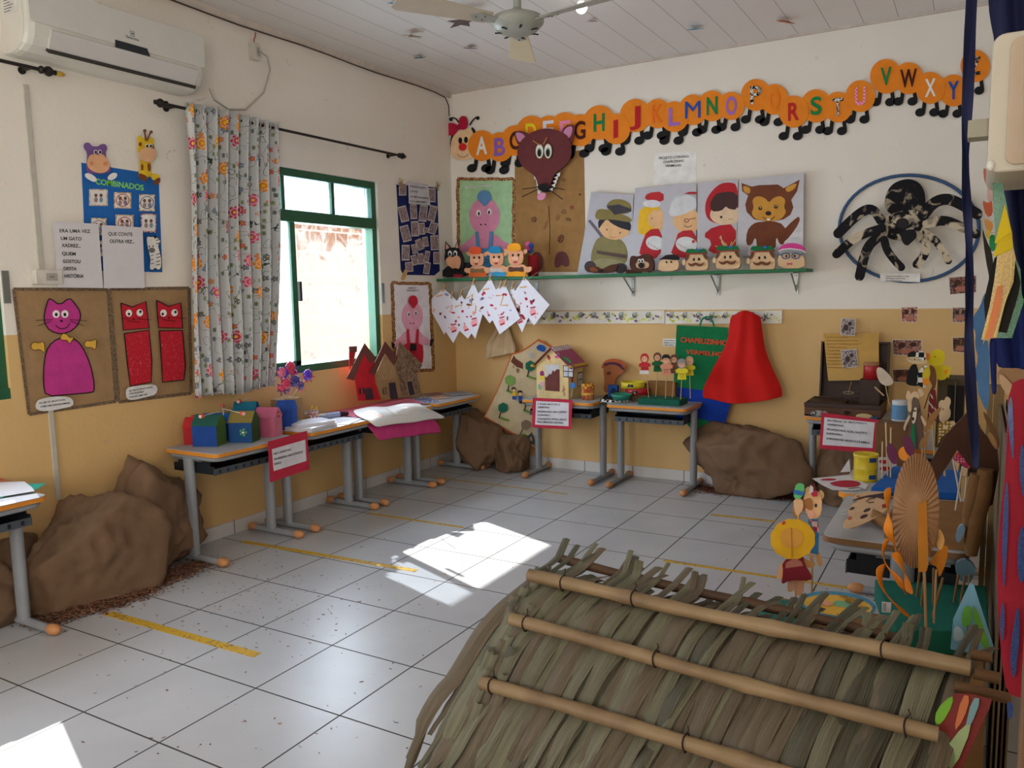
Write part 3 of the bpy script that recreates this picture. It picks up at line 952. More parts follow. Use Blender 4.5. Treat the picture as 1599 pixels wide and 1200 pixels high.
photo([(1487, 527), (1512, 526), (1512, 552), (1488, 550)], '#2c2428', '#8a6242', 'small dark photograph lower behind the navy ribbon')
# --- coat hook rails
RAIL = pat('dots', '#e9e2d6', '#8d6e92', 26, th=.30)
def hook_rail(x0, x1, lab):
    r = thing('coat_rail', lab, 'coat rail', BK.at(x0, 505))
    a = Art(BK, .0, .018)
    a.p(mat('#e4dfd4', .5, 'laminated_board'), [(x0, 487), (x1, 485), (x1, 505), (x0, 506)])
    a.t = .0008
    rr = random.Random(int(x0))
    x = x0+4
    while x < x1-4:
        a.p(rr.choice(['#c9cf4e', '#d9d96a', '#7b5a86', '#8d6e92', '#c9cf4e']), ell(x, rr.uniform(490, 502), rr.uniform(1.5, 3.2), rr.uniform(1.2, 2.2), rr.uniform(-60, 60), 10))
        a.d = .0182
        x += rr.uniform(2.2, 4.6)
    a.build('rail_board', r)
    n = int((x1-x0)/21)
    for i in range(n):
        cx = x0+10+21*i
        o = BK.at(cx, 492, .019)
        mb = MB()
        mb.box(o+Vector((0, -.0025, 0)), (.022, .006, .045), STEEL)
        mb.tube([o+Vector((0, -.004, -.005)), o+Vector((0, -.03, -.02)), o+Vector((0, -.045, -.008)), o+Vector((0, -.048, .012))], .0042, STEEL, 6)
        mb.build('coat_hook', r)
hook_rail(815, 1039, 'printed coat hook rail with metal hooks, left half below the green shelf')
hook_rail(1040, 1222, 'printed coat hook rail with metal hooks, right half behind the red cape')
# --- small printed strips near the green bag
art('caption_strip', 'small white printed caption left of the green hanging bag', 'paper', BK,
    [('paper', lambda a: (a.p(WHT, [(1035, 529), (1056, 529), (1056, 541), (1035, 541)]), a.text(BLK, 1036, 533, 1054, 533, 1.8, 'CHAPEUZINHO'), a.text(BLK, 1036, 536.5, 1054, 536.5, 1.8, 'VERMELHO E O'), a.text(BLK, 1036, 540, 1052, 540, 1.8, 'LOBO MAU')))], t=.0006)
# --- green / blue fabric bag hanging from the rail
def z6(x, y): return (1040+x*380/1382, 450+y*330/1200)
def Z6(l): return [z6(*k) for k in l]
GB = back(-.072)
art('hanging_cloth_bag', 'green and blue felt wall hanging with red title, left of the red cape', 'wall hanging', GB,
    [('green_panel', lambda a: (a.p(mat('#157243', .95, 'felt', bump=.3), Z6([(62, 210), (352, 225), (360, 600), (45, 570)]), t=.006))),
     ('strap', lambda a: a.l('#1a7a48', 3, Z6([(195, 215), (205, 175), (240, 160), (262, 175), (280, 235)]), 1)),
     ('blue_panel', lambda a: a.p(mat('#123a9e', .95, 'felt', bump=.3), Z6([(48, 560), (375, 600), (372, 640), (335, 782), (180, 760), (60, 740)]), t=.006)),
     ('green_flap', lambda a: a.p(mat('#157243', .95, 'felt', bump=.3), Z6([(120, 740), (250, 745), (240, 790), (200, 815), (130, 790)]), 1, t=.004)),
     ('lettering', lambda a: (a.text('#d8452c', *z6(88, 305), *z6(352, 325), 7.5, 'CHAPEUZINHO'), a.text('#d8452c', *z6(118, 372), *z6(330, 388), 6.5, 'VERMELHO')))], t=.0015)
# --- red cape: cloth hanging from a hook in folds
def cape():
    g = []
    F = back(-.10)
    prof = [(125, 380, 520, 440), (150, 368, 535, 0), (220, 360, 545, 0), (300, 352, 552, 0), (380, 310, 570, 0), (450, 268, 600, 0), (520, 235, 630, 0), (570, 208, 655, 0), (625, 210, 662, 0)]
    nc = 61
    for k, (y, xl, xr, _) in enumerate(prof):
        row = []
        t = k/(len(prof)-1)
        for i in range(nc):
            s_ = i/(nc-1)
            if k == 0:
                x = 400+s_*120; yy = 165-40*math.sin(s_*PI)**.6
            else:
                x = xl+(xr-xl)*s_; yy = y
                if k >= 6: yy = y+ (t-.6)*70*math.sin(s_*PI)-(14 if s_ > .5 else 0)*(s_-.5)*t
            d = (.004+.016*t)*math.cos(s_*PI*4.2+1.1*math.sin(k*.35)+.8)+.07*math.sin(s_*PI)**.8*(1-.2*t)
            row.append(F.at(*z6(x, yy), d))
        g.append(row)
    mb = MB(); mb.sheet(g, mat('#c8150f', .8, 'red_nonwoven_fabric', sheen=1, var=.04, bump=.1, bscale=300))
    o = mb.build('red_cape', solid=.003, sub=2)
    tag(o, 'bright red hooded cape hanging from the coat rail, flared at the hem', 'cape')
cape()
# --- small cream cloth bag under the pegged sheets
def bag():
    F = back(-.06)
    g = []
    for k in range(9):
        t = k/8
        xl = 776-20*t+3*math.sin(k); xr = 790+20*t if k < 8 else 806
        g.append([F.at(xl+(xr-xl)*i/14, 503+t*(58-10*i/14), .012*math.cos(i*1.1+k*.3)+.02*t) for i in range(15)])
    r = thing('cloth_bag', 'small cream drawstring cloth bag hanging below the pegged sheets', 'bag', F.at(782, 560))
    mb = MB(); mb.sheet(g, mat('#cbb18c', .9, 'cotton_cloth', bump=.2)); mb.build('bag_body', r, solid=.004, sub=1)
    mb = MB(); mb.tube([F.at(780, 490, -.02), F.at(790, 505), F.at(803, 540, .02), F.at(806, 562, .02)], .003, '#d9c29c'); mb.build('drawstring', r)
bag()
# ================================================================ window wall art
def z2(x, y): return (x*450/1588, 330+y*340/1200)
def Z2(l): return [z2(*k) for k in l]
KR = mat('#a0805a', .85, 'kraft_paper', bump=.2)
CHAR = pat('scribble', '#5c4a3c', '#8a735a', 60, th=.5)
PNK, RED = mat('#c23a8c', .8, 'painted_pink', bump=.3), pat('scribble', '#c01f30', '#cf5560', 40, th=.62)
def board(q):
    def f(a):
        a.p(KR, q)
        for i in range(4):
            p0, p1 = q[i], q[(i+1) % 4]
            a.l(CHAR, 5, [p0, p1])
    return f
def fish(pts):
    return lambda a: (a.p('#dcae45', smooth(Z2(pts), 1)), a.l('#5a3f1c', .9, smooth(Z2(pts), 1), closed=True))
def pink_cat(a):
    hd = Z2([(240, 560), (262, 485), (275, 482), (325, 520), (378, 476), (405, 505), (442, 560), (435, 610), (400, 655), (335, 680), (270, 660), (240, 615)])
    bd = Z2([(250, 1022), (235, 950), (240, 820), (262, 745), (315, 700), (390, 692), (445, 735), (490, 830), (512, 920), (518, 985), (505, 1000), (380, 1010)])
    a.p(PNK, bd, 1); a.l(BLK, 1.8, smooth(bd, 1), closed=True); a.p(PNK, hd, 1); a.l(BLK, 1.8, smooth(hd, 1), closed=True)
    for x in (305, 352):
        a.e(WHT, *z2(x, 567), 5.6, 6); a.e(BLK, *z2(x, 570), 2.2, 2.8)
    a.p(BLK, Z2([(322, 600), (342, 600), (332, 615)]))
    a.l(BLK, 1.2, Z2([(300, 628), (315, 645), (340, 650), (365, 640), (378, 618)]), 1)
    for p in ([(190, 602), (285, 598)], [(202, 632), (275, 608)], [(378, 598), (470, 605)], [(380, 606), (455, 632)]): a.l(BLK, .9, Z2(p))
q = Z2([(72, 430), (592, 432), (638, 1048), (158, 1120)])
art('cat_poster', 'kraft board with a pink cat and three yellow fish, on the window wall', 'poster', LF,
    [('board', board(q)), ('pink_cat', pink_cat), ('fish', fish([(158, 745), (175, 720), (205, 728), (235, 715), (240, 785), (212, 760), (175, 768)])),
     ('fish', fish([(320, 700), (335, 672), (362, 680), (372, 698), (402, 692), (372, 735), (362, 710), (335, 712)])), ('fish', fish([(452, 735), (465, 712), (492, 718), (524, 700), (518, 768), (495, 750), (465, 752)])),
     ('caption_label', lambda a: (a.p('#dcdad8', Z2([(182, 1085), (190, 1050), (210, 1035), (290, 1020), (370, 1022), (396, 1045), (390, 1075), (340, 1085), (270, 1100), (215, 1102)]), 1), a.text(BLK, *z2(205, 1062), *z2(350, 1042), 2.6, 'ERA UMA VEZ UM GATO ROSA,'), a.text(BLK, *z2(212, 1082), *z2(375, 1060), 2.6, 'COMEU UMA SARDINHA MIMOSA')))], t=.0006)
def red_cat(h, b, eyes, nose):
    def f(a):
        a.p(RED, Z2(b)); a.l(BLK, 1.8, Z2(b), closed=True); a.p('#c01f30', Z2(h)); a.l(BLK, 1.8, Z2(h), closed=True)
        for (x, y, dx, dy) in eyes:
            a.e(WHT, *z2(x, y), 5, 5.6); a.e(BLK, *z2(x+dx, y+dy), 1.9, 2.2)
        a.e(BLK, *z2(*nose), 1.4, 1.6); a.l(BLK, .8, Z2([(nose[0]-35, nose[1]+10), (nose[0]+35, nose[1]+18)]))
        a.l(BLK, .7, Z2([(nose[0]+22, nose[1]-2), (nose[0]+95, nose[1]+4)])); a.l(BLK, .7, Z2([(nose[0]-25, nose[1]), (nose[0]-70, nose[1]-6)]))
    return f
q = Z2([(602, 430), (1040, 424), (1052, 1003), (652, 1052)])
art('cat_poster', 'kraft board with two red cats, between the pink cat board and the curtain', 'poster', LF,
    [('board', board(q)),
     ('red_cat', red_cat([(662, 507), (725, 528), (800, 497), (818, 645), (676, 655)], [(682, 675), (818, 655), (834, 820), (830, 942), (715, 965), (700, 850)], ((706, 562, 0, 5), (765, 560, 3, -6)), (730, 595))),
     ('red_cat', red_cat([(854, 492), (920, 525), (988, 505), (998, 645), (865, 642)], [(870, 660), (998, 658), (1014, 850), (1005, 930), (888, 942), (884, 850)], ((892, 562, -5, 5), (952, 560, 5, -4)), (920, 588))),
     ('caption_label', lambda a: (a.p('#dcdad8', Z2([(680, 985), (700, 968), (760, 960), (840, 953), (858, 975), (848, 1010), (790, 1025), (720, 1042), (685, 1035)]), 1), a.text(BLK, *z2(700, 995), *z2(830, 972), 2.4, 'ERA UMA VEZ UM GATO XADREZ'), a.text(BLK, *z2(700, 1010), *z2(780, 998), 2.4, 'CAIU DA JANELA'), a.text(BLK, *z2(700, 1030), *z2(800, 1012), 2.4, 'E FOI SÓ UMA VEZ')))], t=.0006)
# blue rules poster with two animal heads
def z7(x, y): return (110+x*180/864, 200+y*250/1200)
def Z7(l): return [z7(*k) for k in l]
q = Z7([(80, 260), (660, 352), (688, 1082), (105, 1070), (98, 650)])
def rules(a):
    a.p(mat('#1f66b4', .7, 'blue_card', var=.04), q)
    a.text('#8ade2a', *z7(188, 420), *z7(548, 468), 8.5, 'COMBINADOS')
def picto(cx, cy, w, h, ring, frame='#b8976a'):
    def f(a):
        x0, y0 = z7(cx-w/2, cy-h/2); x1, y1 = z7(cx+w/2, cy+h/2)
        a.p(pat('leopard', frame, '#e8dcc8', 90, th=.5), [(x0, y0), (x1, y0+.6), (x1, y1+.6), (x0, y1)])
        k = 2
        a.p('#e9e4e0', [(x0+k, y0+k), (x1-k, y0+k+.6), (x1-k, y1-k+.6), (x0+k, y1-k)])
        mx, my = (x0+x1)/2, (y0+y1)/2
        if ring: a.l(ring, 1.2, ell(mx, my, 10, 9.5), closed=True)
        a.e('#70503e', mx-4, my-3, 2.4, 2.8); a.e('#70503e', mx+4, my-3, 2.4, 2.8)
        a.p('#a08c86', ell(mx-4, my+4, 2.8, 4)); a.p('#8a98a8', ell(mx+4, my+4, 2.8, 4))
        if ring == '#b32c34': a.l(ring, 1.1, [(mx-7, my-7), (mx+7, my+7)])
    return f
def zebra(a):
    o = Z7([(552, 830), (560, 808), (580, 815), (612, 812), (650, 825), (662, 850), (640, 880), (655, 930), (668, 990), (665, 1060), (640, 1070), (620, 1050), (600, 1072), (575, 1062), (585, 990), (570, 930), (560, 890)])
    a.p(BLK, smooth([(x, y) for x, y in o], 1)); a.p('#e6e2da', [(x*.95+.05*z7(610, 940)[0], y*.96+.04*z7(610, 940)[1]) for x, y in smooth(o, 1)])
    for y in (845, 870, 950, 975, 1005, 1030): a.l(BLK, 1.1, Z7([(625, y), (655, y-8)]))
    for y in (960, 990, 1020): a.l(BLK, 1.0, Z7([(585, y), (605, y-6)]))
    a.e('#6e6a6a', *z7(592, 918), 5, 4); a.e(BLK, *z7(572, 890), 1, 1.5); a.e(BLK, *z7(600, 888), 1, 1.5)
    a.p(BLK, Z7([(600, 812), (612, 806), (628, 815), (615, 835)]))
art('rules_poster', 'blue classroom rules poster with a green title above the white lettered sheets', 'poster', LF,
    [('card', rules), ('pictogram', picto(208, 520, 140, 125, None)), ('pictogram', picto(388, 542, 130, 120, '#b32c34')), ('pictogram', picto(568, 560, 118, 125, '#4c5a84')),
     ('pictogram', picto(205, 740, 115, 130, '#8a7a70')), ('pictogram', picto(396, 715, 135, 130, '#b32c34')), ('pictogram', picto(574, 712, 115, 140, None, '#9c2840')), ('pictogram', picto(480, 855, 90, 120, None, '#9c2840')), ('pictogram', picto(190, 900, 90, 120, None, '#9c2840')),
     ('zebra', zebra)], t=.0003)
art('hippo_cutout', 'purple foam hippo head on the top left corner of the blue rules poster', 'cutout', LF,
    [('head', lambda a: (a.p('#7d5a98', Z7([(90, 150), (95, 115), (130, 108), (155, 140), (200, 140), (215, 125), (250, 118), (270, 150), (255, 180), (262, 240), (300, 310), (270, 345), (160, 345), (105, 330), (115, 250), (118, 185)]), 1))),
     ('muzzle', lambda a: (a.p('#e8b184', Z7([(130, 205), (170, 195), (190, 205), (225, 192), (250, 215), (285, 265), (280, 315), (225, 345), (150, 325), (110, 280)]), 2), a.e('#e0926e', *z7(145, 268), 3.4), a.e('#e0926e', *z7(250, 270), 3.4))),
     ('eyes', lambda a: [(a.e('#d9c9d9', *z7(x, 182), 3, 3.4), a.e(BLK, *z7(x, 184), 1.6, 2.1)) for x in (173, 202)]),
     ('foot', lambda a: a.p(WHT, Z7([(85, 345), (120, 340), (170, 375), (175, 400), (150, 410), (90, 375)]), 1)), ('foot', lambda a: a.p(WHT, Z7([(325, 340), (285, 340), (250, 375), (265, 395), (290, 395), (325, 370)]), 1))], 'animal heads on the rules poster', d=.008, t=.002)
art('giraffe_cutout', 'yellow foam giraffe with brown spots on the top right corner of the blue rules poster', 'cutout', LF,
    [('neck', lambda a: (a.p('#e6c02a', Z7([(515, 240), (592, 240), (598, 340), (600, 370), (510, 360)])), a.p('#8b5030', Z7([(565, 268), (590, 266), (595, 320), (572, 330)]), 1), a.p('#8b5030', Z7([(518, 270), (535, 275), (533, 325), (520, 330)]), 1))),
     ('head', lambda a: (a.p('#e6c02a', Z7([(485, 70), (505, 55), (530, 80), (575, 80), (600, 70), (615, 95), (610, 130), (620, 200), (490, 200), (495, 120)]), 1), a.e('#8b5030', *z7(508, 124), 2.6, 3.4), a.e('#8b5030', *z7(598, 146), 2.4, 4.4))),
     ('horns', lambda a: (a.l('#7b4a34', 2.4, Z7([(548, 100), (535, 25)])), a.l('#7b4a34', 2.4, Z7([(552, 100), (580, 35)])), a.e('#7b4a34', *z7(535, 25), 2.6), a.e('#7b4a34', *z7(580, 35), 2.6))),
     ('muzzle', lambda a: a.p('#e6b48a', Z7([(500, 165), (540, 150), (600, 155), (622, 190), (610, 240), (560, 265), (500, 245), (486, 200)]), 2)),
     ('eyes', lambda a: [(a.e('#d9d0b0', *z7(x, 138), 3, 3.4), a.e(BLK, *z7(x, 141), 1.6, 2.1)) for x in (546, 570)]),
     ('foot', lambda a: (a.p('#e6c02a', Z7([(480, 325), (530, 320), (545, 350), (540, 400), (470, 375)]), 1), a.p('#7a4426', Z7([(468, 340), (530, 360), (542, 385), (530, 408), (480, 390)]), 1))),
     ('foot', lambda a: (a.p('#e6c02a', Z7([(568, 350), (610, 345), (635, 375), (600, 400), (570, 390)]), 1), a.p('#7a4426', Z7([(600, 385), (635, 375), (632, 415), (600, 435), (578, 420)]), 1)))], 'animal heads on the rules poster', d=.008, t=.002)
def lines(a, q, rows):
    a.p(mat('#d8d3d6', .75, 'white_paper', var=.03), q)
    for (x0, y0, x1, y1, s_) in rows:
        a.text('#3a3838', x0, y0, x1, y1, 5.2, s_)
art('rhyme_sheet', 'white sheet with seven lines of the cat rhyme left of the shorter rhyme sheet', 'paper', LF,
    [('paper', lambda a: lines(a, Z2([(270, 58), (522, 72), (548, 425), (302, 420)]), [(*z2(308, 118), *z2(478, 122), 'ERA UMA VEZ'), (*z2(314, 160), *z2(428, 163), 'UM GATO'), (*z2(318, 198), *z2(425, 202), 'XADREZ...'), (*z2(320, 243), *z2(395, 246), 'QUEM'), (*z2(324, 286), *z2(422, 288), 'GOSTOU'), (*z2(328, 326), *z2(400, 328), 'DESTA'), (*z2(332, 366), *z2(438, 368), 'HISTÓRIA')]))], 'rhyme sheets', d=.030, t=.0006)
art('rhyme_sheet', 'white sheet with two lines of the rhyme, overlapping the blue rules poster', 'paper', LF,
    [('paper', lambda a: lines(a, Z2([(538, 78), (764, 92), (776, 424), (552, 425)]), [(*z2(574, 135), *z2(708, 139), 'QUE CONTE'), (*z2(582, 176), *z2(720, 179), 'OUTRA VEZ...')]))], 'rhyme sheets', d=.033, t=.0006)
# navy board of little photographs near the corner
def z8(x, y): return (600+x*130/433, 260+y*360/1200)
def Z8(l): return [z8(*k) for k in l]
def smallphoto(x, y, w, h, r):
    def f(a):
        c = z8(x, y)
        def R(p, k=1):
            c_, s_ = math.cos(math.radians(r)), math.sin(math.radians(r))
            return [(c[0]+(u*c_-v*s_)*k, c[1]+(u*s_+v*c_)*k) for u, v in p]
        b = [(-w/6.6, -h/6.6), (w/6.6, -h/6.6), (w/6.6, h/6.6), (-w/6.6, h/6.6)]
        a.p('#cfc8c8', R(b)); a.p(pat('scribble', '#6a5660', '#b9a6a4', 55, th=.5), R(b, .86))
    return f
PH = [(95, 120, 38, 62, 0), (247, 150, 36, 72, 0), (98, 248, 42, 82, -14), (150, 236, 34, 76, -3), (200, 245, 40, 84, 6), (247, 245, 38, 80, 12), (107, 350, 44, 84, -14), (155, 325, 38, 78, -2), (190, 325, 32, 60, -4), (222, 332, 50, 26, 0), (247, 322, 40, 60, 18),
      (255, 398, 40, 76, -2), (104, 450, 40, 80, 0), (150, 430, 28, 48, -12), (176, 407, 32, 56, -22), (206, 393, 28, 50, -10), (148, 488, 30, 52, -16), (180, 482, 30, 56, -4), (212, 470, 26, 58, 8), (262, 478, 34, 62, 0), (118, 524, 38, 50, -6), (210, 530, 32, 60, 8)]
def nb(a):
    a.p(mat('#1a2460', .8, 'navy_card', var=.06), Z8([(62, 95), (275, 110), (288, 545), (260, 568), (100, 565), (85, 540)]))
PEG = mat('#c49a62', .6, 'peg_wood')
r = art('photo_board', 'navy card of many small photographs on the window wall by the corner', 'photo board', LF,
    [('card', nb)]+[('small_photograph', smallphoto(*p)) for p in PH]+[('title_sheet', lambda a: (a.p('#c9c6cc', Z8([(112, 78), (215, 95), (228, 205), (115, 195)])), a.text(BLK, *z8(120, 108), *z8(205, 120), 2.4, 'DESENHE PROJETO'), a.text(BLK, *z8(122, 135), *z8(160, 138), 2.4, 'E PINTE'), a.text(BLK, *z8(122, 162), *z8(218, 172), 2.4, 'OS TRÊS PORQUINHOS'), a.text(BLK, *z8(122, 186), *z8(205, 192), 2.4, 'E O LOBO MAU')))], t=.0005)
for x, y, lab in ((72, 92, 'straw bundle on the top left corner of the navy photo board'), (264, 104, 'straw bundle on the top right corner of the navy photo board')):
    mb = MB(); c = LF.at(*z8(x, y), .028)
    rr = random.Random(x)
    for i in range(14):
        d = Vector((rr.uniform(-.004, .012), rr.uniform(-.04, .04), rr.uniform(-.02, .045)))
        mb.cyl(c-d, c+d, .002, '#a98c62', n=5)
    tag(mb.build('straw_bundle'), lab, 'straw', 'straw bundles on the photo board')
# ================================================================ school desks
GREY = mat('#8d9094', .38, 'grey_painted_steel', var=.05, spec=.5)
LAMI = mat('#a9a9ab', .45, 'grey_laminate', var=.06, scale=5)
EDGE = mat('#d98a2e', .5, 'orange_edge_band', var=.05)
TIP = mat('#c68a5a', .5, 'orange_plastic_foot')
TRAYM = mat('#20242a', .45, 'black_plastic_tray')
DH, DW, DD = .62, .60, .43
def rounded(w, d, r, n=5):
    out = []
    for cx, cy, a in ((w/2-r, d/2-r, 0), (-w/2+r, d/2-r, 90), (-w/2+r, -d/2+r, 180), (w/2-r, -d/2+r, 270)):
        for i in range(n+1):
            t = math.radians(a+90*i/n)
            out.append((cx+r*math.cos(t), cy+r*math.sin(t)))
    return out
def make_desk(label):
    """origin on the floor, user side facing -y, width along x"""
    r = thing('school_desk', label, 'desk', (0, 0, 0), 'school desks')
    F = Frame((0, 0, 0), (1, 0, 0), (0, 1, 0))
    mb = MB()
    mb.prism(F, rounded(DW-.004, DD-.004, .035), DH-.003, DH, LAMI)
    mb.prism(F, rounded(DW, DD, .037), DH-.022, DH-.003, EDGE)
    mb.build('tabletop', r)
    mb = MB()
    pts = rounded(DW-.04, DD-.05, .05)
    mb.tube([(x, y, DH-.036) for x, y in pts+[pts[0]]], .014, GREY)
    for s_ in (-1, 1):
        mb.tube([(s_*(DW/2-.035), -.05, DH-.05), (s_*(DW/2-.035), DD/2-.05, DH-.05)], .012, GREY)
    mb.build('table_frame', r)
    mb = MB()
    z = DH-.125
    mb.box((0, .02, z), (DW-.08, .32, .004), TRAYM)
    mb.box((0, -.14, z+.012), (DW-.08, .004, .035), mat('#4a5057', .5))
    for k in range(9):
        mb.box((-.22+.055*k, -.143, z+.012), (.012, .004, .018), TRAYM)
    for s_ in (-1, 1):
        mb.box((s_*(DW/2-.045), .02, z+.02), (.006, .32, .045), TRAYM)
        mb.box((s_*(DW/2-.045), .02, z+.06), (.004, .26, .05), TRAYM)
    mb.box((0, .18, z+.02), (DW-.08, .004, .04), TRAYM)
    mb.build('book_tray', r)
    for s_ in (-1, 1):
        x = s_*(DW/2-.02)
        mb = MB()
        mb.cyl((x, .03, .03), (x, .03, DH-.04), .024, GREY, n=18, flat=1.5, fdir=(1, 0, 0))
        mb.build('leg', r)
        mb = MB()
        mb.cyl((x, -DD/2+.03, .022), (x, DD/2-.02, .022), .019, GREY, n=14, flat=.95)
        ft = mb.build('foot_bar', r)
        for e_, q in ((-1, -DD/2+.02), (1, DD/2-.025)):
            mb = MB()
            mb.ball((x, q, .0245), (.026, .042, .0245), TIP, 14, 9)
            tp = mb.build('foot_cap', ft); tp.parent = r
    return r
desk0 = make_desk('school desk against the window wall carrying the coloured paper boxes')
_used = [False]
def desk(x, y, rz, label):
    d = desk0 if not _used[0] else copy_tree(desk0)
    _used[0] = True
    d.location = (x, y, 0); d.rotation_euler = (0, 0, math.radians(rz)); d['label'] = label
    return d
# along the window wall, user side facing +x
LX = .245
for yc, lab in ((-2.66, 'school desk against the window wall carrying the coloured paper boxes'), (-1.96, 'school desk under the stack of books and papers by the window'),
                (-1.29, 'school desk under the open pink book and the card houses'), (-.62, 'last school desk of the window row, nearest the corner'),
                (-4.17, 'school desk at the left edge of the photo, beside the brown paper rocks')):
    desk(LX if yc > -4 else .29, yc, 90, lab)
desk(1.19, -.235, 0, 'school desk on the back wall under the cardboard sweets house')
desk(1.90, -.245, 0, 'school desk on the back wall under the green block of stick puppets')
desk(3.27, -.25, 0, 'school desk on the back wall under the open brown suitcase')
nearest_desk = desk(3.70, -2.72, -90, 'nearest school desk on the right, with the face cutouts and kraft paper on top')
desk(3.66, -2.09, -90, 'school desk on the right under the yellow tin and the painted sheet')

# ================================================================ shelf
SHG = mat('#1f6a40', .5, 'green_shelf_paint', var=.08)
SY = -.26
p0 = back(SY).at(677, 437); p1 = back(SY).at(1259, 423)
SZ = (p0.z+p1.z)/2
r = thing('wall_shelf', 'long green wooden shelf on steel brackets across the back wall', 'shelf', (1.6, SY/2, SZ))
mb = MB(); mb.box(((p0.x+p1.x)/2, SY/2-.003, SZ-.0), (p1.x-p0.x, -SY-.008, .022), SHG); mb.build('shelf_board', r, bevel=.003)
ST = SZ+.011
for px_ in (838, 988, 1121, 1243):
    x = back(-.01).at(px_, 460).x
    mb = MB()
    mb.box((x, -.0065, SZ-.085), (.025, .005, .145), STEEL)
    mb.box((x, -.105, SZ-.0135), (.025, .19, .004), STEEL)
    mb.tube([(x, -.009, SZ-.13), (x, -.19, SZ-.017)], .006, STEEL, 6)
    for dz in (-.03, -.10, -.14):
        mb.ball((x, -.010, SZ+dz), .004, '#3a3a3a', 6, 4)
    mb.build('bracket', r)

# ================================================================ foam puppets on the shelf
def standing(name, lab, F, parts, group=None, t=.002, cat='puppet'):
    return art(name, lab, cat, F, parts, group, d=0, t=t)
PF = back(-.20)
def w2(x, y): return (660+x*340/1599, 360+y*200/941)
def W2(l): return [w2(*k) for k in l]
PSK = '#dfa27c'
standing('wolf_puppet', 'black and tan foam wolf puppet at the left end of the green shelf', back(-.15), [
    ('body', lambda a: (a.p('#211c20', W2([(145, 345), (150, 300), (200, 255), (300, 235), (368, 240), (360, 270), (320, 290), (320, 345)]), 1, t=.02), a.p('#9c2430', W2([(230, 345), (240, 320), (300, 325), (305, 345)])))),
    ('ear', lambda a: (a.p('#211c20', W2([(175, 160), (178, 80), (220, 125), (215, 160)])), a.p('#d9a98a', W2([(184, 140), (186, 95), (210, 130)])))),
    ('ear', lambda a: (a.p('#211c20', W2([(245, 140), (270, 68), (285, 140)])), a.p('#d9a98a', W2([(255, 130), (268, 85), (278, 130)])))),
    ('head', lambda a: (a.p('#211c20', W2([(180, 180), (195, 135), (240, 125), (290, 140), (320, 200), (325, 260), (300, 290), (200, 260), (180, 220)]), 1, t=.01), a.p(PSK, W2([(188, 215), (215, 190), (240, 200), (270, 180), (300, 205), (300, 250), (285, 285), (265, 305), (240, 280), (195, 250)]), 1),
                        a.e(WHT, *w2(222, 172), 3, 4.6), a.e(WHT, *w2(262, 170), 3, 4.6), a.e(BLK, *w2(222, 178), 1.7, 3), a.e(BLK, *w2(262, 176), 1.7, 3), a.e(BLK, *w2(265, 292), 5, 3)))], 'foam puppets on the shelf')
def pigpup(cx, cap, cloth, bow, lab, sc=1.0, yc=0):
    X = lambda x, y: w2(cx+x*sc, 340+(y-340)*sc+yc)
    P = lambda l: [X(*k) for k in l]
    standing('pig_puppet', lab, back(-.165-.00025*(cx-400)), [
        ('body', lambda a: (a.p(PSK, P([(-100, 275), (-55, 280), (-40, 260), (45, 260), (60, 280), (100, 275), (95, 310), (60, 320), (60, 342), (-60, 342), (-60, 315), (-98, 310)]), 1, t=.02),
                            a.p(cloth, P([(-50, 300), (50, 300), (75, 342), (-75, 342)])), a.p(bow, P([(-55, 275), (-10, 285), (0, 280), (10, 285), (45, 275), (50, 315), (10, 308), (-8, 308), (-55, 315)]), 1))),
        ('ear', lambda a: a.p(PSK, P([(-85, 155), (-45, 165), (-45, 195), (-80, 180)]), 1)), ('ear', lambda a: a.p(PSK, P([(75, 160), (45, 165), (45, 195), (70, 190)]), 1)),
        ('head', lambda a: (a.p(PSK, P([(-48, 160), (48, 160), (52, 240), (30, 265), (-30, 265), (-50, 240)]), 1, t=.01), a.e(BLK, *X(-18, 202), 1.5, 2.2), a.e(BLK, *X(20, 200), 1.5, 2.2), a.e('#e8b493', *X(0, 222), 5.2, 3.4), a.p('#b82838', P([(-16, 242), (16, 242), (6, 254), (-6, 254)]), 1))),
        ('cap', lambda a: a.p(cap, P([(-48, 175), (-46, 140), (-25, 122), (25, 122), (42, 140), (40, 175)]), 1, t=.012))], 'foam puppets on the shelf')
pigpup(415, '#e0542c', '#dd6a30', '#8a6a44', 'pig puppet in an orange-red cap, second from the left on the shelf')
pigpup(560, '#1f84b4', '#3a9ac8', '#c6bfb6', 'pig puppet in a blue cap on the shelf', yc=-4)
pigpup(700, '#efa01e', '#f0a01e', '#5a3a2c', 'pig puppet in a yellow cap with a brown bow on the shelf', 1.1, -4)
# red cup with puppets
b0 = back(-.14).at(833, 430); b0.z = ST
r = thing('red_cup', 'red cup holding small pink and blue paper flowers, beside the yellow-capped pig', 'cup', b0)
mb = MB(); mb.lathe([(0, .0), (.040, .0), (.044, .165), (.040, .165), (.038, .01), (0, .01)], b0, '#a3202a'); mb.build('cup', r)
rr = random.Random(3)
for k in range(6):
    mb = MB(); p = b0+Vector((rr.uniform(-.025, .02)-.03, rr.uniform(-.02, .02), .20+rr.uniform(0, .06)))
    mb.cyl(b0+Vector((0, 0, .10)), p, .002, '#c49a62', n=5); mb.ball(p, (.026, .012, .024), ['#d8437c', '#3a58a8', '#e0609a'][k % 3], 9, 6)
    mb.build('paper_flower', r)
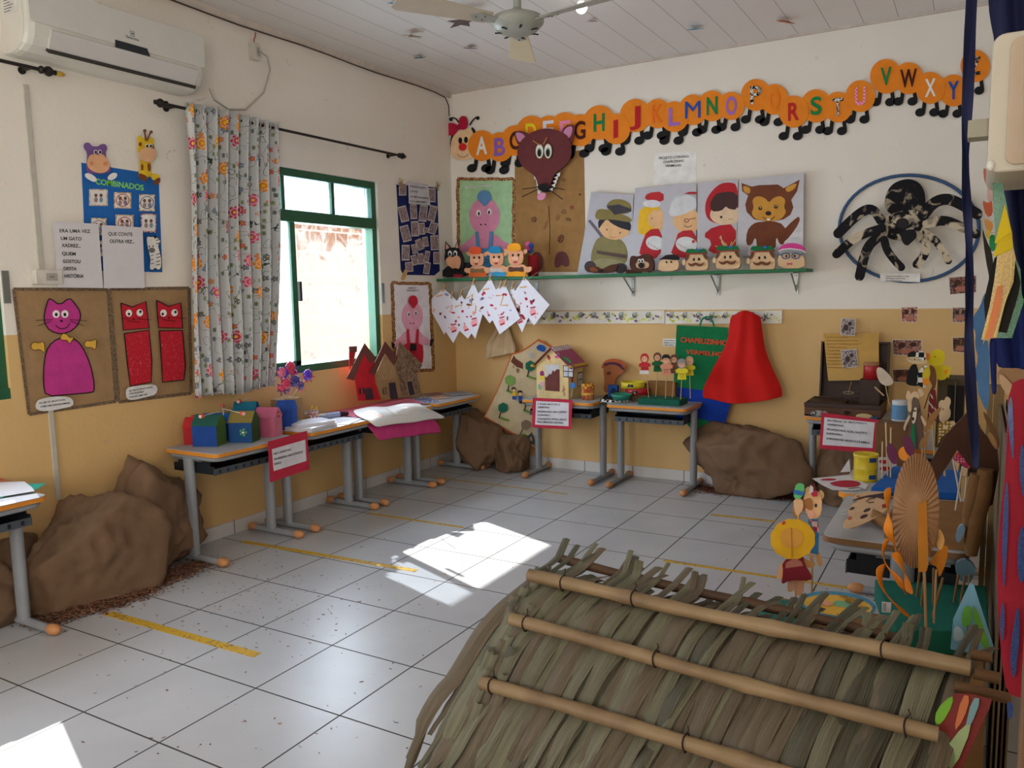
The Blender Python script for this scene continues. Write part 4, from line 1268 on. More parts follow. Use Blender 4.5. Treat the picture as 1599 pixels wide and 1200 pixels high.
# row of foam heads
HF = back(-.20)
def headpup(x, y, w, h, draw, nm, lab):
    standing(nm, lab, HF, draw, 'foam heads along the shelf', t=.002)
def g3(l): return G(l)
SKH = '#e3bd92'
def dwarf(cx, cy, s_, lab):
    X = lambda x, y: g(cx+x*s_, cy+y*s_)
    P = lambda l: [X(*k) for k in l]
    standing('hat_head', lab, HF, [
        ('face', lambda a: (a.p(SKH, P([(-72, 0), (-60, -45), (60, -45), (75, 0), (78, 45), (60, 66), (-68, 66), (-76, 40)]), 1, t=.03), a.e(BLK, *X(-18, -8), 1.6, 2.4), a.e(BLK, *X(16, -10), 1.6, 2.4))),
        ('hair', lambda a: (a.p('#6a4430', P([(-76, 5), (-70, -40), (-45, -45), (-55, -10)]), 1), a.p('#6a4430', P([(76, 0), (70, -45), (40, -48), (55, -15)]), 1))),
        ('hat', lambda a: (a.p('#1c6a3c', P([(-70, -45), (-62, -78), (-20, -80), (20, -72), (60, -85), (78, -50), (72, -42)]), 1, t=.01), a.l('#a52a30', 1.6, P([(-72, -42), (0, -46), (74, -50)])), a.e('#2c6cb4', *X(20, -72), 3, 1.8))),
        ('moustache', lambda a: a.p('#6e4228', P([(-55, 12), (-30, 26), (0, 10), (30, 26), (58, 8), (45, 38), (15, 38), (0, 26), (-15, 40), (-42, 36)]), 1)),
        ('ear', lambda a: a.e(SKH, *X(-78, 12), 2.6, 4.6))], 'hat heads on the shelf', t=.002)
standing('bear_puppet', 'dark brown foam bear face at the left end of the row of foam heads', HF, [
    ('body', lambda a: a.p('#4a2a1c', G([(342, 870), (440, 868), (440, 892), (342, 896)]), t=.02)),
    ('head', lambda a: (a.p('#4f2f22', G([(378, 790), (395, 775), (425, 785), (480, 762), (515, 775), (530, 800), (540, 840), (530, 885), (400, 885), (375, 850)]), 1, t=.03), a.p('#c8a484', G([(415, 830), (440, 812), (480, 812), (512, 830), (500, 862), (425, 862)]), 1), a.e(WHT, *g(443, 812), 2.6, 3.2), a.e(WHT, *g(465, 810), 2.6, 3.2), a.e(BLK, *g(444, 815), 1.2, 1.8), a.e(BLK, *g(464, 813), 1.2, 1.8), a.e(BLK, *g(458, 842), 4.6, 4.4)))])
standing('flat_cap_head', 'foam head in a black flat cap, between the bear and the green-hatted heads', HF, [
    ('face', lambda a: (a.p(SKH, G([(562, 830), (590, 800), (690, 795), (702, 840), (690, 878), (560, 882)]), 1, t=.03), a.e(BLK, *g(618, 820), 1.3, 1.8), a.e(BLK, *g(650, 818), 1.3, 1.8))),
    ('cap', lambda a: a.p('#1e1a1e', G([(566, 805), (600, 785), (620, 770), (690, 768), (712, 795), (700, 808), (600, 800)]), 1, t=.01))])
dwarf(820, 810, 1.0, 'moustached foam head in a green hat, left of three')
dwarf(1030, 795, 1.08, 'moustached foam head in a green hat, middle of three, with straw on its hat')
dwarf(1262, 800, 1.12, 'moustached foam head in a green hat, right of three beside the grandmother head')
standing('straw_bunch', 'bunch of pale straw sticking up behind the middle green-hatted head', back(-.17), [('straw', lambda a: [a.l('#c8a860', 1.3, G([(1030, 735), (x, y)])) for x, y in ((965, 650), (985, 670), (1050, 680), (1078, 665), (940, 710), (1010, 690), (1000, 860))]+[a.l('#c8a860', 1.6, G([(1010, 740), (1010, 868)]))])], cat='straw')
standing('wolf_mask', 'flat brown foam wolf mask lying in front of the hunter print', back(-.22), [
    ('mask', lambda a: (a.p('#50301f', G([(75, 850), (130, 845), (180, 870), (230, 838), (285, 832), (280, 870), (240, 895), (90, 893)]), 1, t=.02), a.p('#8a4a2c', G([(95, 855), (130, 852), (160, 880), (110, 885)]), 1), a.e(BLK, *g(175, 880), 4, 2.4)))], cat='mask')
standing('grandmother_puppet', 'foam grandmother head with grey hair, pink cap and blue glasses', HF, [
    ('face', lambda a: a.p(SKH, G([(1365, 790), (1395, 740), (1520, 740), (1545, 790), (1545, 865), (1370, 860)]), 1, t=.03)),
    ('hair', lambda a: a.p('#9a9a94', G([(1372, 770), (1385, 735), (1420, 728), (1500, 728), (1535, 750), (1548, 790), (1520, 770), (1460, 760), (1400, 765)]), 1, t=.006)),
    ('cap', lambda a: (a.p('#d4418e', G([(1368, 745), (1385, 715), (1420, 695), (1480, 690), (1535, 708), (1560, 745), (1520, 735), (1450, 725), (1400, 732)]), 1, t=.006), a.l('#d9cfd6', 2, G([(1375, 748), (1400, 735), (1450, 730), (1520, 738), (1555, 755)])))),
    ('glasses', lambda a: (a.l('#2c5a94', 1.5, ell(*g(1422, 778), 6, 4.4), closed=True), a.l('#2c5a94', 1.5, ell(*g(1490, 778), 6, 4.4), closed=True), a.l('#2c5a94', 1.5, G([(1375, 768), (1400, 775)])), a.l('#2c5a94', 1.5, G([(1515, 776), (1535, 765)])), a.e(BLK, *g(1428, 780), 1.4, 2), a.e(BLK, *g(1485, 780), 1.4, 2))),
    ('lips', lambda a: a.p('#c85a68', G([(1432, 822), (1450, 828), (1470, 822), (1470, 842), (1450, 836), (1432, 842)]), 1))])

# ================================================================ pegged drawings on a string
q0, q1 = back(-.34), back(-.36)
LNY = -.33
LN = back(LNY)
strg = [(664, 462), (681, 452), (700, 460), (722, 452), (745, 442), (770, 444), (786, 447), (796, 450), (808, 446), (826, 436)]
mb = MB(); mb.tube([LF.at(640, 432, .02)]+[LN.at(*p, .006) for p in strg]+[back(SY-.01).at(838, 426), back(SY-.01).at(845, 430)], .0015, '#c9c2b8', 5)
tag(mb.build('hanging_string'), 'thin string from the window wall to the green shelf carrying pegged drawings', 'string')
SH = [((697, 451), (702, 459), (692, 519), (668, 486), .000, 0), ((708, 462), (733, 490), (710, 536), (686, 500), .01, 1), ((722, 460), (752, 500), (733, 529), (700, 497), .012, 2),
      ((742, 441), (760, 480), (745, 529), (719, 490), .02, 3), ((769, 434), (790, 480), (768, 505), (742, 470), .024, 4), ((785, 446), (808, 500), (788, 516), (758, 475), .03, 5),
      ((793, 444), (817, 497), (785, 522), (762, 476), .04, 6), ((803, 447), (828, 495), (818, 519), (794, 470), .02, 7), ((824, 433), (863, 476), (839, 508), (805, 462), .046, 8)]
SH[0] = ((694, 451), (716, 470), (695, 523), (667, 473), 0, 0)
def drawing(i, q, d):
    rr = random.Random(i*7+1)
    a = Art(LN, .01+d*.9, .0006)
    a.p(mat('#dcdae4', .8, 'drawing_paper', var=.02), q[:4])
    top, rt, bt, lf_ = [Vector(k) for k in q[:4]]
    L_ = lambda u, v: tuple(top*(1-u)*(1-v)+rt*u*(1-v)+lf_*(1-u)*v+bt*u*v)
    pts = [(.05+.15*k, .22 if k % 2 else .48) for k in range(6)]
    a.l('#cf9f6c', 2.2, [L_(*p) for p in pts[:2+i % 4]])
    for k in range(rr.randint(9, 13)):
        u, v = rr.uniform(.08, .9), rr.uniform(.08, .9)
        c = rr.choice(['#6b3a2e', '#b02038', '#e79aa0', '#e8a090', '#b02038', '#7c4a34', '#8a94c4'])
        p = L_(u, v)
        a.p(c, ell(p[0], p[1], rr.uniform(1.4, 4), rr.uniform(1, 2.2), rr.uniform(0, 180), 8))
        a.d = .0106+d*.9
    p = L_(.75, .7); a.d = .0112+d*.9
    a.p('#eaa0a2', ell(p[0], p[1], 5, 5)); a.l('#b01c34', 2.4, [(p[0]-3, p[1]+5), (p[0]+4, p[1]+2)]); a.l('#b01c34', 2, [(p[0]-4, p[1]-6), (p[0]+4, p[1]-8)])
    o = a.build('pegged_drawing')
    tag(o, PEGLAB[i], 'drawing', 'pegged drawings')
    mb = MB()
    c = LN.at(top.x, top.y+1, .013+d*.9)
    dr = Vector((.35, 0, .94)).normalized()
    R = Matrix.Rotation(.36, 3, 'Y')
    mb.box(c+Vector((0, -.004, 0))+dr*.012, (.010, .006, .062), PEG, R, top=(.008, .004)); mb.box(c+Vector((0, .006, 0))+dr*.012, (.010, .006, .062), PEG, R)
    mb.tube([c+Vector((-.006, -.008, 0))+dr*.01, c+Vector((.006, -.008, 0))+dr*.01, c+Vector((.006, .009, 0))+dr*.01, c+Vector((-.006, .009, 0))+dr*.01], .0012, '#8a8a88', 5)
    tag(mb.build('wooden_peg'), 'peg holding the '+PEGLAB[i], 'peg', 'wooden pegs on the string')
PEGLAB = ['leftmost hanging drawing, against the pig poster', 'second hanging drawing from the left', 'third hanging drawing from the left', 'fourth hanging drawing, with pink and red pieces at its foot',
          'hanging drawing pegged highest on the left half, just under the shelf edge', 'narrow drawing mostly hidden behind the large central one', 'large central hanging drawing with a zigzag of sticks', 'hanging drawing showing low behind the last two', 'rightmost hanging drawing, with a long zigzag and a red figure']
for i, s_ in enumerate(SH): drawing(i, s_, s_[4])
mb = MB(); c = LF.at(*z8(95, 565), .012); mb.box(c, (.010, .018, .085), PEG, Matrix.Rotation(-.6, 3, 'X')); mb.box(c+Vector((.012, .005, 0)), (.010, .014, .085), PEG, Matrix.Rotation(-.6, 3, 'X'))
tag(mb.build('wooden_peg'), 'large wooden peg under the lower left corner of the navy photo board', 'peg')

# ================================================================ curtain, rods, air conditioner, sockets
IRON = mat('#37322f', .45, 'dark_iron', metal=.6)
def rod(name, label, y0, y1, z, x=.085, tip=None, brackets=()):
    r = thing(name, label, 'curtain rod', (x, (y0+y1)/2, z))
    mb = MB(); mb.cyl((x, y0, z), (x, y1, z), .0085, IRON); mb.build('rod', r)
    for y, s_ in ((y0, -1), (y1, 1)):
        mb = MB(); mb.lathe([(.009, 0), (.018, .008), (.018, .016), (.010, .022), (.022, .038), (.024, .05), (.014, .066), (.010, .072), (.013, .08), (0, .088)], (x, y, z), IRON, axis=(0, s_, 0), n=14); mb.build('finial', r)
    for y in brackets:
        mb = MB(); mb.tube([(.001, y, z), (x, y, z)], .007, IRON, 8); mb.cyl((.0005, y, z), (.006, y, z), .018, IRON); mb.build('rod_bracket', r)
    if tip is not None:
        mb = MB(); mb.ball((x, y1+.098, z), (.012, .028, .012), '#c9a23c', 10, 8); mb.build('yellow_tip', r)
    return r
LR = left(.085)
ca, cb_ = LR.at(262, 163), LR.at(622, 243)
RZ = (ca.z+cb_.z)/2
rod('curtain_rod', 'black curtain rod above the far window with the floral curtain', ca.y, cb_.y, RZ, brackets=(ca.y+.05, cb_.y-.02))
cc = LR.at(60, 108)
rod('curtain_rod', 'black curtain rod with a yellow tip at the top left edge', -5.35, cc.y, cc.z, tip=1, brackets=(cc.y-.03, -5.2))
# floral print
m_fl = new_mat('floral_print_cotton')
nt, N, L, B = nodes(m_fl)
uv = N('ShaderNodeUVMap')
def vor(scale, rnd=1.0):
    v = N('ShaderNodeTexVoronoi'); v.voronoi_dimensions = '2D'; v.inputs['Scale'].default_value = scale; v.inputs['Randomness'].default_value = rnd
    L(uv.outputs[0], v.inputs['Vector'])
    sub = N('ShaderNodeVectorMath'); sub.operation = 'SUBTRACT'
    L(uv.outputs[0], sub.inputs[0]); L(v.outputs['Position'], sub.inputs[1])
    s_ = N('ShaderNodeSeparateXYZ'); L(sub.outputs[0], s_.inputs[0])
    ang = mth(N, L, 'ARCTAN2', s_.outputs[1], s_.outputs[0])
    ln_ = N('ShaderNodeVectorMath'); ln_.operation = 'LENGTH'; L(sub.outputs[0], ln_.inputs[0])
    return v, ang, ln_.outputs['Value'], s_
def petals(scale, R, petn, colors, prob, base, core='#e9c23a'):
    v, ang, d, s_ = vor(scale)
    w = mth(N, L, 'MULTIPLY_ADD', mth(N, L, 'ABSOLUTE', mth(N, L, 'SINE', mth(N, L, 'MULTIPLY', ang, petn))), .42*R, .58*R)
    on = mth(N, L, 'LESS_THAN', d, w)
    sc_ = N('ShaderNodeSeparateColor'); L(v.outputs['Color'], sc_.inputs[0])
    on = mth(N, L, 'MULTIPLY', on, mth(N, L, 'LESS_THAN', sc_.outputs[1], prob))
    r_ = N('ShaderNodeValToRGB'); r_.color_ramp.interpolation = 'CONSTANT'
    el = r_.color_ramp.elements
    el[0].color = C(colors[0])+(1,); el[0].position = 0
    el[1].color = C(colors[1])+(1,); el[1].position = 1/len(colors)
    for i in range(2, len(colors)):
        e = el.new(i/len(colors)); e.color = C(colors[i])+(1,)
    L(sc_.outputs[0], r_.inputs[0])
    ring = mth(N, L, 'SINE', mth(N, L, 'MULTIPLY', d, 14/R))
    shade = mixc(N, L, mth(N, L, 'MULTIPLY', mth(N, L, 'GREATER_THAN', ring, .5), .35), r_.outputs[0], (1, .95, .85))
    col = mixc(N, L, mth(N, L, 'LESS_THAN', d, R*.22), shade, core)
    return mixc(N, L, on, base, col)
base = (.57, .58, .575)
ns = N('ShaderNodeTexNoise'); ns.noise_dimensions = '2D'; ns.inputs['Scale'].default_value = 9; ns.inputs['Detail'].default_value = 1.5; L(uv.outputs[0], ns.inputs['Vector'])
st = mth(N, L, 'LESS_THAN', mth(N, L, 'ABSOLUTE', mth(N, L, 'SUBTRACT', ns.outputs['Fac'], .5)), .005)
cur = mixc(N, L, st, base, '#3c4a44')
cur = petals(21, .013, 1.0, ['#5c7040', '#7d8c60', '#4a5a60', '#5a6c48'], .42, cur, core='#5c7040')
cur = petals(15, .018, 2.5, ['#4a6a94', '#c0392f', '#3a4a6a', '#c96a3a'], .34, cur)
cur = petals(6.2, .040, 3.5, ['#c23e5e', '#e68a1e', '#d8547a', '#e68a1e'], .62, cur)
L(cur, B.inputs['Base Color']); B.inputs['Roughness'].default_value = .9; B.inputs['Specular IOR Level'].default_value = .1
def curtain():
    top_l, top_r = LR.at(289, 172), LR.at(432, 196)
    bot_l, bot_r = LR.at(305, 628), LR.at(430, 612)
    r = thing('curtain', 'floral print curtain gathered on the black rod left of the window', 'curtain', Vector((.1, (top_l.y+top_r.y)/2, bot_l.z)))
    mb = MB(); mb.uv = []
    nx, nz = 150, 26
    ztop = RZ+.035
    g = []
    waves = 8.5
    U = [0.0]
    amp = .045
    for i in range(nx+1):
        if i:
            ds = (top_r.y-top_l.y)/nx
            dd = amp*2*PI*waves/nx
            U.append(U[-1]+math.hypot(ds, dd*abs(math.cos(2*PI*waves*i/nx))))
    for k in range(nz+1):
        t = k/nz
        zb = bot_l.z+.02
        row = []
        for i in range(nx+1):
            s_ = i/nx
            y = (top_l.y*(1-t)+(bot_l.y)*t)*(1-s_)+(top_r.y*(1-t)+(bot_r.y)*t)*s_
            ph = 2*PI*waves*s_+.5*math.sin(3*t+s_*4)
            x = .085+amp*(1-.15*t)*math.sin(ph)+.012*math.sin(5*s_+6*t)
            y += .010*math.sin(2*ph)*(1 if t > .02 else 1)
            z = ztop+(zb-ztop)*t+(.01*math.sin(s_*9) if t == 1 else 0)
            row.append((max(x, .02), y, z)); mb.uv.append((U[i], z))
        g.append(row)
    mb.sheet(g, m_fl)
    mb.build('curtain_cloth', r, solid=.002)
    for i in range(17):
        s_ = (i+.25)/17
        y = top_l.y*(1-s_)+top_r.y*s_
        mb = MB()
        pts = [(.085+.020*math.cos(a), y, RZ+.020*math.sin(a)) for a in [2*PI*j/14 for j in range(15)]]
        mb.tube(pts, .004, mat('#b9b4ab', .4), 6); mb.build('eyelet', r)
curtain()
# split air conditioner
ACW = mat('#d6d4c9', .32, 'white_ac_plastic', var=.02, spec=.5)
ac_y0, ac_y1 = -3.62, -2.66
ac_z0 = 2.56
c0 = thing('air_conditioner', 'white split air conditioner high on the window wall above the rules poster', 'air conditioner', (.1, (ac_y0+ac_y1)/2, ac_z0))
prof = [(0, .0), (.07, -.004), (.13, .006), (.175, .03), (.20, .07), (.208, .12), (.205, .27), (.19, .292), (.16, .30), (0, .30)]
ZA = ac_z0+.0
def acslice(y, k): return [Vector((.0+p[0]*k+0, y, ZA+.15+(p[1]-.15)*(k*.5+.5))) for p in prof]
mb = MB()
rows = [acslice(ac_y0, .86), acslice(ac_y0+.012, .95), acslice(ac_y0+.035, 1), acslice(ac_y1-.035, 1), acslice(ac_y1-.012, .95), acslice(ac_y1, .86)]
n = len(prof)
vs = [p for r_ in rows for p in r_]
fs = [(i*n+j, i*n+j+1, (i+1)*n+j+1, (i+1)*n+j) for i in range(len(rows)-1) for j in range(n-1)]+[tuple(range(n)), tuple((len(rows)-1)*n+j for j in range(n))[::-1]]
mb.add(vs, fs, ACW)
mb.build('casing', c0, bevel=.004)
ym = (ac_y0+ac_y1)/2
Ffront = Frame((.2095, ym, ZA), (0, 1, 0), (0, 0, 1))
mb = MB(); hw = (ac_y1-ac_y0)/2
mb.prism(Ffront, rounded(2*hw-.02, .165, .02), -.006, .004, mat('#cfcdc6', .3, var=.02)); mb.v = [v+Vector((0, 0, .205)) for v in mb.v]; mb.build('front_panel', c0)
mb = MB()
fl = [Vector((.213, ym-hw+.10, ZA+.105)), Vector((.213, ym+hw-.06, ZA+.105)), Vector((.176, ym+hw-.06, ZA+.030)), Vector((.176, ym-hw+.10, ZA+.030))]
nn = Vector((.85, 0, -.5)).normalized()*.012
vs = fl+[v+nn for v in fl]
mb.add(vs, [(0, 1, 2, 3), (7, 6, 5, 4), (0, 4, 5, 1), (1, 5, 6, 2), (2, 6, 7, 3), (3, 7, 4, 0)], mat('#cbc7c4', .3, var=.02)); mb.build('air_flap', c0, bevel=.002)
mb = MB(); mb.box((.176, ym+.02, ZA+.022), (.03, 2*hw-.16, .016), '#3b3632', Matrix.Rotation(.6, 3, 'Y')); mb.build('air_outlet_slot', c0)
mb = MB(); mb.prism(Ffront, [(-.06, .105), (.13, .105), (.115, .140), (-.06, .140)], .002, .0065, mat('#2b2c31', .25, var=0)); mb.build('display_window', c0)
def logo(a):
    pass
mb = MB()
mb.prism(Ffront, [(.024, .180), (.050, .180), (.050, .205), (.024, .205)], .004, .0046, '#6d6f74'); mb.prism(Ffront, [(.027, .183), (.047, .183), (.047, .202), (.027, .202)], .0046, .005, '#cfcdc6')
mb.prism(Ffront, [(.031, .184), (.043, .1925), (.031, .201)], .005, .0054, '#6d6f74'); mb.prism(Ffront, [(.045, .185), (.045, .200), (.036, .1925)], .005, .0054, '#6d6f74')
vs_, fs_ = text_mesh('Electrolux'); k = .075/max(v[0] for v in vs_)
mb.add([Ffront.w(v[0]*k, .165+v[1]*k, .005) for v in vs_], fs_, '#77797c'); mb.build('maker_badge', c0)
FS = Frame((0, ac_y0-.0005, ZA), (1, 0, 0), (0, 0, 1))
mb = MB(); mb.prism(FS, [(.03, .17), (.145, .17), (.145, .27), (.03, .27)], 0, .0008, '#d8d6d2')
mb.prism(FS, [(.035, .255), (.14, .255), (.14, .285), (.035, .285)], .0008, .0014, '#d0623c')
for j in range(6): mb.prism(FS, [(.04, .18+.012*j), (.09+.012*(j % 3), .18+.012*j), (.09+.012*(j % 3), .184+.012*j), (.04, .184+.012*j)], .0008, .0014, '#7c7a76')
mb.build('rating_label', c0)
# socket boxes, trunking and cable
def sock(name, label, x, y, w=.08, h=.05):
    p = LF.at(x, y)
    r = thing(name, label, 'socket', p)
    mb = MB(); mb.box(p+Vector((.02, 0, 0)), (.04, w, h), '#cfcabf'); mb.build('socket_box', r, bevel=.004)
    mb = MB(); mb.box(p+Vector((.0415, .01, 0)), (.003, w*.4, h*.5), '#a8a297')
    for dy in (-.008, 0, .008): mb.cyl(p+Vector((.042, .01+dy, 0)), p+Vector((.0445, .01+dy, 0)), .0025, '#3a3632', n=8)
    mb.build('socket_face', r)
    return p
ps = sock('wall_socket', 'white surface socket feeding the air conditioner, near the ceiling', 394, 82, .05, .10)
sock('wall_socket', 'white surface socket beside the rhyme sheet at the left', 70, 433, .13, .07)
mb = MB(); mb.tube([ps+Vector((.05, .02, 0)), ps+Vector((.06, .06, -.02)), LF.at(416, 110, .03), LF.at(408, 145, .02), LF.at(380, 172, .02), LF.at(352, 172, .03), LF.at(325, 158, .05), LF.at(312, 142, .08)], .005, '#b5aea4')
tag(mb.build('power_cable'), 'grey power cable looping from the air conditioner to its socket', 'cable')
mb = MB(); mb.tube([ps+Vector((.02, 0, .05)), ps+Vector((.03, -.01, .07)), ps+Vector((.02, .01, .09)), ps+Vector((.015, .02, .12))], .003, '#a8353a')
tag(mb.build('red_wire'), 'short red wire above the air conditioner socket', 'wire')
def trunk(pts, lab, w=.022):
    mb = MB()
    for a_, b_ in zip(pts, pts[1:]):
        A, B_ = LF.at(*a_), LF.at(*b_)
        if abs(A.y-B_.y) < abs(A.z-B_.z): mb.box(((.005), A.y, (A.z+B_.z)/2), (.01, w, abs(A.z-B_.z)+w), '#bdb9ad')
        else: mb.box((.005, (A.y+B_.y)/2, A.z), (.01, abs(A.y-B_.y), w), '#bdb9ad')
    tag(mb.build('cable_trunking'), lab, 'trunking')
trunk([(39, 136), (61, 425)], 'grey vertical cable trunking from the near window down to the left socket')
trunk([(78, 640), (98, 775)], 'cream vertical cable trunking below the pink cat poster')
# ================================================================ coloured paper boxes on the first desk
Z0 = DH
def card(c, **k): return mat(c, .8, 'coloured_card', bump=.15, bscale=30, **k)
def gable_box(px_, py_, az, w, d, h, rh, body, roof, side, lab, deco=None):
    p = flat(Z0).at(px_, py_) if px_ > 1 else Vector((px_, py_, Z0))
    if p.x-d*.9 < .03: p.x = .03+d*.9
    r = thing('paper_box', lab, 'box', p, 'coloured paper boxes with pitched lids')
    a = math.radians(az); n = Vector((math.cos(a), math.sin(a), 0)); u = Vector((0, 0, 1)).cross(n)
    def W(x, y, z): return p+u*x-n*y+Vector((0, 0, z))
    mb = MB()
    vs = [W(x, y, z) for z in (.0, h) for x, y in ((-w/2, 0), (w/2, 0), (w/2, d), (-w/2, d))]
    mb.add(vs, [(0, 3, 2, 1), (4, 5, 6, 7), (0, 1, 5, 4), (2, 3, 7, 6)], card(body))
    mb.add(vs, [(1, 2, 6, 5), (3, 0, 4, 7)], card(side))
    mb.build('box_body', r, bevel=.002)
    mb = MB()
    e = .004
    rv = [W(-w/2-e, -e, h), W(w/2+e, -e, h), W(w/2+e, d+e, h), W(-w/2-e, d+e, h), W(-w/2-e, d*.42, h+rh), W(w/2+e, d*.42, h+rh), W(w/2+e, d*.58, h+rh), W(-w/2-e, d*.58, h+rh)]
    mb.add(rv, [(0, 1, 5, 4), (2, 3, 7, 6), (4, 5, 6, 7), (0, 3, 2, 1)], card(roof)); mb.add(rv, [(1, 2, 6, 5), (3, 0, 4, 7)], card(side))
    mb.build('pitched_lid', r, bevel=.002)
    if deco: deco(r, W, w, d, h, rh)
    return r
def bow(c):
    def f(r, W, w, d, h, rh):
        mb = MB()
        for s_ in (-1, 1): mb.ball(W(s_*.025, d*.3, h+rh+.004), (.022, .01, .012), c)
        mb.ball(W(0, d*.3, h+rh+.01), .008, c); mb.build('bow', r)
    return f
def flower(x, z, cols, sidef=False):
    def f(r, W, w, d, h, rh):
        mb = MB()
        for k in range(5):
            a = 2*PI*k/5
            c = W(w/2+.003, d/2+.016*math.cos(a), z+.016*math.sin(a)) if sidef else W(x+.016*math.cos(a), -.003, z+.016*math.sin(a))
            mb.ball(c, .009, cols[0], 8, 5)
        mb.ball(W(w/2+.006, d/2, z) if sidef else W(x, -.006, z), .007, cols[1], 8, 5); mb.build('flower_ornament', r)
    return f
gable_box(.13, -2.69, -60, .16, .11, .10, .055, '#1d54a0', '#1d62ae', '#1b4a90', 'blue paper box half hidden behind the red and green-lidded ones')
gable_box(.13, -2.47, -60, .13, .10, .14, .055, '#1d5aa0', '#1c6e8a', '#1b4a90', 'teal-lidded paper box standing behind the pink one')
gable_box(274, 691, -60, .15, .11, .095, .055, '#a8222a', '#b8282c', '#8e1c24', 'red paper box with a bow, leftmost on the desk', bow('#c22a30'))
gable_box(320, 698, -68, .145, .11, .115, .058, '#1c4896', '#235a50', '#4c6a2c', 'blue paper box with a dark green lid, in front at the left')
gable_box(376, 692, -66, .135, .11, .115, .060, '#1d4a80', '#8a7a3e', '#33512c', 'blue paper box with an olive lid and a green jewel', flower(.02, .06, ('#5c9a7c', '#e6efe8')))
gable_box(414, 683, -68, .12, .11, .115, .055, '#c2607c', '#c8688a', '#d88098', 'pink paper box with a flower on its side', flower(.03, .13, ('#b04a6a', '#e8a050'), True))
gable_box(445, 672, -62, .10, .10, .12, .060, '#2850a8', '#2a52a6', '#2c5ab8', 'plain blue paper box at the right end of the row')
def lolly(a, b, z, lab):
    f = flat(z)
    A, B_ = f.at(*a), f.at(*b)
    r = thing('lollipop', lab, 'lollipop', A, 'lollipops lying on the paper boxes')
    mb = MB(); mb.cyl(A, B_, .0022, '#e6e2dc', n=7); mb.build('stick', r)
    mb = MB(); mb.ball(A, .013, '#d2574c', 10, 7); mb.cyl(A, A+(A-B_).normalized()*.022, .004, '#e8b8ac', r1=.010, n=8); mb.build('wrapped_candy', r)
lolly((316, 650), (342, 643), Z0+.182, 'wrapped lollipop lying on the dark green lid')
lolly((378, 646), (350, 639), Z0+.184, 'wrapped lollipop lying on the olive lid')
lolly((347, 634), (349, 648), Z0+.190, 'wrapped lollipop pointing up between the green and olive lids')
lolly((374, 627), (388, 622), Z0+.20, 'wrapped lollipop at the foot of the curtain behind the boxes')
# flower vase made of kraft card with shiny purple and pink balls
p = flat(Z0).at(462, 668); p = Vector((.14, -2.13, Z0))
r = thing('candy_bouquet', 'kraft card pot of shiny purple and pink wrapped sweets beside the curtain', 'bouquet', p)
mb = MB(); mb.box(p+Vector((0, 0, .09)), (.11, .15, .18), KR, top=(.12, .16)); mb.build('card_pot', r, bevel=.003)
SHINY = [mat('#5a2cc0', .15, 'purple_foil', spec=.9, var=.3, scale=60), mat('#d8335c', .2, 'pink_foil', spec=.9, var=.3, scale=60), mat('#3c3a8c', .2, 'blue_foil', spec=.9, var=.4, scale=60), mat('#e0678a', .2, 'rose_foil', spec=.9, var=.4, scale=60)]
F_ = left(.17)
for (x, y, rd, c) in ((478, 586, 10, 0), (456, 575, 11, 1), (436, 582, 9, 3), (446, 584, 7, 0), (459, 595, 10, 2), (442, 600, 10, 1), (450, 605, 8, 2), (468, 602, 8, 2), (436, 606, 7, 1), (464, 583, 6, 1)):
    c_ = F_.at(x, y, .03*math.sin(x)); mb = MB()
    mb.ball(c_, (.018, rd*.0038, rd*.0038), SHINY[c], 12, 8)
    for k in range(7): mb.add([c_, c_+Vector((.012, .05*math.cos(k*.9+x), .05*math.sin(k*.9+x))), c_+Vector((.014, .05*math.cos(k*.9+.2+x), .05*math.sin(k*.9+.2+x)))], [(0, 1, 2)], SHINY[(c+1) % 4])
    mb.cyl((p.x, p.y, Z0+.14), c_, .0025, '#d8c8b0', n=5)
    mb.build('wrapped_sweet', r)
for x, y, lab, c in ((484, 655, 'small cone hat with a yellow tip beside the card pot', '#9a5a8a'), (495, 657, 'small pale cone hat to the right of the yellow-tipped one', '#b08aa8')):
    b = flat(Z0).at(x, y); b.x = max(b.x, .09)
    mb = MB(); mb.cyl(b, b+Vector((0, 0, .075)), .028, pat('leopard', c, '#e8d8d0', 60, th=.5), r1=.008, n=14); mb.cyl(b+Vector((0, 0, .075)), b+Vector((0, 0, .10)), .008, '#e0b040', r1=.001, n=10)
    tag(mb.build('paper_cone'), lab, 'cone hat', 'small cone hats')
# books and papers on the second desk
def flat_poly(name, lab, cat, pts, z, h, m, group=None, dz=None, parts=()):
    F = flat(z); mb = MB()
    mb.prism(F, [F.px(*q) for q in pts], 0, h, m)
    return tag(mb.build(name), lab, cat, group)
PAP = mat('#dedce2', .8, 'paper_stack', var=.04)
def slab(name, lab, cat, cx, cy, w, d, h, rz, z, m, pages=None, cover=None, group=None):
    R = Matrix.Rotation(math.radians(rz), 3, 'Z')
    c = Vector((cx, cy, z))
    if cover is None:
        mb = MB(); mb.box(c+Vector((0, 0, h/2)), (w, d, h), m, R); return tag(mb.build(name, bevel=.0008), lab, cat, group)
    r = thing(name, lab, cat, c, group)
    mb = MB(); mb.box(c+Vector((0, 0, h/2)), (w-.006, d-.006, h-.004), PAP, R); mb.build('pages', r)
    mb = MB(); mb.box(c+Vector((0, 0, h-.001)), (w, d, .002), m, R); mb.box(c+Vector((0, 0, .001)), (w, d, .002), m, R); mb.build('cover', r)
    return r
slab('book', 'thick white paper book, lowest of the pile at the front of the second desk', 'book', .33, -2.12, .20, .27, .022, 8, Z0, PAP, cover='#c9cad4', group='books and papers piled on the second desk')
slab('book', 'white paper book lying turned on top of the thick white one', 'book', .30, -2.10, .19, .26, .016, -18, Z0+.023, PAP, cover='#b4b8cc', group='books and papers piled on the second desk')
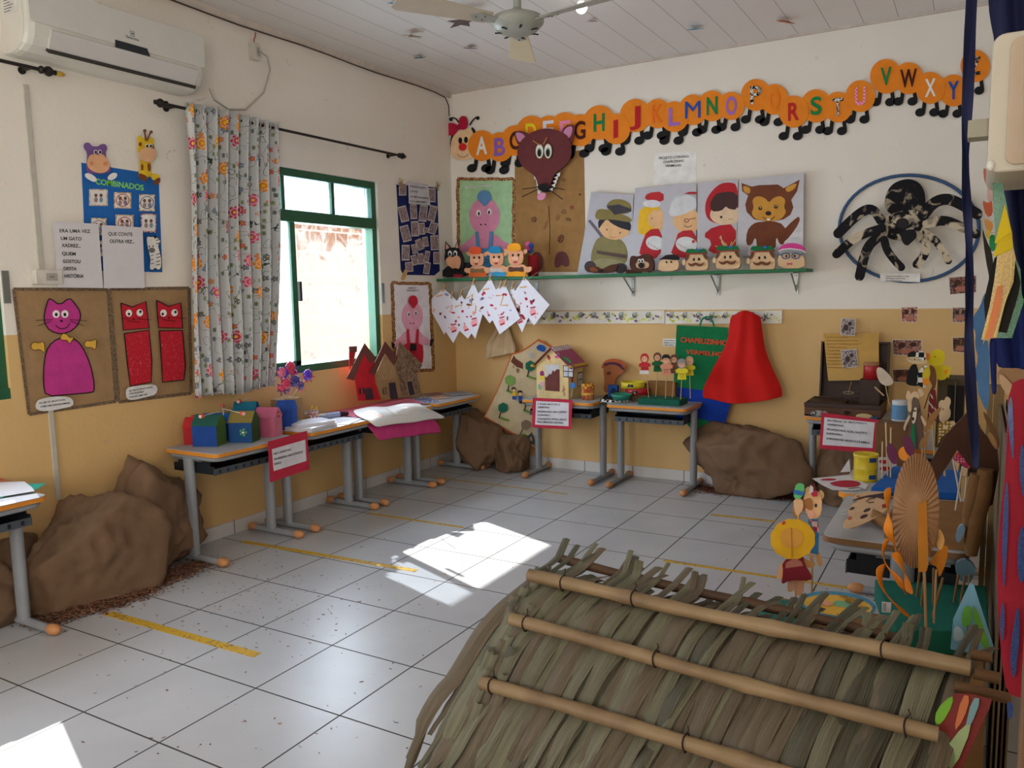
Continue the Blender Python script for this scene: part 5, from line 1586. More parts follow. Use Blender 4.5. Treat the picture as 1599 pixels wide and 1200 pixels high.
slab('paper_stack', 'stack of loose white sheets at the front edge of the second desk', 'paper', .33, -1.84, .20, .28, .006, 20, Z0, PAP, group='books and papers piled on the second desk')
mb = MB(); mb.cyl((.15, -1.86, Z0+.022), (.20, -1.72, Z0+.022), .02, '#9aa4c4', r1=.02); mb.cyl((.20, -1.72, Z0+.022), (.225, -1.66, Z0+.022), .021, '#3a1c2c', r1=.012)
tag(mb.build('glue_bottle'), 'pale blue bottle with a dark cap lying on the papers', 'bottle')
mb = MB()
rr = random.Random(5)
for k in range(9):
    a, b = Vector((.10+rr.uniform(0, .14), -1.98+rr.uniform(-.06, .06), Z0+.045+.004*k)), Vector((rr.uniform(-.05, .05), rr.uniform(.03, .09), 0))
    mb.cyl(a, a+b, .003, ['#c9a23c', '#a83a3c', '#d9d3cc', '#8a7a9a'][k % 4], n=6)
tag(mb.build('craft_sticks'), 'loose bundle of small coloured sticks in front of the card pot', 'sticks')
Fz = flat(Z0+.008)
art('pink_poster', 'large pink poster sheet lying flat under the white open book', 'paper', Fz, [('sheet', lambda a: (a.p(mat('#cf6f84', .8, 'pink_card'), [(487, 640), (497, 630), (560, 624), (640, 622), (660, 630), (600, 650), (560, 653), (520, 646)]), a.text(BLK, 523, 637, 545, 632, 3, 'PORCOS')))], t=.001)
# the open book drooping over the desk edge
r = thing('open_book', 'large open book with white pages and pink covers drooping over the desk edge', 'book', Vector((.35, -1.35, Z0)))
def droop(rows, m, name, lift, cols=16):
    g = []
    for k, (F, l, rr_) in enumerate(rows):
        A, B_ = F.at(*l), F.at(*rr_)
        g.append([A.lerp(B_, i/(cols-1))+Vector((lift*(1 if k < 3 else .8), 0, lift+.012*math.sin(PI*i/(cols-1)*2)**2*(1 if k < 3 else .5))) for i in range(cols)])
    mb = MB(); mb.sheet(g, m); return mb
E1, E2 = left(.475), left(.50)
rowsP = [(flat(Z0+.012), (548, 643), (652, 632)), (flat(Z0+.016), (552, 652), (664, 640)), (left(.47), (573, 659), (678, 645)), (left(.505), (585, 671), (697, 656))]
rowsC = [(flat(Z0+.006), (552, 646), (652, 636)), (left(.468), (570, 663), (668, 648)), (left(.49), (582, 676), (688, 664)), (left(.495), (592, 690), (689, 677))]
droop(rowsC, mat('#c83c7c', .7, 'pink_card'), 'x', .002).build('cover', r, solid=.002, sub=1)
mbp = droop(rowsP, mat('#e6e4e2', .75, 'book_page', var=.02), 'x', .012)
mbp.build('pages', r, solid=.012, sub=1)
a = Art(left(.545), .0, .0005); a.mb = MB()
mb = MB()
for (x0, y0, x1, y1, c, w) in ((578, 643, 597, 651, '#d05a50', .006), (602, 639, 620, 646, '#8a8a88', .003), (612, 649, 640, 648, '#9a9a98', .002)):
    F = flat(Z0+.05); A, B_ = F.at(x0, y0), F.at(x1, y1)
    mb.cyl(A, B_, w*.5, c, n=6)
mb.build('drawn_marks', r)
# card houses leaning on the window wall
HP = upright((.115, -1.2, Z0), 0, 7)
def z5(x, y): return (400+x*360/1543, 480+y*280/1200)
def Z5(l): return [z5(*k) for k in l]
def z5b(x, y): return (400+x*.2333, 480+y*.2333)
Z5 = lambda l: [z5b(*k) for k in l]
def brickhouse(a):
    a.p(mat('#c01e2c', .8, 'red_card'), Z5([(712, 305), (645, 440), (672, 628), (825, 622), (785, 500), (775, 350)]), t=.004)
    rr = random.Random(4)
    for k in range(13):
        y = 345+k*22
        x0, x1 = 712-(y-305)*.42, 712+(y-305)*.42
        x0, x1 = max(x0, 655+(y-450)*.1), min(x1, 765+(y-440)*.25)
        a.d = .0145
        a.l('#e07a6a', .5, Z5([(x0, y+3), (x1, y-3)]))
        for j in range(5):
            x = x0+(x1-x0)*(j+.5*(k % 2)+.2)/5; a.d = .0145; a.l('#e07a6a', .5, Z5([(x, y), (x+3, y+22)]))
art('card_house', 'red card house with a brick pattern and chimney leaning under the window', 'model house', HP,
    [('chimney', lambda a: (a.p('#b8242c', Z5([(618, 300), (660, 300), (650, 350), (620, 420)]), t=.004), a.p('#6b3a34', Z5([(614, 265), (667, 262), (665, 302), (617, 302)]), t=.004))), ('wall', brickhouse),
     ('roof', lambda a: a.p('#6f4038', Z5([(712, 243), (785, 335), (750, 380), (712, 310), (640, 492), (590, 480)]), t=.004)),
     ('door', lambda a: a.p('#3c2c34', Z5([(708, 548), (760, 540), (775, 615), (722, 620)]))), ('window', lambda a: (a.p('#5a1c24', Z5([(675, 545), (705, 540), (710, 580), (680, 585)])), a.l('#e07a6a', .5, Z5([(690, 545), (695, 583)]))))], 'card houses under the window', d=.004, t=.001)
art('card_house', 'tan card house with a brown roof, middle of the three card houses', 'model house', HP,
    [('wall', lambda a: (a.p(KR, Z5([(842, 320), (915, 390), (955, 600), (825, 622), (785, 450)]), t=.004), a.p(pat('scribble', '#a0805a', '#b3926a', 30), Z5([(842, 326), (908, 393), (915, 480), (800, 490), (792, 450)])))),
     ('roof', lambda a: a.p('#6a3c34', Z5([(842, 230), (930, 340), (905, 392), (842, 312), (775, 458), (742, 440)]), t=.004)),
     ('door', lambda a: a.p('#3a3440', Z5([(868, 510), (910, 505), (930, 612), (880, 618)]))), ('window', lambda a: (a.p('#2c2830', Z5([(825, 545), (855, 541), (860, 580), (830, 585)])), a.p('#a98a62', Z5([(829, 549), (840, 548), (842, 561), (831, 562)])), a.p('#a98a62', Z5([(844, 548), (853, 546), (855, 560), (846, 561)])), a.p('#a98a62', Z5([(832, 566), (842, 565), (844, 579), (834, 581)])), a.p('#a98a62', Z5([(846, 565), (855, 564), (857, 577), (848, 579)]))))], 'card houses under the window', d=.020, t=.001)
STRAW = pat('scribble', '#6e5646', '#9a8066', 22, th=.5)
art('card_house', 'straw-textured card house, nearest the corner of the three card houses', 'model house', HP,
    [('wall', lambda a: a.p(STRAW, Z5([(930, 400), (1060, 405), (1100, 580), (975, 600)]), t=.004)),
     ('roof', lambda a: a.p(STRAW, Z5([(952, 230), (1105, 385), (1075, 440), (1000, 400), (922, 445), (920, 350)]), t=.004)),
     ('door', lambda a: (a.p('#a98c70', Z5([(992, 492), (1040, 488), (1060, 588), (1010, 598)])), a.p('#35303c', Z5([(1000, 500), (1034, 495), (1054, 585), (1018, 592)]))))], 'card houses under the window', d=.004, t=.001)
# prints scattered on the last desk
rr = random.Random(12)
for k, (q, c1, c2, lab) in enumerate((([(620, 622), (650, 620), (665, 624), (632, 628)], '#6a8a7a', '#c8c4cc', 'greenish print lying nearest the straw card house'), ([(640, 624), (672, 621), (690, 627), (655, 632)], '#3c4c9a', '#d0d0dc', 'print with a dark blue patch on the last window desk'),
        ([(668, 619), (690, 617), (700, 622), (676, 625)], '#c88a5a', '#d8c8bc', 'orange-brown print in the middle of the last window desk'), ([(655, 616), (685, 613), (700, 616), (670, 620)], '#8a4a48', '#b8968c', 'reddish print at the wall side of the last window desk'),
        ([(695, 614), (722, 611), (738, 615), (708, 619)], '#8c92a4', '#b8b4b8', 'grey-blue print at the corner end of the last window desk'))):
    Fp = flat(Z0+.001+.0011*k)
    art('print_sheet', lab, 'paper', Fp, [('sheet', lambda a, q=q, c1=c1, c2=c2: (a.p('#cfcad0', q), a.p(pat('scribble', c1, c2, 16, th=.5), [(sum(p[0] for p in q)/4*.1+x*.9, sum(p[1] for p in q)/4*.1+y*.9) for x, y in q])))], 'prints on the last window desk', t=.0004)
# items on the desk at the left edge
Fn = flat(Z0+.001)
def near_sheet(lab, z, q, m, nm='paper_sheet'):
    art(nm, lab, 'paper', flat(Z0+z), [('sheet', lambda a: a.p(m, q))], 'sheets on the left edge desk', t=.0015)
near_sheet('white sheet lying at the front of the desk at the left edge', .001, [(-40, 786), (58, 772), (62, 778), (-40, 800)], PAP)
near_sheet('teal folder under white sheets on the desk at the left edge', .004, [(-30, 775), (20, 757), (73, 756), (54, 767), (10, 776), (-30, 790)], mat('#1e9a84', .6, 'teal_card'), 'folder')
near_sheet('topmost white sheet over the teal folder', .007, [(-40, 755), (38, 753), (50, 762), (54, 768), (0, 777), (-40, 782)], PAP)
near_sheet('coral card with a black mark at the very left of the nearest window desk', .010, [(-40, 749), (2, 748), (14, 752), (-40, 755)], mat('#c86a50', .7, 'coral_card'), 'card')
# signs hanging from the desk edges
def sign(F, q, iq, rows, lab, c='#b52840'):
    art('desk_sign', lab, 'sign', F, [('red_backing', lambda a: a.p(mat(c, .75, 'red_card'), q)), ('white_sheet', lambda a: a.p('#d4d0d6', iq)), ('lettering', lambda a: [a.text('#2c2a2c', *rw[:4], rw[4], rw[5]) for rw in rows])], 'red signs hanging from the desks', t=.001)
SF = left(.478)
sign(SF, [(418, 690), (479, 673), (483, 733), (421, 754)], [(424, 702), (476, 687), (478, 720), (427, 736)],
     [(427, 711, 454, 703.5, 3.1, 'PRÉ II, VESPERTINO'), (427, 719.5, 472, 707, 3.1, 'PROFESSORAS, ANA CLÁUDIA E'), (427, 727, 438, 724, 3.1, 'DENICE')], 'red sign with two and a half lines, hanging off the window row of desks')
def zs(x, y): return (740+x/6, 520+y/6)
SB = back(-.472)
sign(SB, [zs(552, 608), zs(925, 628), zs(912, 905), zs(545, 888)], [zs(585, 638), zs(890, 655), zs(888, 875), zs(575, 860)],
     [(*zs(598, 675), *zs(810, 680), 2.6, 'IIº PLANO- MATUTINO E'), (*zs(600, 705), *zs(710, 707), 2.6, 'VESPERTINO'), (*zs(600, 745), *zs(870, 750), 2.6, 'PROFESSORAS: ANA, LILETE E'), (*zs(600, 776), *zs(715, 778), 2.6, 'ELISÂNGELA.'), (*zs(598, 812), *zs(870, 820), 2.6, 'ATENDENTES: LETÍCIA, ZÉLIA E'), (*zs(596, 840), *zs(840, 850), 2.6, 'KEILA, MERIELEN E BEATRIZ.')], 'red sign under the sweets house with six lines of lettering')
def zt_(x, y): return (1240+x/8, 640+y/8)
sign(back(-.488), [zt_(345, 35), zt_(1085, 130), zt_(1060, 560), zt_(315, 485)], [zt_(380, 95), zt_(1008, 160), zt_(980, 480), zt_(355, 440)],
     [(*zt_(418, 145), *zt_(905, 185), 2.8, 'MATERNAL I,A- MATUTINO E'), (*zt_(414, 195), *zt_(622, 215), 2.8, 'VESPERTINO'), (*zt_(412, 255), *zt_(912, 305), 2.8, 'PROFESSORAS, ILDA, SALETE E'), (*zt_(408, 305), *zt_(610, 325), 2.8, 'EURÂNGELA.'), (*zt_(402, 368), *zt_(950, 425), 2.8, 'ATENDENTES: RENATA E RAMELA.')], 'red sign hanging below the brown suitcase')

# ================================================================ crumpled kraft paper rocks
KRK = mat('#755b45', .85, 'brown_kraft_paper', var=.14, scale=4, bump=.5, bscale=12)
from mathutils import noise as mnoise
def rock(name, lab, c, size, seed, planes=15, ground=True):
    rr = random.Random(seed)
    P = []
    for k in range(planes):
        v = Vector((rr.gauss(0, 1), rr.gauss(0, 1), rr.gauss(0, 1))).normalized()
        P.append((v, rr.uniform(.62, 1.0)))
    bm = bmesh.new()
    bmesh.ops.create_icosphere(bm, subdivisions=5, radius=1)
    for v in bm.verts:
        d = v.co.normalized()
        rad = min([q/max(d.dot(n_), 1e-3) for n_, q in P if d.dot(n_) > .05]+[1.35])
        k = mnoise.noise(d*1.6+Vector((seed, 0, 0)))*.10-abs(mnoise.noise(d*3.2+Vector((0, seed, 0))))*.14-abs(mnoise.noise(d*8+Vector((0, seed, 3))))*.035
        co = d*(rad+k)
        co = Vector((co.x*size[0], co.y*size[1], co.z*size[2]))
        co.z += size[2]*.55
        co.z = max(co.z, .001+.004*abs(mnoise.noise(d*9)))
        co += Vector(c)
        co.x = min(max(co.x, .014), RW-.02); co.y = min(co.y, -.014)
        v.co = co
    me = bpy.data.meshes.new(name)
    off = Vector((c[0], c[1], 0))
    for v in bm.verts: v.co -= off
    bm.to_mesh(me); bm.free()
    me.materials.append(KRK)
    for p_ in me.polygons: p_.use_smooth = True
    o = bpy.data.objects.new(name, me); o.location = off; COL.objects.link(o)
    return tag(o, lab, 'paper rock', 'crumpled brown paper rocks')
rock('paper_rock', 'large crumpled brown paper rock between the two desks of the window wall', (.12, -3.14, 0), (.22, .37, .39), 11)
rock('paper_rock', 'broad crumpled brown paper rock in the middle of the left group', (.14, -3.52, 0), (.25, .34, .36), 27)
rock('paper_rock', 'crumpled brown paper rock at the left edge of the photo behind the desk leg', (.10, -4.02, 0), (.16, .34, .27), 5)
rock('paper_rock', 'dark crumpled paper rock filling the room corner behind the desks', (.34, -.22, 0), (.24, .22, .36), 8)
rock('paper_rock', 'smaller greyish crumpled paper rock below the painted mural sheet', (.66, -.24, 0), (.16, .18, .20), 16)
rock('paper_rock', 'wide crumpled brown paper rock on the back wall between the desks', (2.55, -.20, 0), (.36, .21, .38), 31)
rock('paper_rock', 'crumpled brown paper rock under the suitcase desk', (3.22, -.16, 0), (.27, .15, .31), 44)
# wood shavings
def shavings(name, lab, pts, n, seed, cols, kind='stuff'):
    rr = random.Random(seed); mb = MB()
    F = flat(0)
    for k in range(n):
        a, b = rr.choice(pts)
        t = rr.random(); p = F.at(a[0]+(b[0]-a[0])*t, a[1]+(b[1]-a[1])*t)
        p += Vector((rr.gauss(0, .05), rr.gauss(0, .035), 0)); p.z = .001+rr.random()**2*.012
        if p.x < .02 or p.y > -.02: continue
        an = rr.uniform(0, PI); l, w = rr.uniform(.004, .011), rr.uniform(.0015, .004)
        u = Vector((math.cos(an), math.sin(an), rr.uniform(-.2, .2)))*l; v = Vector((-math.sin(an), math.cos(an), rr.uniform(-.3, .3)))*w
        mb.add([p-u-v, p+u-v, p+u+v, p-u+v], [(0, 1, 2, 3)], rr.choice(cols))
    o = mb.build(name); tag(o, lab, 'wood shavings'); o['kind'] = kind
    return o
WC = [mat(c, .9, 'wood_shaving', var=0) for c in ('#6e4a3a', '#8a5a40', '#4e3428', '#a87a5c')]
shavings('wood_shavings', 'reddish wood shavings strewn in front of the left paper rocks', [((160, 945), (310, 878)), ((60, 975), (180, 930)), ((90, 965), (240, 920)), ((210, 915), (330, 878)), ((150, 955), (300, 890))], 6500, 1, WC)
shavings('wood_shavings', 'reddish wood shavings along the foot of the back wall rocks', [((1095, 763), (1240, 780)), ((1100, 768), (1230, 778)), ((1085, 760), (1250, 775))], 3500, 2, [mat(c, .9, 'wood_shaving', var=0) for c in ('#7a3a24', '#8a4a30', '#4e2a1c', '#9a5a3c')])
rr = random.Random(9); mb = MB(); F = flat(0)
for k in range(420):
    p = F.at(rr.uniform(120, 1250), rr.uniform(740, 1180)); p.z = .0015
    if rr.random() < .45: p = F.at(rr.gauss(420, 90), rr.gauss(930, 45)); p.z = .0015
    an = rr.uniform(0, PI); l, w = rr.uniform(.002, .008), rr.uniform(.001, .003)
    u, v = Vector((math.cos(an), math.sin(an), 0))*l, Vector((-math.sin(an), math.cos(an), .2))*w
    mb.add([p-u-v, p+u-v, p+u+v, p-u+v], [(0, 1, 2, 3)], rr.choice(WC))
o = tag(mb.build('floor_litter'), 'fine bits of straw and shavings scattered over the white floor tiles', 'litter'); o['kind'] = 'stuff'
# yellow floor tape
TP = new_mat('worn_yellow_tape')
nt, N, L, B = nodes(TP)
tc = N('ShaderNodeTexCoord'); w_ = mth(N, L, 'GREATER_THAN', noise(N, L, tc.outputs['Object'], 26, 5, 2.0), .60)
L(mixc(N, L, w_, '#c9a02c', '#7a6848'), B.inputs['Base Color']); B.inputs['Roughness'].default_value = .5
def tape(a, b, w, lab):
    A, B_ = F.at(*a), F.at(*b)
    d = (B_-A).normalized(); s_ = Vector((-d.y, d.x, 0))*w/2
    mb = MB(); up = Vector((0, 0, .0012)); 
    vs = [A-s_, B_-s_, B_+s_, A+s_]; vs += [v+up for v in vs]
    mb.add(vs, [(0, 3, 2, 1), (4, 5, 6, 7), (0, 1, 5, 4), (1, 2, 6, 5), (2, 3, 7, 6), (3, 0, 4, 7)], TP)
    tag(mb.build('floor_tape'), lab, 'tape', 'yellow tape strips on the floor')
tape((168, 958), (402, 1024), .045, 'yellow tape strip in front of the left paper rocks')
tape((378, 846), (650, 892), .040, 'long yellow tape strip in front of the first window desk legs')
tape((575, 802), (722, 824), .028, 'thin yellow tape strip beside the sunlit patch')
tape((672, 745), (886, 772), .020, 'thin yellow tape strip before the back row of desks')
tape((1110, 804), (1212, 815), .035, 'short yellow tape strip in front of the back wall rock')
tape((1036, 876), (1340, 921), .030, 'yellow tape strip just beyond the thatched hut')
tape((730, 1134), (775, 1144), .05, 'short yellow tape end peeping from under the thatched roof')

# ================================================================ ceiling fan, bulb and stars
FANM = mat('#9c9d92', .4, 'grey_fan_enamel', var=.03, spec=.5)
hub = Vector((1.95, -2.29, 2.72))
r = thing('ceiling_fan', 'grey three-bladed ceiling fan hanging near the top of the photo', 'ceiling fan', hub)
mb = MB(); mb.cyl(hub+Vector((0, 0, .05)), (hub.x, hub.y, RH-.004), .020, FANM); mb.lathe([(.02, -.12), (.055, -.03), (.06, -.001)], (hub.x, hub.y, RH-.001), FANM); mb.build('down_rod', r)
mb = MB(); mb.lathe([(0, -.055), (.03, -.055), (.075, -.048), (.095, -.04), (.125, -.008), (.128, .005), (.118, .020), (.09, .032), (.04, .045), (.024, .06), (0, .06)], hub, FANM, n=32)
mb.build('motor_housing', r)
mb = MB()
for k in range(7):
    a = 2*PI*k/7
    d = Vector((math.cos(a), math.sin(a), 0)); mb.box(hub+d*.083+Vector((0, 0, -.0465)), (.05, .010, .004), '#2c2a26', Matrix.Rotation(a, 3, 'Z'))
mb.build('motor_vent', r)
for az, col in ((243, '#b9ad9a'), (352, '#a3a299'), (117, '#c9b795')):
    a = math.radians(az); d = Vector((math.cos(a), math.sin(a), 0)); s_ = Vector((-math.sin(a), math.cos(a), 0))
    mb = MB()
    F = Frame(hub+d*.10+Vector((0, 0, -.005)), d, (s_*math.cos(.22)+Vector((0, 0, math.sin(.22)))))
    mb.prism(F, [(.06, -.045), (.50, -.075), (.53, -.06), (.53, .06), (.50, .075), (.06, .045), (.04, 0)], -.003, .003, mat(col, .45, 'fan_blade_enamel', var=.04))
    bl = mb.build('blade', r, bevel=.001)
    mb = MB(); mb.prism(F, [(.0, -.018), (.12, -.035), (.16, 0), (.12, .035), (.0, .018)], -.007, -.003, FANM)
    for q in ((.09, .015), (.09, -.015), (.13, 0)): mb.ball(F.w(q[0], q[1], -.008), .005, '#6c6c66', 8, 5)
    mb.build('blade_bracket', r)
lb = flat(3.02).at(908, 12)
r = thing('light_bulb', 'small lit white bulb on the ceiling just right of the fan', 'lamp', lb)
mb = MB(); mb.ball(lb, .032, mat('#fffdf5', .4, 'lit_bulb', var=0, emit=14), 16, 10); mb.build('bulb', r)
mb = MB(); mb.cyl(lb+Vector((0, 0, .028)), (lb.x, lb.y, RH-.002), .02, '#d8d6d0'); mb.cyl((lb.x, lb.y, RH-.012), (lb.x, lb.y, RH-.001), .045, '#d8d6d0'); mb.build('lamp_holder', r)
def star(x, y, R, c, rz, tilt, lab, drop=.004):
    F0 = flat(RH-drop-.01); p = F0.at(x, y)
    M_ = Matrix.Rotation(math.radians(rz), 3, 'Z') @ Matrix.Rotation(math.radians(tilt), 3, 'X')
    vs = []
    for k in range(10):
        a = PI/2+PI*k/5; q = R if k % 2 == 0 else R*.45
        vs.append(p+M_ @ Vector((q*math.cos(a), q*math.sin(a), 0)))
    if tilt: 
        mz = max(v.z for v in vs); dz = RH-.003-mz; vs = [v+Vector((0, 0, dz)) for v in vs] if dz < 0 else vs
    n_ = M_ @ Vector((0, 0, .0015))
    mb = MB(); m = mat(c, .7, 'foam_star', var=.08)
    mb.add([v-n_ for v in vs]+[v+n_ for v in vs]+[p-n_*1.2, p+n_*1.2], [(i, (i+1) % 10, 20)[::-1] for i in range(10)]+[(10+i, 10+(i+1) % 10, 21) for i in range(10)]+[(i, (i+1) % 10, 10+(i+1) % 10, 10+i) for i in range(10)], m)
    tag(mb.build('ceiling_star'), lab, 'star', 'foam stars on the ceiling')
star(722, 34, .10, '#6a5a5a', 20, 38, 'large dark grey-brown star beside the fan blade', .07)
star(618, 3, .05, '#2c8aa4', 0, 15, 'teal star at the top edge of the photo')
star(645, 56, .07, '#b0a08c', 50, 25, 'beige star left of the dark star', .02)
star(655, 90, .045, '#466a7c', 10, 10, 'small blue-grey star nearest the corner')
star(735, 75, .05, '#7a5a72', 40, 15, 'small purple star below the dark star')
star(925, 33, .035, '#a09084', 30, 10, 'tiny grey star beneath the bulb')
star(1085, 45, .055, '#3a86ac', 15, 15, 'blue star right of the bulb')
star(1226, 32, .06, '#b0683c', 60, 20, 'orange-brown star towards the right of the ceiling')
# ================================================================ painted mural sheet leaning in the corner
MUR = upright((.85, -.045, .5), -66)
def zm(x, y): return (740+x/6, 520+y/6)
ZM = lambda l: [zm(*k) for k in l]
MF = mat('#cbb996', .85, 'cream_card')
def tree(cx, cy, r_, crown, trunk, lean=0):
    def f(a):
        a.p('#6d8c3c', ZM([(cx-45, cy+r_+48), (cx-20, cy+r_+38), (cx+30, cy+r_+62), (cx+62, cy+r_+66), (cx+55, cy+r_+86), (cx-10, cy+r_+70)]), 1)
        a.l(trunk, 1.8, ZM([(cx+lean*.3, cy+10), (cx+lean, cy+r_+55)])); a.l(trunk, 1.2, ZM([(cx+lean*.5, cy+r_*.8), (cx+22, cy+10)]))
        a.p(crown, smooth(ZM([(cx+r_*(1+.15*(k % 2))*math.cos(2*PI*k/12), cy+r_*(1+.15*(k % 2))*math.sin(2*PI*k/12)) for k in range(12)]), 1))
    return f
outl = ZM([(605, 58), (740, 130), (740, 300), (620, 560), (600, 900), (575, 1098), (480, 1050), (380, 960), (260, 890), (92, 790), (215, 540), (290, 360), (352, 195), (440, 170), (520, 120)])
art('painted_mural_sheet', 'cream sheet with painted trees and orange edge leaning behind the sweets house', 'mural', MUR,
    [('sheet', lambda a: (a.p('#c8622e', outl), a.p(MF, [(x*.965+.035*829, y*.965+.035*617) for x, y in outl]))),
     ('cottage', lambda a: (a.p('#6a3a2c', ZM([(345, 270), (375, 210), (392, 240), (460, 285), (462, 340), (400, 320)])), a.p('#a88a6c', ZM([(362, 305), (382, 312), (380, 332), (360, 325)])), a.p('#8a6a50', ZM([(400, 330), (430, 340), (420, 378), (398, 370)])))),
     ('cloud', lambda a: a.p('#1d58b0', ZM([(585, 130), (610, 110), (640, 112), (672, 130), (676, 158), (655, 182), (620, 170), (590, 155)]), 1)), ('cloud', lambda a: a.p('#b9b4b0', ZM([(505, 190), (530, 178), (560, 195), (572, 225), (540, 240), (510, 215)]), 1)),
     ('tree', tree(530, 310, 46, '#1a6a50', '#2a2420', -28)), ('tree', tree(340, 445, 46, '#7a9c50', '#2a2420', -20)), ('tree', tree(275, 700, 44, '#1c6450', '#2a2420', -38)), ('tree', tree(500, 640, 34, '#33503c', '#2a2420', -25)), ('tree', tree(490, 860, 44, '#84705c', '#6b5340', -60)),
     ('child_figure', lambda a: (a.e('#2a2426', *zm(375, 522), 3.6, 2.6), a.e(SK, *zm(378, 538), 2.6, 2.6), a.p('#e0b82c', ZM([(362, 555), (400, 555), (402, 590), (362, 588)])), a.p('#1d4a9c', ZM([(362, 588), (402, 590), (400, 625), (362, 620)])))),
     ('child_figure', lambda a: (a.e('#2a2426', *zm(435, 552), 3.6, 2.6), a.e(SK, *zm(436, 570), 2.6, 2.6), a.p('#1d4a9c', ZM([(418, 586), (458, 588), (460, 640), (422, 640)])), a.p('#26242c', ZM([(425, 640), (460, 640), (455, 660), (430, 660)])))),
     ('hut_drawing', lambda a: (a.p('#4a4644', ZM([(485, 985), (545, 925), (575, 1000), (570, 1045), (500, 1010)])), a.p('#b0a898', ZM([(520, 985), (540, 960), (552, 1000), (540, 1015)]))))], d=0, t=.0008)
# ================================================================ sweets house on the first back desk
hx, hy, hw_, hd = 1.105, -.33, .275, .26
HE, HPK = .26, .385
PKW = mat('#d9c08a', .8, 'cream_card')
r = thing('sweets_house', 'cardboard sweets house with a pink striped roof on the back wall desk', 'model house', (hx, hy+hd/2, Z0))
mb = MB()
x0, x1, y0, y1 = hx-hw_/2, hx+hw_/2, hy, hy+hd
mb.add([(x0, y0, Z0), (x1, y0, Z0), (x1, y0, Z0+HE), (hx, y0, Z0+HPK), (x0, y0, Z0+HE), (x0, y1, Z0), (x1, y1, Z0), (x1, y1, Z0+HE), (hx, y1, Z0+HPK), (x0, y1, Z0+HE)],
       [(0, 1, 2, 3, 4), (9, 8, 7, 6, 5), (1, 6, 7, 2), (5, 0, 4, 9), (0, 5, 6, 1)], PKW)
mb.build('walls', r, bevel=.002)
def roofside(s_, m, name):
    mb = MB(); e = .035; k = (HPK-HE)/(hw_/2)
    A = Vector((hx, y0-.03, Z0+HPK+.006)); B_ = Vector((hx+s_*(hw_/2+e), y0-.03, Z0+HE-e*k+.006)); Dv = Vector((0, hd+.05, 0)); up = Vector((0, 0, .006))
    vs = [A, B_, B_+Dv, A+Dv]; vs += [v+up for v in vs]
    fs = [(0, 1, 2, 3), (4, 5, 6, 7), (0, 1, 5, 4), (1, 2, 6, 5), (2, 3, 7, 6), (3, 0, 4, 7)]
    mb.add(vs, fs, m); o = mb.build(name, r)
    mb = MB()
    for j in range(9):
        c = A.lerp(B_, .04)+Dv*((j+.5)/9)+Vector((0, 0, .010)); c2 = A.lerp(B_, .22)+Dv*((j+.5)/9)+Vector((0, 0, .010))
        mb.cyl(c, c2, .006, '#d9cfd4', n=6, flat=.3)
    mb.build('icing_drip', r)
    mb = MB()
    n = 12
    for j in range(n):
        c = B_.lerp(A, .08)+Dv*((j+.5)/n); mb.ball(c+Vector((0, 0, .004)), (.02, .014, .012), '#c9a83a', 8, 5)
    mb.build('scalloped_edge', r)
    return o
roofside(-1, '#8a4a44', 'roof_slope'); roofside(1, '#b05a80', 'roof_slope')
FH = back(y0); 
def zh(x, y): return zm(x, y)
def part(draw, nm, F, d=.0):
    a = Art(F, d, .0012); draw(a); return a.build(nm, r)
part(lambda a: (a.p('#c9c6c8', ZM([(665, 300), (802, 298), (804, 550), (670, 540)])), a.p('#6a3a34', ZM([(668, 420), (695, 405), (705, 385), (725, 390), (740, 350), (755, 365), (780, 340), (803, 345), (804, 550), (670, 540)]))), 'door', FH)
part(lambda a: (a.p('#4a342c', ZM([(835, 305), (937, 308), (935, 420), (836, 416)])), [a.p('#c6cad0', ZM(q)) for q in ([(842, 312), (882, 313), (882, 357), (842, 356)], [(889, 313), (930, 314), (929, 358), (889, 357)], [(842, 364), (882, 365), (882, 408), (842, 408)], [(889, 365), (929, 366), (928, 412), (889, 410)])]), 'window', FH)
part(lambda a: (a.p('#a82c3c', ZM([(680, 210), (705, 205), (722, 240), (700, 260)]), 1), a.l('#d9a03c', 1.2, ZM([(712, 255), (722, 280)]))), 'ice_lolly', FH)
part(lambda a: (a.p('#d8cfc8', ZM([(755, 205), (780, 180), (805, 200), (800, 235), (765, 235)]), 1), a.p('#c8507c', ZM([(755, 215), (805, 212), (798, 238), (765, 238)]))), 'cupcake', FH)
part(lambda a: a.p('#2c7a44', ZM([(832, 220), (870, 235), (915, 270), (905, 290), (865, 262), (830, 245)])), 'wrapped_sweet', FH)
part(lambda a: (a.p('#8c2c68', ZM([(618, 365), (650, 350), (662, 400), (622, 405)]), 1), a.p('#e0c83c', ZM([(622, 405), (662, 402), (662, 435), (626, 440)]))), 'ice_lolly', FH, .002)
part(lambda a: (a.e('#3a7ac0', *zm(926, 495), 4, 5), a.l('#c9c2b8', .5, ZM([(922, 525), (916, 600)]))), 'balloon', FH)
part(lambda a: (a.e('#7aa87a', *zm(618, 505), 2.8, 4.6), a.e('#d0a0b0', *zm(645, 480), 3.6, 3.8), a.l('#c9c2b8', .6, ZM([(618, 520), (622, 590)])), a.l('#c9c2b8', .6, ZM([(645, 500), (640, 590)]))), 'lollipop', FH, .004)
part(lambda a: [a.l('#a84a58', 1, ZM([(838+8*math.sin(k*1.4), 590-k*14), (850+8*math.cos(k*1.7), 578-k*14)])) for k in range(7)], 'candy_cane', FH)
FSd = Frame((x1+.0005, 0, 0), (0, 1, 0), (0, 0, 1))
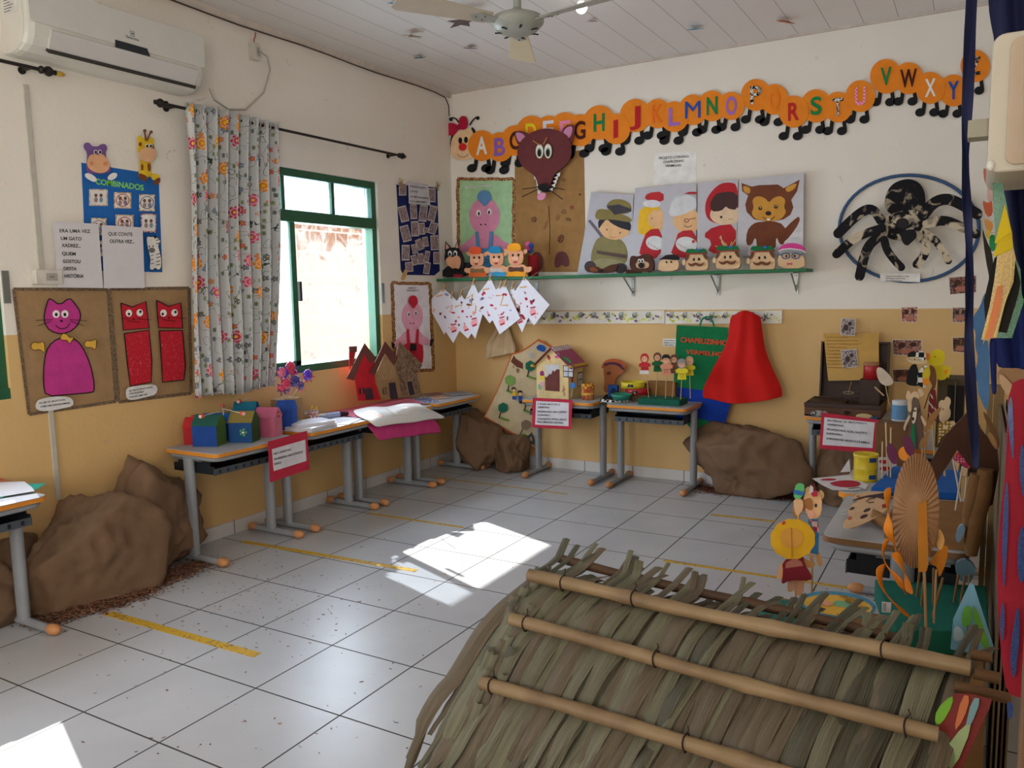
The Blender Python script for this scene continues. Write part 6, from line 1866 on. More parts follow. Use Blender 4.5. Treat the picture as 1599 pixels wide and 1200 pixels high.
def sidepart(nm, boxes):
    mb = MB()
    for (a0_, b0_, a1_, b1_, c) in boxes: mb.prism(FSd, [(a0_, b0_), (a1_, b0_), (a1_, b1_), (a0_, b1_)], 0, .0015 if c != '#c6cad0' else .003, c)
    mb.build(nm, r)
sidepart('window', [(-.17, Z0+.08, -.08, Z0+.19, '#4a342c')]+[(-.165+.042*i, Z0+.085+.052*j, -.165+.042*i+.036, Z0+.085+.052*j+.045, '#c6cad0') for i in (0, 1) for j in (0, 1)])
sidepart('ice_lolly', [(-.28, Z0+.10, -.245, Z0+.165, '#b85a68'), (-.268, Z0+.07, -.258, Z0+.10, '#c9a878')])
# tin beside it
p = Vector((1.375, -.27, Z0))
r = thing('candle_tin', 'small orange and yellow patterned tin between the sweets house and the dark cloth', 'tin', p)
mb = MB(); mb.lathe([(0, 0), (.048, 0), (.048, .085)], p, pat('leopard', '#b0542c', '#d08a5a', 40, th=.5)); mb.lathe([(.0485, .085), (.05, .088), (.05, .12), (.046, .122), (.043, .118), (0, .112)], p, pat('checker', '#d8a83c', '#a04c2c', 55)); mb.build('tin_body', r)
mb = MB(); mb.lathe([(.0486, .04), (.0486, .055)], p, '#e0b04c'); mb.build('label_band', r)
# foam wolf hat leaning on the wall
F = back(-.07)
def zf(x, y): return (900+x*210/1599, 530+y*150/1142)
ZF = lambda l: [zf(*k) for k in l]
standing('foam_mask', 'orange-brown arched foam mask leaning on the wall behind the tambourines', F, [
    ('face', lambda a: a.p('#9a5a34', ZF([(320, 340), (350, 280), (440, 250), (540, 270), (590, 340), (570, 400), (480, 440), (450, 560), (470, 640), (320, 640), (340, 480)]), 2, t=.006)),
    ('hair', lambda a: a.p('#a8502c', ZF([(300, 340), (330, 260), (420, 228), (520, 240), (590, 285), (605, 350), (560, 330), (480, 270), (380, 280), (330, 350)]), 2, t=.004)),
    ('band', lambda a: a.p('#4a2438', ZF([(325, 300), (370, 275), (450, 268), (530, 290), (575, 350), (565, 375), (500, 310), (410, 295), (340, 320)]), 1)),
    ('mouth', lambda a: a.p('#5a3020', ZF([(360, 400), (400, 380), (420, 400), (380, 430)]), 1))], cat='mask')
# tambourines, bowl, cloth
def tamb(c, R_, h, col, lab, tilt=0):
    r = thing('tambourine', lab, 'tambourine', c, 'toy tambourines stacked on the desk')
    M_ = Matrix.Rotation(math.radians(tilt), 3, 'X')
    ax = M_ @ Vector((0, 0, 1))
    mb = MB(); mb.lathe([(R_-.006, 0), (R_, 0), (R_, h), (R_-.006, h), (R_-.006, 0)], c, mat(col, .4, 'toy_plastic', spec=.5), axis=ax, n=36); mb.build('hoop', r)
    for k in range(4):
        a = 2*PI*k/4-PI/2+.15
        d = Vector((math.cos(a), math.sin(a), 0)); q = Vector(c)+d*(R_+.0005)+ax*h/2; mb = MB()
        mb.box(q, (.004, .04, h*.45), '#2a2a2a', Matrix.Rotation(a, 3, 'Z')); mb.cyl(q-d*.001+Vector((0, 0, -.003)), q+d*.002+Vector((0, 0, -.003)), .010, '#b9b4a0', n=12); mb.build('jingle', r)
tamb(Vector((1.735, -.165, Z0+.05)), .088, .042, '#b02028', 'red toy tambourine under the yellow one')
tamb(Vector((1.70, -.165, Z0+.094)), .092, .045, '#d6c22c', 'yellow toy tambourine on top of the stack')
mb = MB(); mb.box((1.74, -.15, Z0+.025), (.16, .15, .048), '#6a5238'); tag(mb.build('card_box', bevel=.002), 'low brown box carrying the two tambourines', 'box')
p = Vector((1.665, -.315, Z0+.018))
mb = MB(); mb.lathe([(0, .0), (.05, .0), (.068, .02), (.078, .045), (.075, .045), (.064, .022), (.048, .005), (0, .005)], p, mat('#1c7a66', .4, 'green_plastic', spec=.5), n=28); tag(mb.build('bowl'), 'small green plastic bowl standing on the dark cloth', 'bowl')
mb = MB(); q = Vector((1.52, -.12, Z0)); mb.box(q+Vector((0, 0, .05)), (.075, .03, .10), '#1c4a8c'); mb.ball(q+Vector((.01, -.018, .055)), (.02, .006, .025), '#142c54')
tag(mb.build('blue_block', bevel=.004), 'dark blue block with a hole standing behind the cloth', 'block')
CLO = mat('#22211f', .95, 'black_felt', bump=.3, bscale=80)
r = thing('black_cloth', 'black cloth with a black and white gingham hem spread over two desks', 'cloth', (1.6, -.3, Z0))
F = flat(Z0+.002)
mb = MB()
top = smooth([F.px(*q) for q in ZF([(430, 600), (520, 570), (800, 580), (880, 640), (820, 690), (740, 715), (560, 728), (300, 725), (350, 670)])], 1)
mb.prism(F, top, 0, .008, CLO); mb.build('cloth', r)
g = []
GC = pat('checker', '#17171a', '#d8d6d4', 45)
edge = [(292, 730), (400, 742), (520, 745), (620, 738), (720, 722), (800, 700), (850, 668), (880, 640)]
pts = [F.at(*zf(*e_)) for e_ in edge]
mb = MB(); rows = [[p_+Vector((0, .012, .010)) for p_ in pts], [p_+Vector((0, -.004, .011)) for p_ in pts], [p_+Vector((0, -.012, .002)) for p_ in pts], [p_+Vector((0, -.014+.004*math.sin(i*2), -.012)) for i, p_ in enumerate(pts)]]
mb.sheet(rows, GC); mb.build('gingham_hem', r, solid=.003)
# green foam block with stick puppets
F = flat(Z0)
mb = MB()
gx0, gx1 = F.at(1012, 626).x, F.at(1098, 620).x; mb.box(((gx0+gx1)/2, -.275, Z0+.022), (gx1-gx0, .19, .044), mat('#145a48', .9, 'green_foam', bump=.2)); tag(mb.build('foam_block', bevel=.004), 'dark green foam block holding the stick puppets on the back desk', 'foam block')
mb = MB(); mb.box((1.93, -.36-.0, Z0+.004), (.30, .0, .0), '#d0d0d0') if False else None
mb = MB(); mb.box((1.90, -.09, Z0+.07), (.22, .07, .14), mat('#8a6236', .85, 'cardboard')); tag(mb.build('cardboard_box', bevel=.002), 'small cardboard box behind the stick puppets on the back desk', 'box')
def stick_puppet(lab, F, parts, base, top, zb, group, nm='stick_puppet', stick='#c9a878', w=.0028):
    """base/top are picture points of the stick on frame F, zb the height it stands on"""
    B_, T_ = F.at(*base), F.at(*top)
    if zb is not None: B_.z = zb
    arts = []; d = .002
    for pt in parts:
        a = Art(F, d, .0016); pt[1](a); d = a.d; arts.append((pt, a))
    r = thing(nm, lab, 'puppet', B_, group)
    for pt, a in arts: a.build(pt[0], r)
    mb = MB(); mb.cyl(B_, T_, w, stick, n=7); mb.build('stick', r)
    return r
def fairy(cx, cy, s_, hood, dress, skin='#dca884', apron=None, hair=None, hem=None):
    X = lambda x, y: (cx+x*s_, cy+y*s_); P = lambda l: [X(*k) for k in l]
    out = [('body', lambda a: (a.p(dress, P([(-5, -2), (5, -2), (10, 1), (9, 6), (6, 5), (7, 16), (-7, 16), (-6, 5), (-9, 6), (-10, 1)])), a.l('#3a2a24', .4, P([(-6, 7), (6, 7)])))),
           ('head', lambda a: (a.e(hood, *X(0, -9), 7*s_, 8*s_), a.e(skin, *X(0, -7.5), 4.8*s_, 5*s_), a.e(BLK, *X(-1.6, -8), .5*s_, .7*s_), a.e(BLK, *X(1.8, -8), .5*s_, .7*s_)))]
    if hem: out.append(('petticoat', lambda a: a.p(hem, P([(-7, 11), (7, 11), (8, 17), (-8, 17)]))))
    if apron: out.append(('apron', lambda a: a.l(apron, .6, ell(*X(0, 10), 2.6*s_, 2.4*s_), closed=True)))
    if hair: out.append(('hair', lambda a: a.p(hair, P([(-7, -6), (-6, -15), (0, -17), (6, -15), (7, -6), (4, -11), (-4, -11)]), 1)))
    return out
ZTb = Z0+.044
gp = 'fairy tale stick puppets in the green foam block'
FP = back(-.30); FP2 = back(-.24)
stick_puppet('stick puppet in a red hood, leftmost in the green foam block', FP, fairy(1007, 568, .95, '#b8282c', '#b8282c', hem='#d9cfca'), (1013, 614), (1009, 575), ZTb, gp)
stick_puppet('stick puppet in a green dress with brown hair', FP2, fairy(1027, 566, .92, '#6a4430', '#1c6a3c', apron='#134a2c'), (1024, 614), (1027, 575), ZTb, gp)
stick_puppet('stick puppet in a salmon dress with black hair', FP, fairy(1041, 570, 1.0, '#d0906c', '#d08a6c', hair='#201c1e', apron='#b0583c'), (1039, 614), (1041, 575), ZTb, gp)
stick_puppet('brown wolf stick puppet behind the salmon one', FP2, fairy(1053, 569, .9, '#6e4430', '#7a5038'), (1050, 612), (1053, 575), ZTb, gp)
stick_puppet('stick puppet of an old woman in yellow with grey hair', FP, fairy(1065, 577, 1.0, '#8c8c8a', '#d8c62c', apron='#a8901c', hair='#8c8c8a'), (1063, 615), (1065, 582), ZTb, gp)
stick_puppet('stick puppet in a yellow dress with bare head, rightmost in the block', FP2, fairy(1077, 572, .92, '#c89470', '#c9b42c', apron='#a8901c'), (1078, 612), (1077, 578), ZTb, gp)
# ================================================================ suitcase on the desk
def zc(x, y): return (1200+x*399/1368, 430+y*350/1200)
ZC = lambda l: [zc(*k) for k in l]
LEA = mat('#3a241a', .55, 'dark_brown_leather', var=.15, bump=.25, spec=.4); LEB = mat('#5a3c2a', .6, 'brown_leather', var=.12, bump=.2)
sy0, sy1 = -.44, -.10
sx0, sx1 = back(sy0).at(1256, 640).x, back(sy0).at(1376, 640).x
r = thing('suitcase', 'old brown suitcase lying open on the desk with a yellow sheet in its lid', 'suitcase', ((sx0+sx1)/2, (sy0+sy1)/2, Z0))
h_ = .085
mb = MB(); cx_ = (sx0+sx1)/2; W_ = sx1-sx0
mb.box((cx_, (sy0+sy1)/2, Z0+.006), (W_, sy1-sy0, .012), LEA)
mb.box((cx_, sy0+.005, Z0+h_/2), (W_, .010, h_), LEB); mb.box((cx_, sy1-.005, Z0+h_/2), (W_, .010, h_), LEA)
for s_ in (sx0+.005, sx1-.005): mb.box((s_, (sy0+sy1)/2, Z0+h_/2), (.010, sy1-sy0-.02, h_), LEB)
mb.build('suitcase_base', r, bevel=.003)
mb = MB(); mb.box((cx_, sy0+.003, Z0+h_-.012), (W_+.004, .018, .026), LEA); mb.box((cx_-.10, (sy0+sy1)/2-.02, Z0+h_-.004), (.22, .16, .012), LEA); mb.build('inner_tray', r, bevel=.002)
mb = MB(); mb.cyl((cx_+.03, sy0-.008, Z0+.035), (cx_+.03, sy0, Z0+.035), .018, '#2c1c14', flat=.7, fdir=(1, 0, 0)); mb.build('lock', r)
LD = upright((cx_, sy1+.0, Z0+h_), -90, 6)
lh = .37
mb = MB(); lw = W_*.93; ox = .02
mb.prism(LD, [(ox-lw/2, 0), (ox+lw/2, 0), (ox+lw/2, lh), (ox-lw/2, lh)], -.045, -.037, LEA)
for q in ([(ox-lw/2, 0), (ox-lw/2+.010, 0), (ox-lw/2+.010, lh), (ox-lw/2, lh)], [(ox+lw/2-.010, 0), (ox+lw/2, 0), (ox+lw/2, lh), (ox+lw/2-.010, lh)], [(ox-lw/2+.01, lh-.010), (ox+lw/2-.01, lh-.010), (ox+lw/2-.01, lh), (ox-lw/2+.01, lh)]): mb.prism(LD, q, -.037, .02, LEA)
mb.build('suitcase_lid', r)
art('yellow_letter', 'yellow plastic-covered sheet with lines of writing in the suitcase lid', 'paper', upright((cx_, sy1-.025, Z0+h_), -90, 6),
    [('sheet', lambda a: a.p(mat('#b88a24', .35, 'yellow_glossy_sheet', spec=.4, bump=.3, bscale=16), ZC([(295, 312), (590, 307), (592, 560), (320, 566)]))),
     ('writing', lambda a: [a.text('#9a6c24', *zc(315, 335+18*k), *zc(480 if k % 3 else 420, 336+18*k), 2.1, ['era uma vez uma menina que', 'morava perto da floresta', 'com sua mamãe e gostava', 'de passear e brincar com'][k % 4]) for k in range(10)])], d=.0, t=.0008)
def print2(F, q, lab, d=.004):
    def f(a):
        a.p('#cfc8c4', q); cx = sum(p[0] for p in q)/4; cy = sum(p[1] for p in q)/4
        a.p(pat('scribble', '#5a5458', '#b8a8a4', 40, th=.5), [(cx+(x-cx)*.92, cy+(y-cy)*.92) for x, y in q]); a.e('#3a3436', cx+3, cy-5, 3, 3); a.e('#4a3a38', cx-3, cy+1, 4, 5)
    art('photograph', lab, 'photo', F, [('print', f)], 'photographs in the suitcase lid', d=d, t=.0008)
print2(upright((cx_, sy1-.05, Z0+h_), -90, 6), ZC([(390, 230), (468, 235), (462, 325), (384, 320)]), 'photograph standing on the top edge of the suitcase lid')
print2(upright((cx_, sy1-.025, Z0+h_), -90, 6), ZC([(388, 402), (472, 395), (482, 490), (398, 500)]), 'photograph stuck in the middle of the yellow sheet', .006)
c = back(-.20).at(1360, 580)
mb = MB(); cz = c.z-.05
mb.lathe([(0, 0), (.045, 0), (.045, .085), (.043, .088), (.0, .088)], (c.x, -.20, cz), mat('#b0242a', .35, 'red_tin', spec=.5)); mb.lathe([(.046, .088), (.048, .092), (.048, .105), (0, .107)], (c.x, -.20, cz), '#a87c58')
tag(mb.build('red_tin'), 'red tin with a pale lid standing in the back of the suitcase', 'tin')
mb = MB(); mb.box((c.x, -.20, (Z0+.013+cz)/2), (.12, .10, cz-Z0-.014), LEA); tag(mb.build('small_box', bevel=.003), 'dark box inside the suitcase under the red tin', 'box')
stick_puppet('cream spoon-shaped puppet on a stick at the right of the suitcase', back(-.33), [('head', lambda a: a.p('#cdbca8', ZC([(577, 495), (605, 492), (640, 525), (668, 560), (665, 585), (635, 595), (600, 580), (582, 545)]), 2, t=.004))], zc(650, 705), zc(625, 585), None, 'puppets about the suitcase')
mb = MB(); rr = random.Random(2); c = back(sy0-.03).at(*zc(275, 702)); c.z = Z0+.022
mb.ball(c, (.055, .02, .022), pat('scribble', '#3a3a3c', '#a9a49c', 30, th=.5), 14, 9); tag(mb.build('crumpled_foil'), 'crumpled silver and dark wrapper at the front left of the suitcase', 'wrapper')
c = back(sy0-.025).at(*zc(515, 712)); c.z = Z0+.018
mb = MB(); mb.ball(c, (.05, .016, .02), '#bda878', 14, 9); mb.ball(c+Vector((.055, -.004, -.006)), (.028, .014, .012), '#2c4a68'); tag(mb.build('cloth_pouch'), 'small cream and blue cloth scrap in front of the suitcase', 'cloth')
mb = MB(); A, B_ = back(-.36).at(*zc(568, 598)), back(-.36).at(*zc(618, 645)); mb.cyl(A, B_, .004, '#c9a988'); C_ = back(-.36).at(*zc(445, 570)); D_ = back(-.36).at(*zc(428, 630)); mb.cyl(C_, D_, .003, '#8a6c4c')
D_.z = max(D_.z, Z0+h_+.005)
pts = [D_+Vector((.03*math.cos(t*.5), 0, .008*math.sin(t*.5))) for t in range(13)]; mb.tube(pts, .003, '#8a7c68', 6)
tag(mb.build('wooden_sticks'), 'thin wooden sticks and a ring poking out of the open suitcase', 'sticks')

# ================================================================ far right desks: tins, puppets and foam
p = flat(Z0).at(1351, 750)
r = thing('paint_tin', 'yellow tin with blue patches standing open on the far right desk', 'tin', p)
TR = .048; th_ = .115
YT = mat('#c8b024', .35, 'yellow_tin', spec=.5, var=.1)
mb = MB(); mb.lathe([(0, 0), (TR, 0), (TR, .012), (TR*.985, .016), (TR*.985, th_*.45), (TR, th_*.47), (TR*.985, th_*.49), (TR*.985, th_-.016), (TR*1.02, th_-.012), (TR*1.05, th_), (TR*.97, th_), (TR*.95, th_-.02), (0, th_-.03)], p, YT, n=36); mb.build('tin_body', r)
mb = MB()
for z_ in (.012, th_-.03):
    for k in range(5):
        a = math.radians(-62+k*7); q = p+Vector((TR*1.005*math.cos(a), TR*1.005*math.sin(a), z_+.010)); mb.box(q, (.002, .008, .018), '#23407c', Matrix.Rotation(a, 3, 'Z'))
mb.build('blue_patches', r)
mb = MB()
for k in range(14):
    a = rr.uniform(0, 2*PI); q = p+Vector((TR*.6*math.cos(a), TR*.6*math.sin(a), th_-.022)); mb.box(q, (.03, .012, .03), '#d0bc30', Matrix.Rotation(a, 3, 'Z') @ Matrix.Rotation(.5, 3, 'X'))
mb.build('crumpled_liner', r)
Fd = flat(Z0+.0015)
art('painted_sheet', 'white cut sheet with red painting at the corner of the far right desk', 'paper', Fd, [('sheet', lambda a: a.p('#cbc8cc', [(1268, 748), (1300, 745), (1326, 742), (1338, 748), (1355, 758), (1352, 765), (1330, 767), (1300, 766), (1283, 758)])),
    ('painting', lambda a: (a.p('#a51c34', [(1278, 751), (1290, 748), (1308, 749), (1300, 752)], 1), a.p('#a51c34', [(1294, 756), (1305, 753), (1325, 751), (1342, 754), (1344, 759), (1330, 763), (1305, 761)], 1), a.l('#3a6a3c', .7, [(1325, 765), (1340, 763), (1348, 765)])))], t=.0008)
art('painted_sheet', 'white folded card standing left of the yellow tin', 'paper', upright(flat(Z0).at(1315, 737), -70, 20), [('card', lambda a: a.p('#c3c2c6', [(1312, 738), (1326, 717), (1328, 737)]))], t=.0015)
art('painted_sheet', 'white and red painted sheets standing right of the yellow tin', 'paper', upright(flat(Z0).at(1380, 735), -80, 10), [('card', lambda a: a.p('#c3c2c6', [(1370, 714), (1400, 715), (1400, 738), (1370, 740)])), ('painting', lambda a: (a.p('#a51c34', [(1373, 718), (1386, 719), (1385, 725), (1373, 724)], 1), a.p('#a51c34', [(1374, 729), (1392, 729), (1388, 736), (1374, 735)], 1)))], t=.0015)
BL = mat('#1458a8', .85, 'blue_foam', bump=.15)
q4 = [Fd.at(*k) for k in ((1360, 772), (1395, 738), (1498, 745), (1500, 782))]
mb = MB(); mb.prism(Fd, [(v.x, v.y) for v in q4], .0, .028, BL); tag(mb.build('foam_block', bevel=.003), 'bright blue foam block holding animal puppets on the far right desk', 'foam block')
yB = -2.05
FB = back(yB); ZB = Z0+.028
gp = 'animal puppets standing in the blue foam block'
def zp(x, y): return (1380+x*200/1412, 530+y*170/1200)
ZP = lambda l: [zp(*k) for k in l]
def tall(y_base, F): return F.at(1400, y_base).z
CRM = '#cfb491'
stick_puppet('grey donkey puppet with cream ears and a green tie', back(-2.0), [
    ('body', lambda a: a.p('#6a564c', ZP([(300, 720), (320, 640), (380, 640), (410, 760), (440, 1000), (455, 1210), (240, 1210), (270, 960)]), 1, t=.004)),
    ('ear', lambda a: a.p(CRM, ZP([(245, 640), (255, 575), (280, 560), (305, 610), (300, 660), (260, 670)]), 1, t=.003)), ('ear', lambda a: a.p(CRM, ZP([(375, 600), (380, 545), (405, 535), (440, 580), (435, 620), (400, 640)]), 1, t=.003)),
    ('head', lambda a: (a.p(CRM, ZP([(300, 600), (340, 565), (390, 590), (400, 640), (370, 660), (350, 640), (310, 650), (310, 800), (280, 800), (262, 740), (270, 660)]), 1, t=.003), a.p('#6a564c', ZP([(320, 640), (350, 630), (400, 680), (395, 780), (330, 790), (310, 720)]), 1, t=.003))),
    ('arm', lambda a: a.p(CRM, ZP([(285, 820), (300, 850), (245, 960), (240, 1005), (215, 985), (240, 900)]), 1)), ('arm', lambda a: a.p(CRM, ZP([(405, 830), (440, 850), (485, 950), (460, 965), (425, 900)]), 1)),
    ('muzzle', lambda a: (a.p('#d9cdb8', ZP([(335, 760), (355, 740), (370, 760), (360, 880), (335, 930), (310, 905)]), 1), a.e('#3a2c28', *zp(328, 870), 1.8, 2.8), a.e('#3a2c28', *zp(340, 780), .8, 1.4), a.e('#3a2c28', *zp(352, 780), .8, 1.4))),
    ('tie', lambda a: a.p('#1c7a50', ZP([(315, 930), (345, 930), (352, 1100), (350, 1200), (300, 1150)])))], (1424, 745), (1424, 700), ZB, gp, w=.004)
stick_puppet('cone puppet striped red and white with a brown cap', back(-1.92), [
    ('cone', lambda a: (a.p('#7a2c28', ZP([(545, 470), (560, 480), (580, 620), (595, 900), (480, 900), (500, 640)]), t=.004), [a.p('#cfc4bc', ZP([(x-14, y), (x+10, y+30), (x+24, y+70), (x, y+50)])) for x, y in ((548, 490), (525, 590), (498, 660), (530, 700), (570, 740), (510, 790), (560, 810))])),
    ('cap', lambda a: a.p('#6b4326', ZP([(500, 270), (560, 300), (582, 370), (585, 470), (560, 560), (520, 470), (500, 430), (520, 370)]), 1, t=.004)),
    ('edge', lambda a: a.l('#6b4326', 2, ZP([(560, 480), (500, 600), (450, 760)])))], (1460, 748), (1456, 660), ZB, gp, w=.004)
stick_puppet('pig puppet in a mustard dress with white dots', FB, [
    ('head', lambda a: (a.p(CRM, ZP([(600, 700), (640, 665), (665, 680), (690, 625), (735, 650), (740, 700), (720, 750), (742, 800), (730, 870), (660, 915), (610, 900), (612, 800)]), 1, t=.004), a.e('#3a2c28', *zp(655, 770), .9, 1.2))),
    ('dress', lambda a: a.p(pat('dots', '#96701e', '#e0d6b0', 75, th=.32), ZP([(600, 925), (690, 895), (770, 900), (770, 960), (640, 1080), (590, 1180)]), t=.003)),
    ('bow', lambda a: a.p('#d9c6a8', ZP([(660, 930), (680, 960), (720, 940), (700, 985), (650, 990)]), 1)),
    ('sleeve', lambda a: a.p(CRM, ZP([(720, 910), (770, 890), (800, 930), (760, 960)]), 1))], (1475, 748), (1473, 690), ZB, gp, w=.004)
hands = []
for k, (q, lab) in enumerate(((Z5P, l) for Z5P, l in (([(640, 730), (630, 790), (520, 960), (440, 1040), (430, 1010), (480, 920), (500, 840)], 'upper tan paper hand reaching up to the right'), ([(520, 990), (500, 1060), (470, 1200), (380, 1210), (400, 1120), (460, 1050)], 'lower tan paper hand below the other')))):
    _h = art('paper_hand', lab+' beside the dotted pig puppet', 'cutout', back(-2.18-.03*k), [('hand', lambda a, q=q: a.p('#9a6f42', ZP(q), 1, t=.004))], 'tan paper hands', d=0)
    hands.append((_h, back(-2.18-.03*k), zp(470 if k == 0 else 430, 1000 if k == 0 else 1150)))
# things on the desk further back (cat, duck, crate)
desk(3.80, -1.02, -90, 'school desk nearest the back wall on the right, hidden under the crate')
mb = MB(); DK = mat('#4a3e2a', .8, 'brown_fabric_crate', bump=.2)
FC = back(-1.25)
c0_, c1_ = FC.at(1464, 592), FC.at(1504, 665)
r = thing('fabric_crate', 'tall dark brown crate with a black side behind the puppets on the right', 'crate', ((c0_.x+c1_.x)/2, -1.14, Z0))
mb.box(((c0_.x+c1_.x)/2, -1.13, (c0_.z+Z0)/2), (c1_.x-c0_.x, .22, c0_.z-Z0), DK); mb.build('crate_body', r, bevel=.004)
mb = MB(); mb.box((c1_.x-.04, -1.245, (c0_.z+Z0)/2-.01), (.07, .012, c0_.z-Z0-.04), '#15120f'); mb.cyl((c1_.x-.04, -1.255, Z0+.02), (c1_.x-.04, -1.255, c0_.z-.01), .003, '#5a5146'); mb.build('black_panel', r)
def chk(q): return q
FCt = back(-1.30)
art('cat_puppet', 'black cat puppet with a black and white checkered cap and scarf', 'puppet', FCt, [
    ('cloak', lambda a: a.p('#1a1a18', ZP([(330, 270), (370, 280), (400, 480), (390, 520), (250, 505), (248, 440), (290, 300)]), 1, t=.006)),
    ('ear', lambda a: a.p('#1a1a18', ZP([(255, 200), (275, 145), (350, 120), (370, 200)]), 1, t=.004)),
    ('face', lambda a: (a.p('#d0bb94', ZP([(255, 210), (300, 190), (420, 200), (480, 235), (470, 265), (380, 275), (290, 255), (258, 230)]), 1, t=.004), a.e(BLK, *zp(342, 222), .8, 1.6), a.l(BLK, .5, ZP([(270, 215), (320, 228)])), a.l(BLK, .5, ZP([(370, 230), (430, 222)])))),
    ('checkered_cap', lambda a: a.p(pat('checker', '#17171a', '#d8d8d4', 40), ZP([(350, 195), (365, 130), (400, 125), (460, 140), (470, 200), (450, 240), (380, 200)]), 1, t=.003)),
    ('checkered_scarf', lambda a: a.p(pat('checker', '#17171a', '#d8d8d4', 40), ZP([(430, 290), (490, 285), (470, 330), (420, 420), (440, 500), (480, 530), (400, 520), (360, 480), (380, 370)]), 1, t=.003)),
    ('belly', lambda a: (a.p('#c9b428', ZP([(440, 330), (500, 280), (530, 330), (525, 420), (470, 430), (425, 410)]), 1, t=.003), a.p('#dd8a1c', ZP([(430, 440), (470, 420), (510, 440), (500, 500), (450, 500), (430, 470)]), 1, t=.003)))], d=0)
art('duck_puppet', 'yellow foam duck puppet with an orange beak beside the checkered cat', 'puppet', back(-1.28), [
    ('body', lambda a: a.p('#ccb81c', ZP([(500, 270), (560, 290), (640, 290), (700, 290), (715, 330), (700, 440), (590, 455), (560, 330)]), 1, t=.006)),
    ('head', lambda a: (a.p('#d4c01e', ZP([(480, 240), (520, 200), (525, 140), (580, 105), (640, 120), (680, 170), (670, 230), (640, 290), (560, 300), (500, 270)]), 1, t=.005), a.e('#6a5a14', *zp(565, 192), 1, 1.3))),
    ('beak', lambda a: a.p('#e08a20', ZP([(465, 150), (500, 145), (520, 185), (500, 225), (475, 235)]), 1, t=.004)),
    ('wing', lambda a: (a.p('#d4c01e', ZP([(640, 290), (690, 280), (715, 310), (700, 350), (650, 340)]), 1, t=.003), a.p('#e08a20', ZP([(660, 340), (700, 330), (725, 345), (700, 380), (670, 375)]), 1, t=.002))),
    ('tail', lambda a: a.p('#d4c01e', ZP([(700, 350), (740, 290), (750, 300), (725, 400), (710, 440)]), 1, t=.003))], d=0)
p = Vector((back(-1.35).at(1405, 640).x, -1.35, Z0))
mz = back(-1.35).at(1406, 626).z
r = thing('milk_tin', 'white and blue tin behind the grey donkey puppet', 'tin', p)
mb = MB(); mb.lathe([(0, 0), (.036, 0), (.036, mz-Z0), (.033, mz-Z0+.002), (0, mz-Z0+.002)], p, '#b9bcc0'); mb.build('tin_body', r)
mb = MB(); mb.lathe([(.0365, (mz-Z0)*.62), (.0365, (mz-Z0)*.92)], p, '#5a86b0'); mb.build('blue_band', r)
mb = MB(); mb.lathe([(.0365, .03), (.0365, .05)], p, '#c9a23c'); mb.build('yellow_band', r)
c0_, c1_ = back(-1.5).at(1368, 662), back(-1.5).at(1400, 735)
mb = MB(); mb.box(((c0_.x+c1_.x)/2+.02, -1.42, (c0_.z+.0)/2+.0), (c1_.x-c0_.x+.04, .16, c0_.z), mat('#6a4c30', .85, 'cardboard')); tag(mb.build('cardboard_box', bevel=.003), 'tall plain cardboard box just right of the suitcase sign', 'box')
for k, (a_, b_, lab) in enumerate((((1378, 690), (1377, 765), 'left'), ((1391, 668), (1390, 770), 'middle'), ((1383, 660), (1386, 745), 'right'))):
    A, B_ = back(-2.2+.03*k).at(*a_), back(-2.2+.03*k).at(*b_)
    B_.z = max(B_.z, Z0+.001)
    mb = MB(); mb.cyl(B_, A, .003, '#c9b08c', n=7); tag(mb.build('bare_stick'), 'thin bare puppet stick standing right of the yellow tin, %s of three' % lab, 'stick', 'bare sticks')
# ================================================================ nearest right desk
for o_ in [k for k in bpy.data.objects if k.parent == nearest_desk and k.name.startswith('tabletop')]:
    o_.data = o_.data.copy()
    for i_, m_ in enumerate(o_.data.materials):
        if m_ == EDGE: o_.data.materials[i_] = mat('#7c5a3a', .5, 'brown_edge_band')
Fk = flat(Z0+.001)
KRD = mat('#8a6238', .85, 'kraft_paper', bump=.4, bscale=10)
q = [Fk.px(*k) for k in ((1380, 840), (1392, 800), (1420, 783), (1508, 788), (1512, 862), (1440, 852))]
mb = MB(); mb.prism(Fk, q, 0, .010, KRD); tag(mb.build('kraft_paper'), 'sheet of kraft paper covering the right side of the nearest desk', 'paper')
A, B_ = Fk.at(1362, 818), Fk.at(1400, 836); A.z = B_.z = Z0+.026
mb = MB(); g = []
for k in range(10):
    t = k/9; c = A.lerp(B_, t)
    g.append([c+Vector((0, math.cos(a)*.04, math.sin(a)*.022))*(1+.15*math.sin(5*t+a)) for a in [PI*1.9*j/14 for j in range(15)]])
mb.sheet(g, KRD); tag(mb.build('kraft_roll', solid=.002), 'crumpled roll of kraft paper under the face cutouts', 'paper')
def cut(lab, z, out_, extra, parts_name='features'):
    F = upright(Vector(Fk.at(1360, 820))+Vector((0, 0, z)), -60, 78)
    F = flat(Z0+z)
    art('face_cutout', lab, 'cutout', F, [('face', lambda a: a.p('#d2ac86', out_, 1, t=.003)), (parts_name, extra)], 'flat face cutouts on the nearest desk', d=0, t=.001)
def zk(x, y): return (1280+x/8, 740+y/8)
ZK = lambda l: [zk(*k) for k in l]
cut('lowest skin-coloured face cutout with a black fringe, furthest back on the desk', .012, ZK([(415, 305), (470, 260), (700, 220), (900, 180), (905, 260), (700, 340), (450, 350)]), lambda a: (a.p('#3a2c30', ZK([(385, 350), (560, 290), (700, 270), (880, 235), (850, 330), (700, 330), (600, 300), (480, 340)]), 1), a.e('#b86a44', *zk(480, 300), 3, 1.6)))
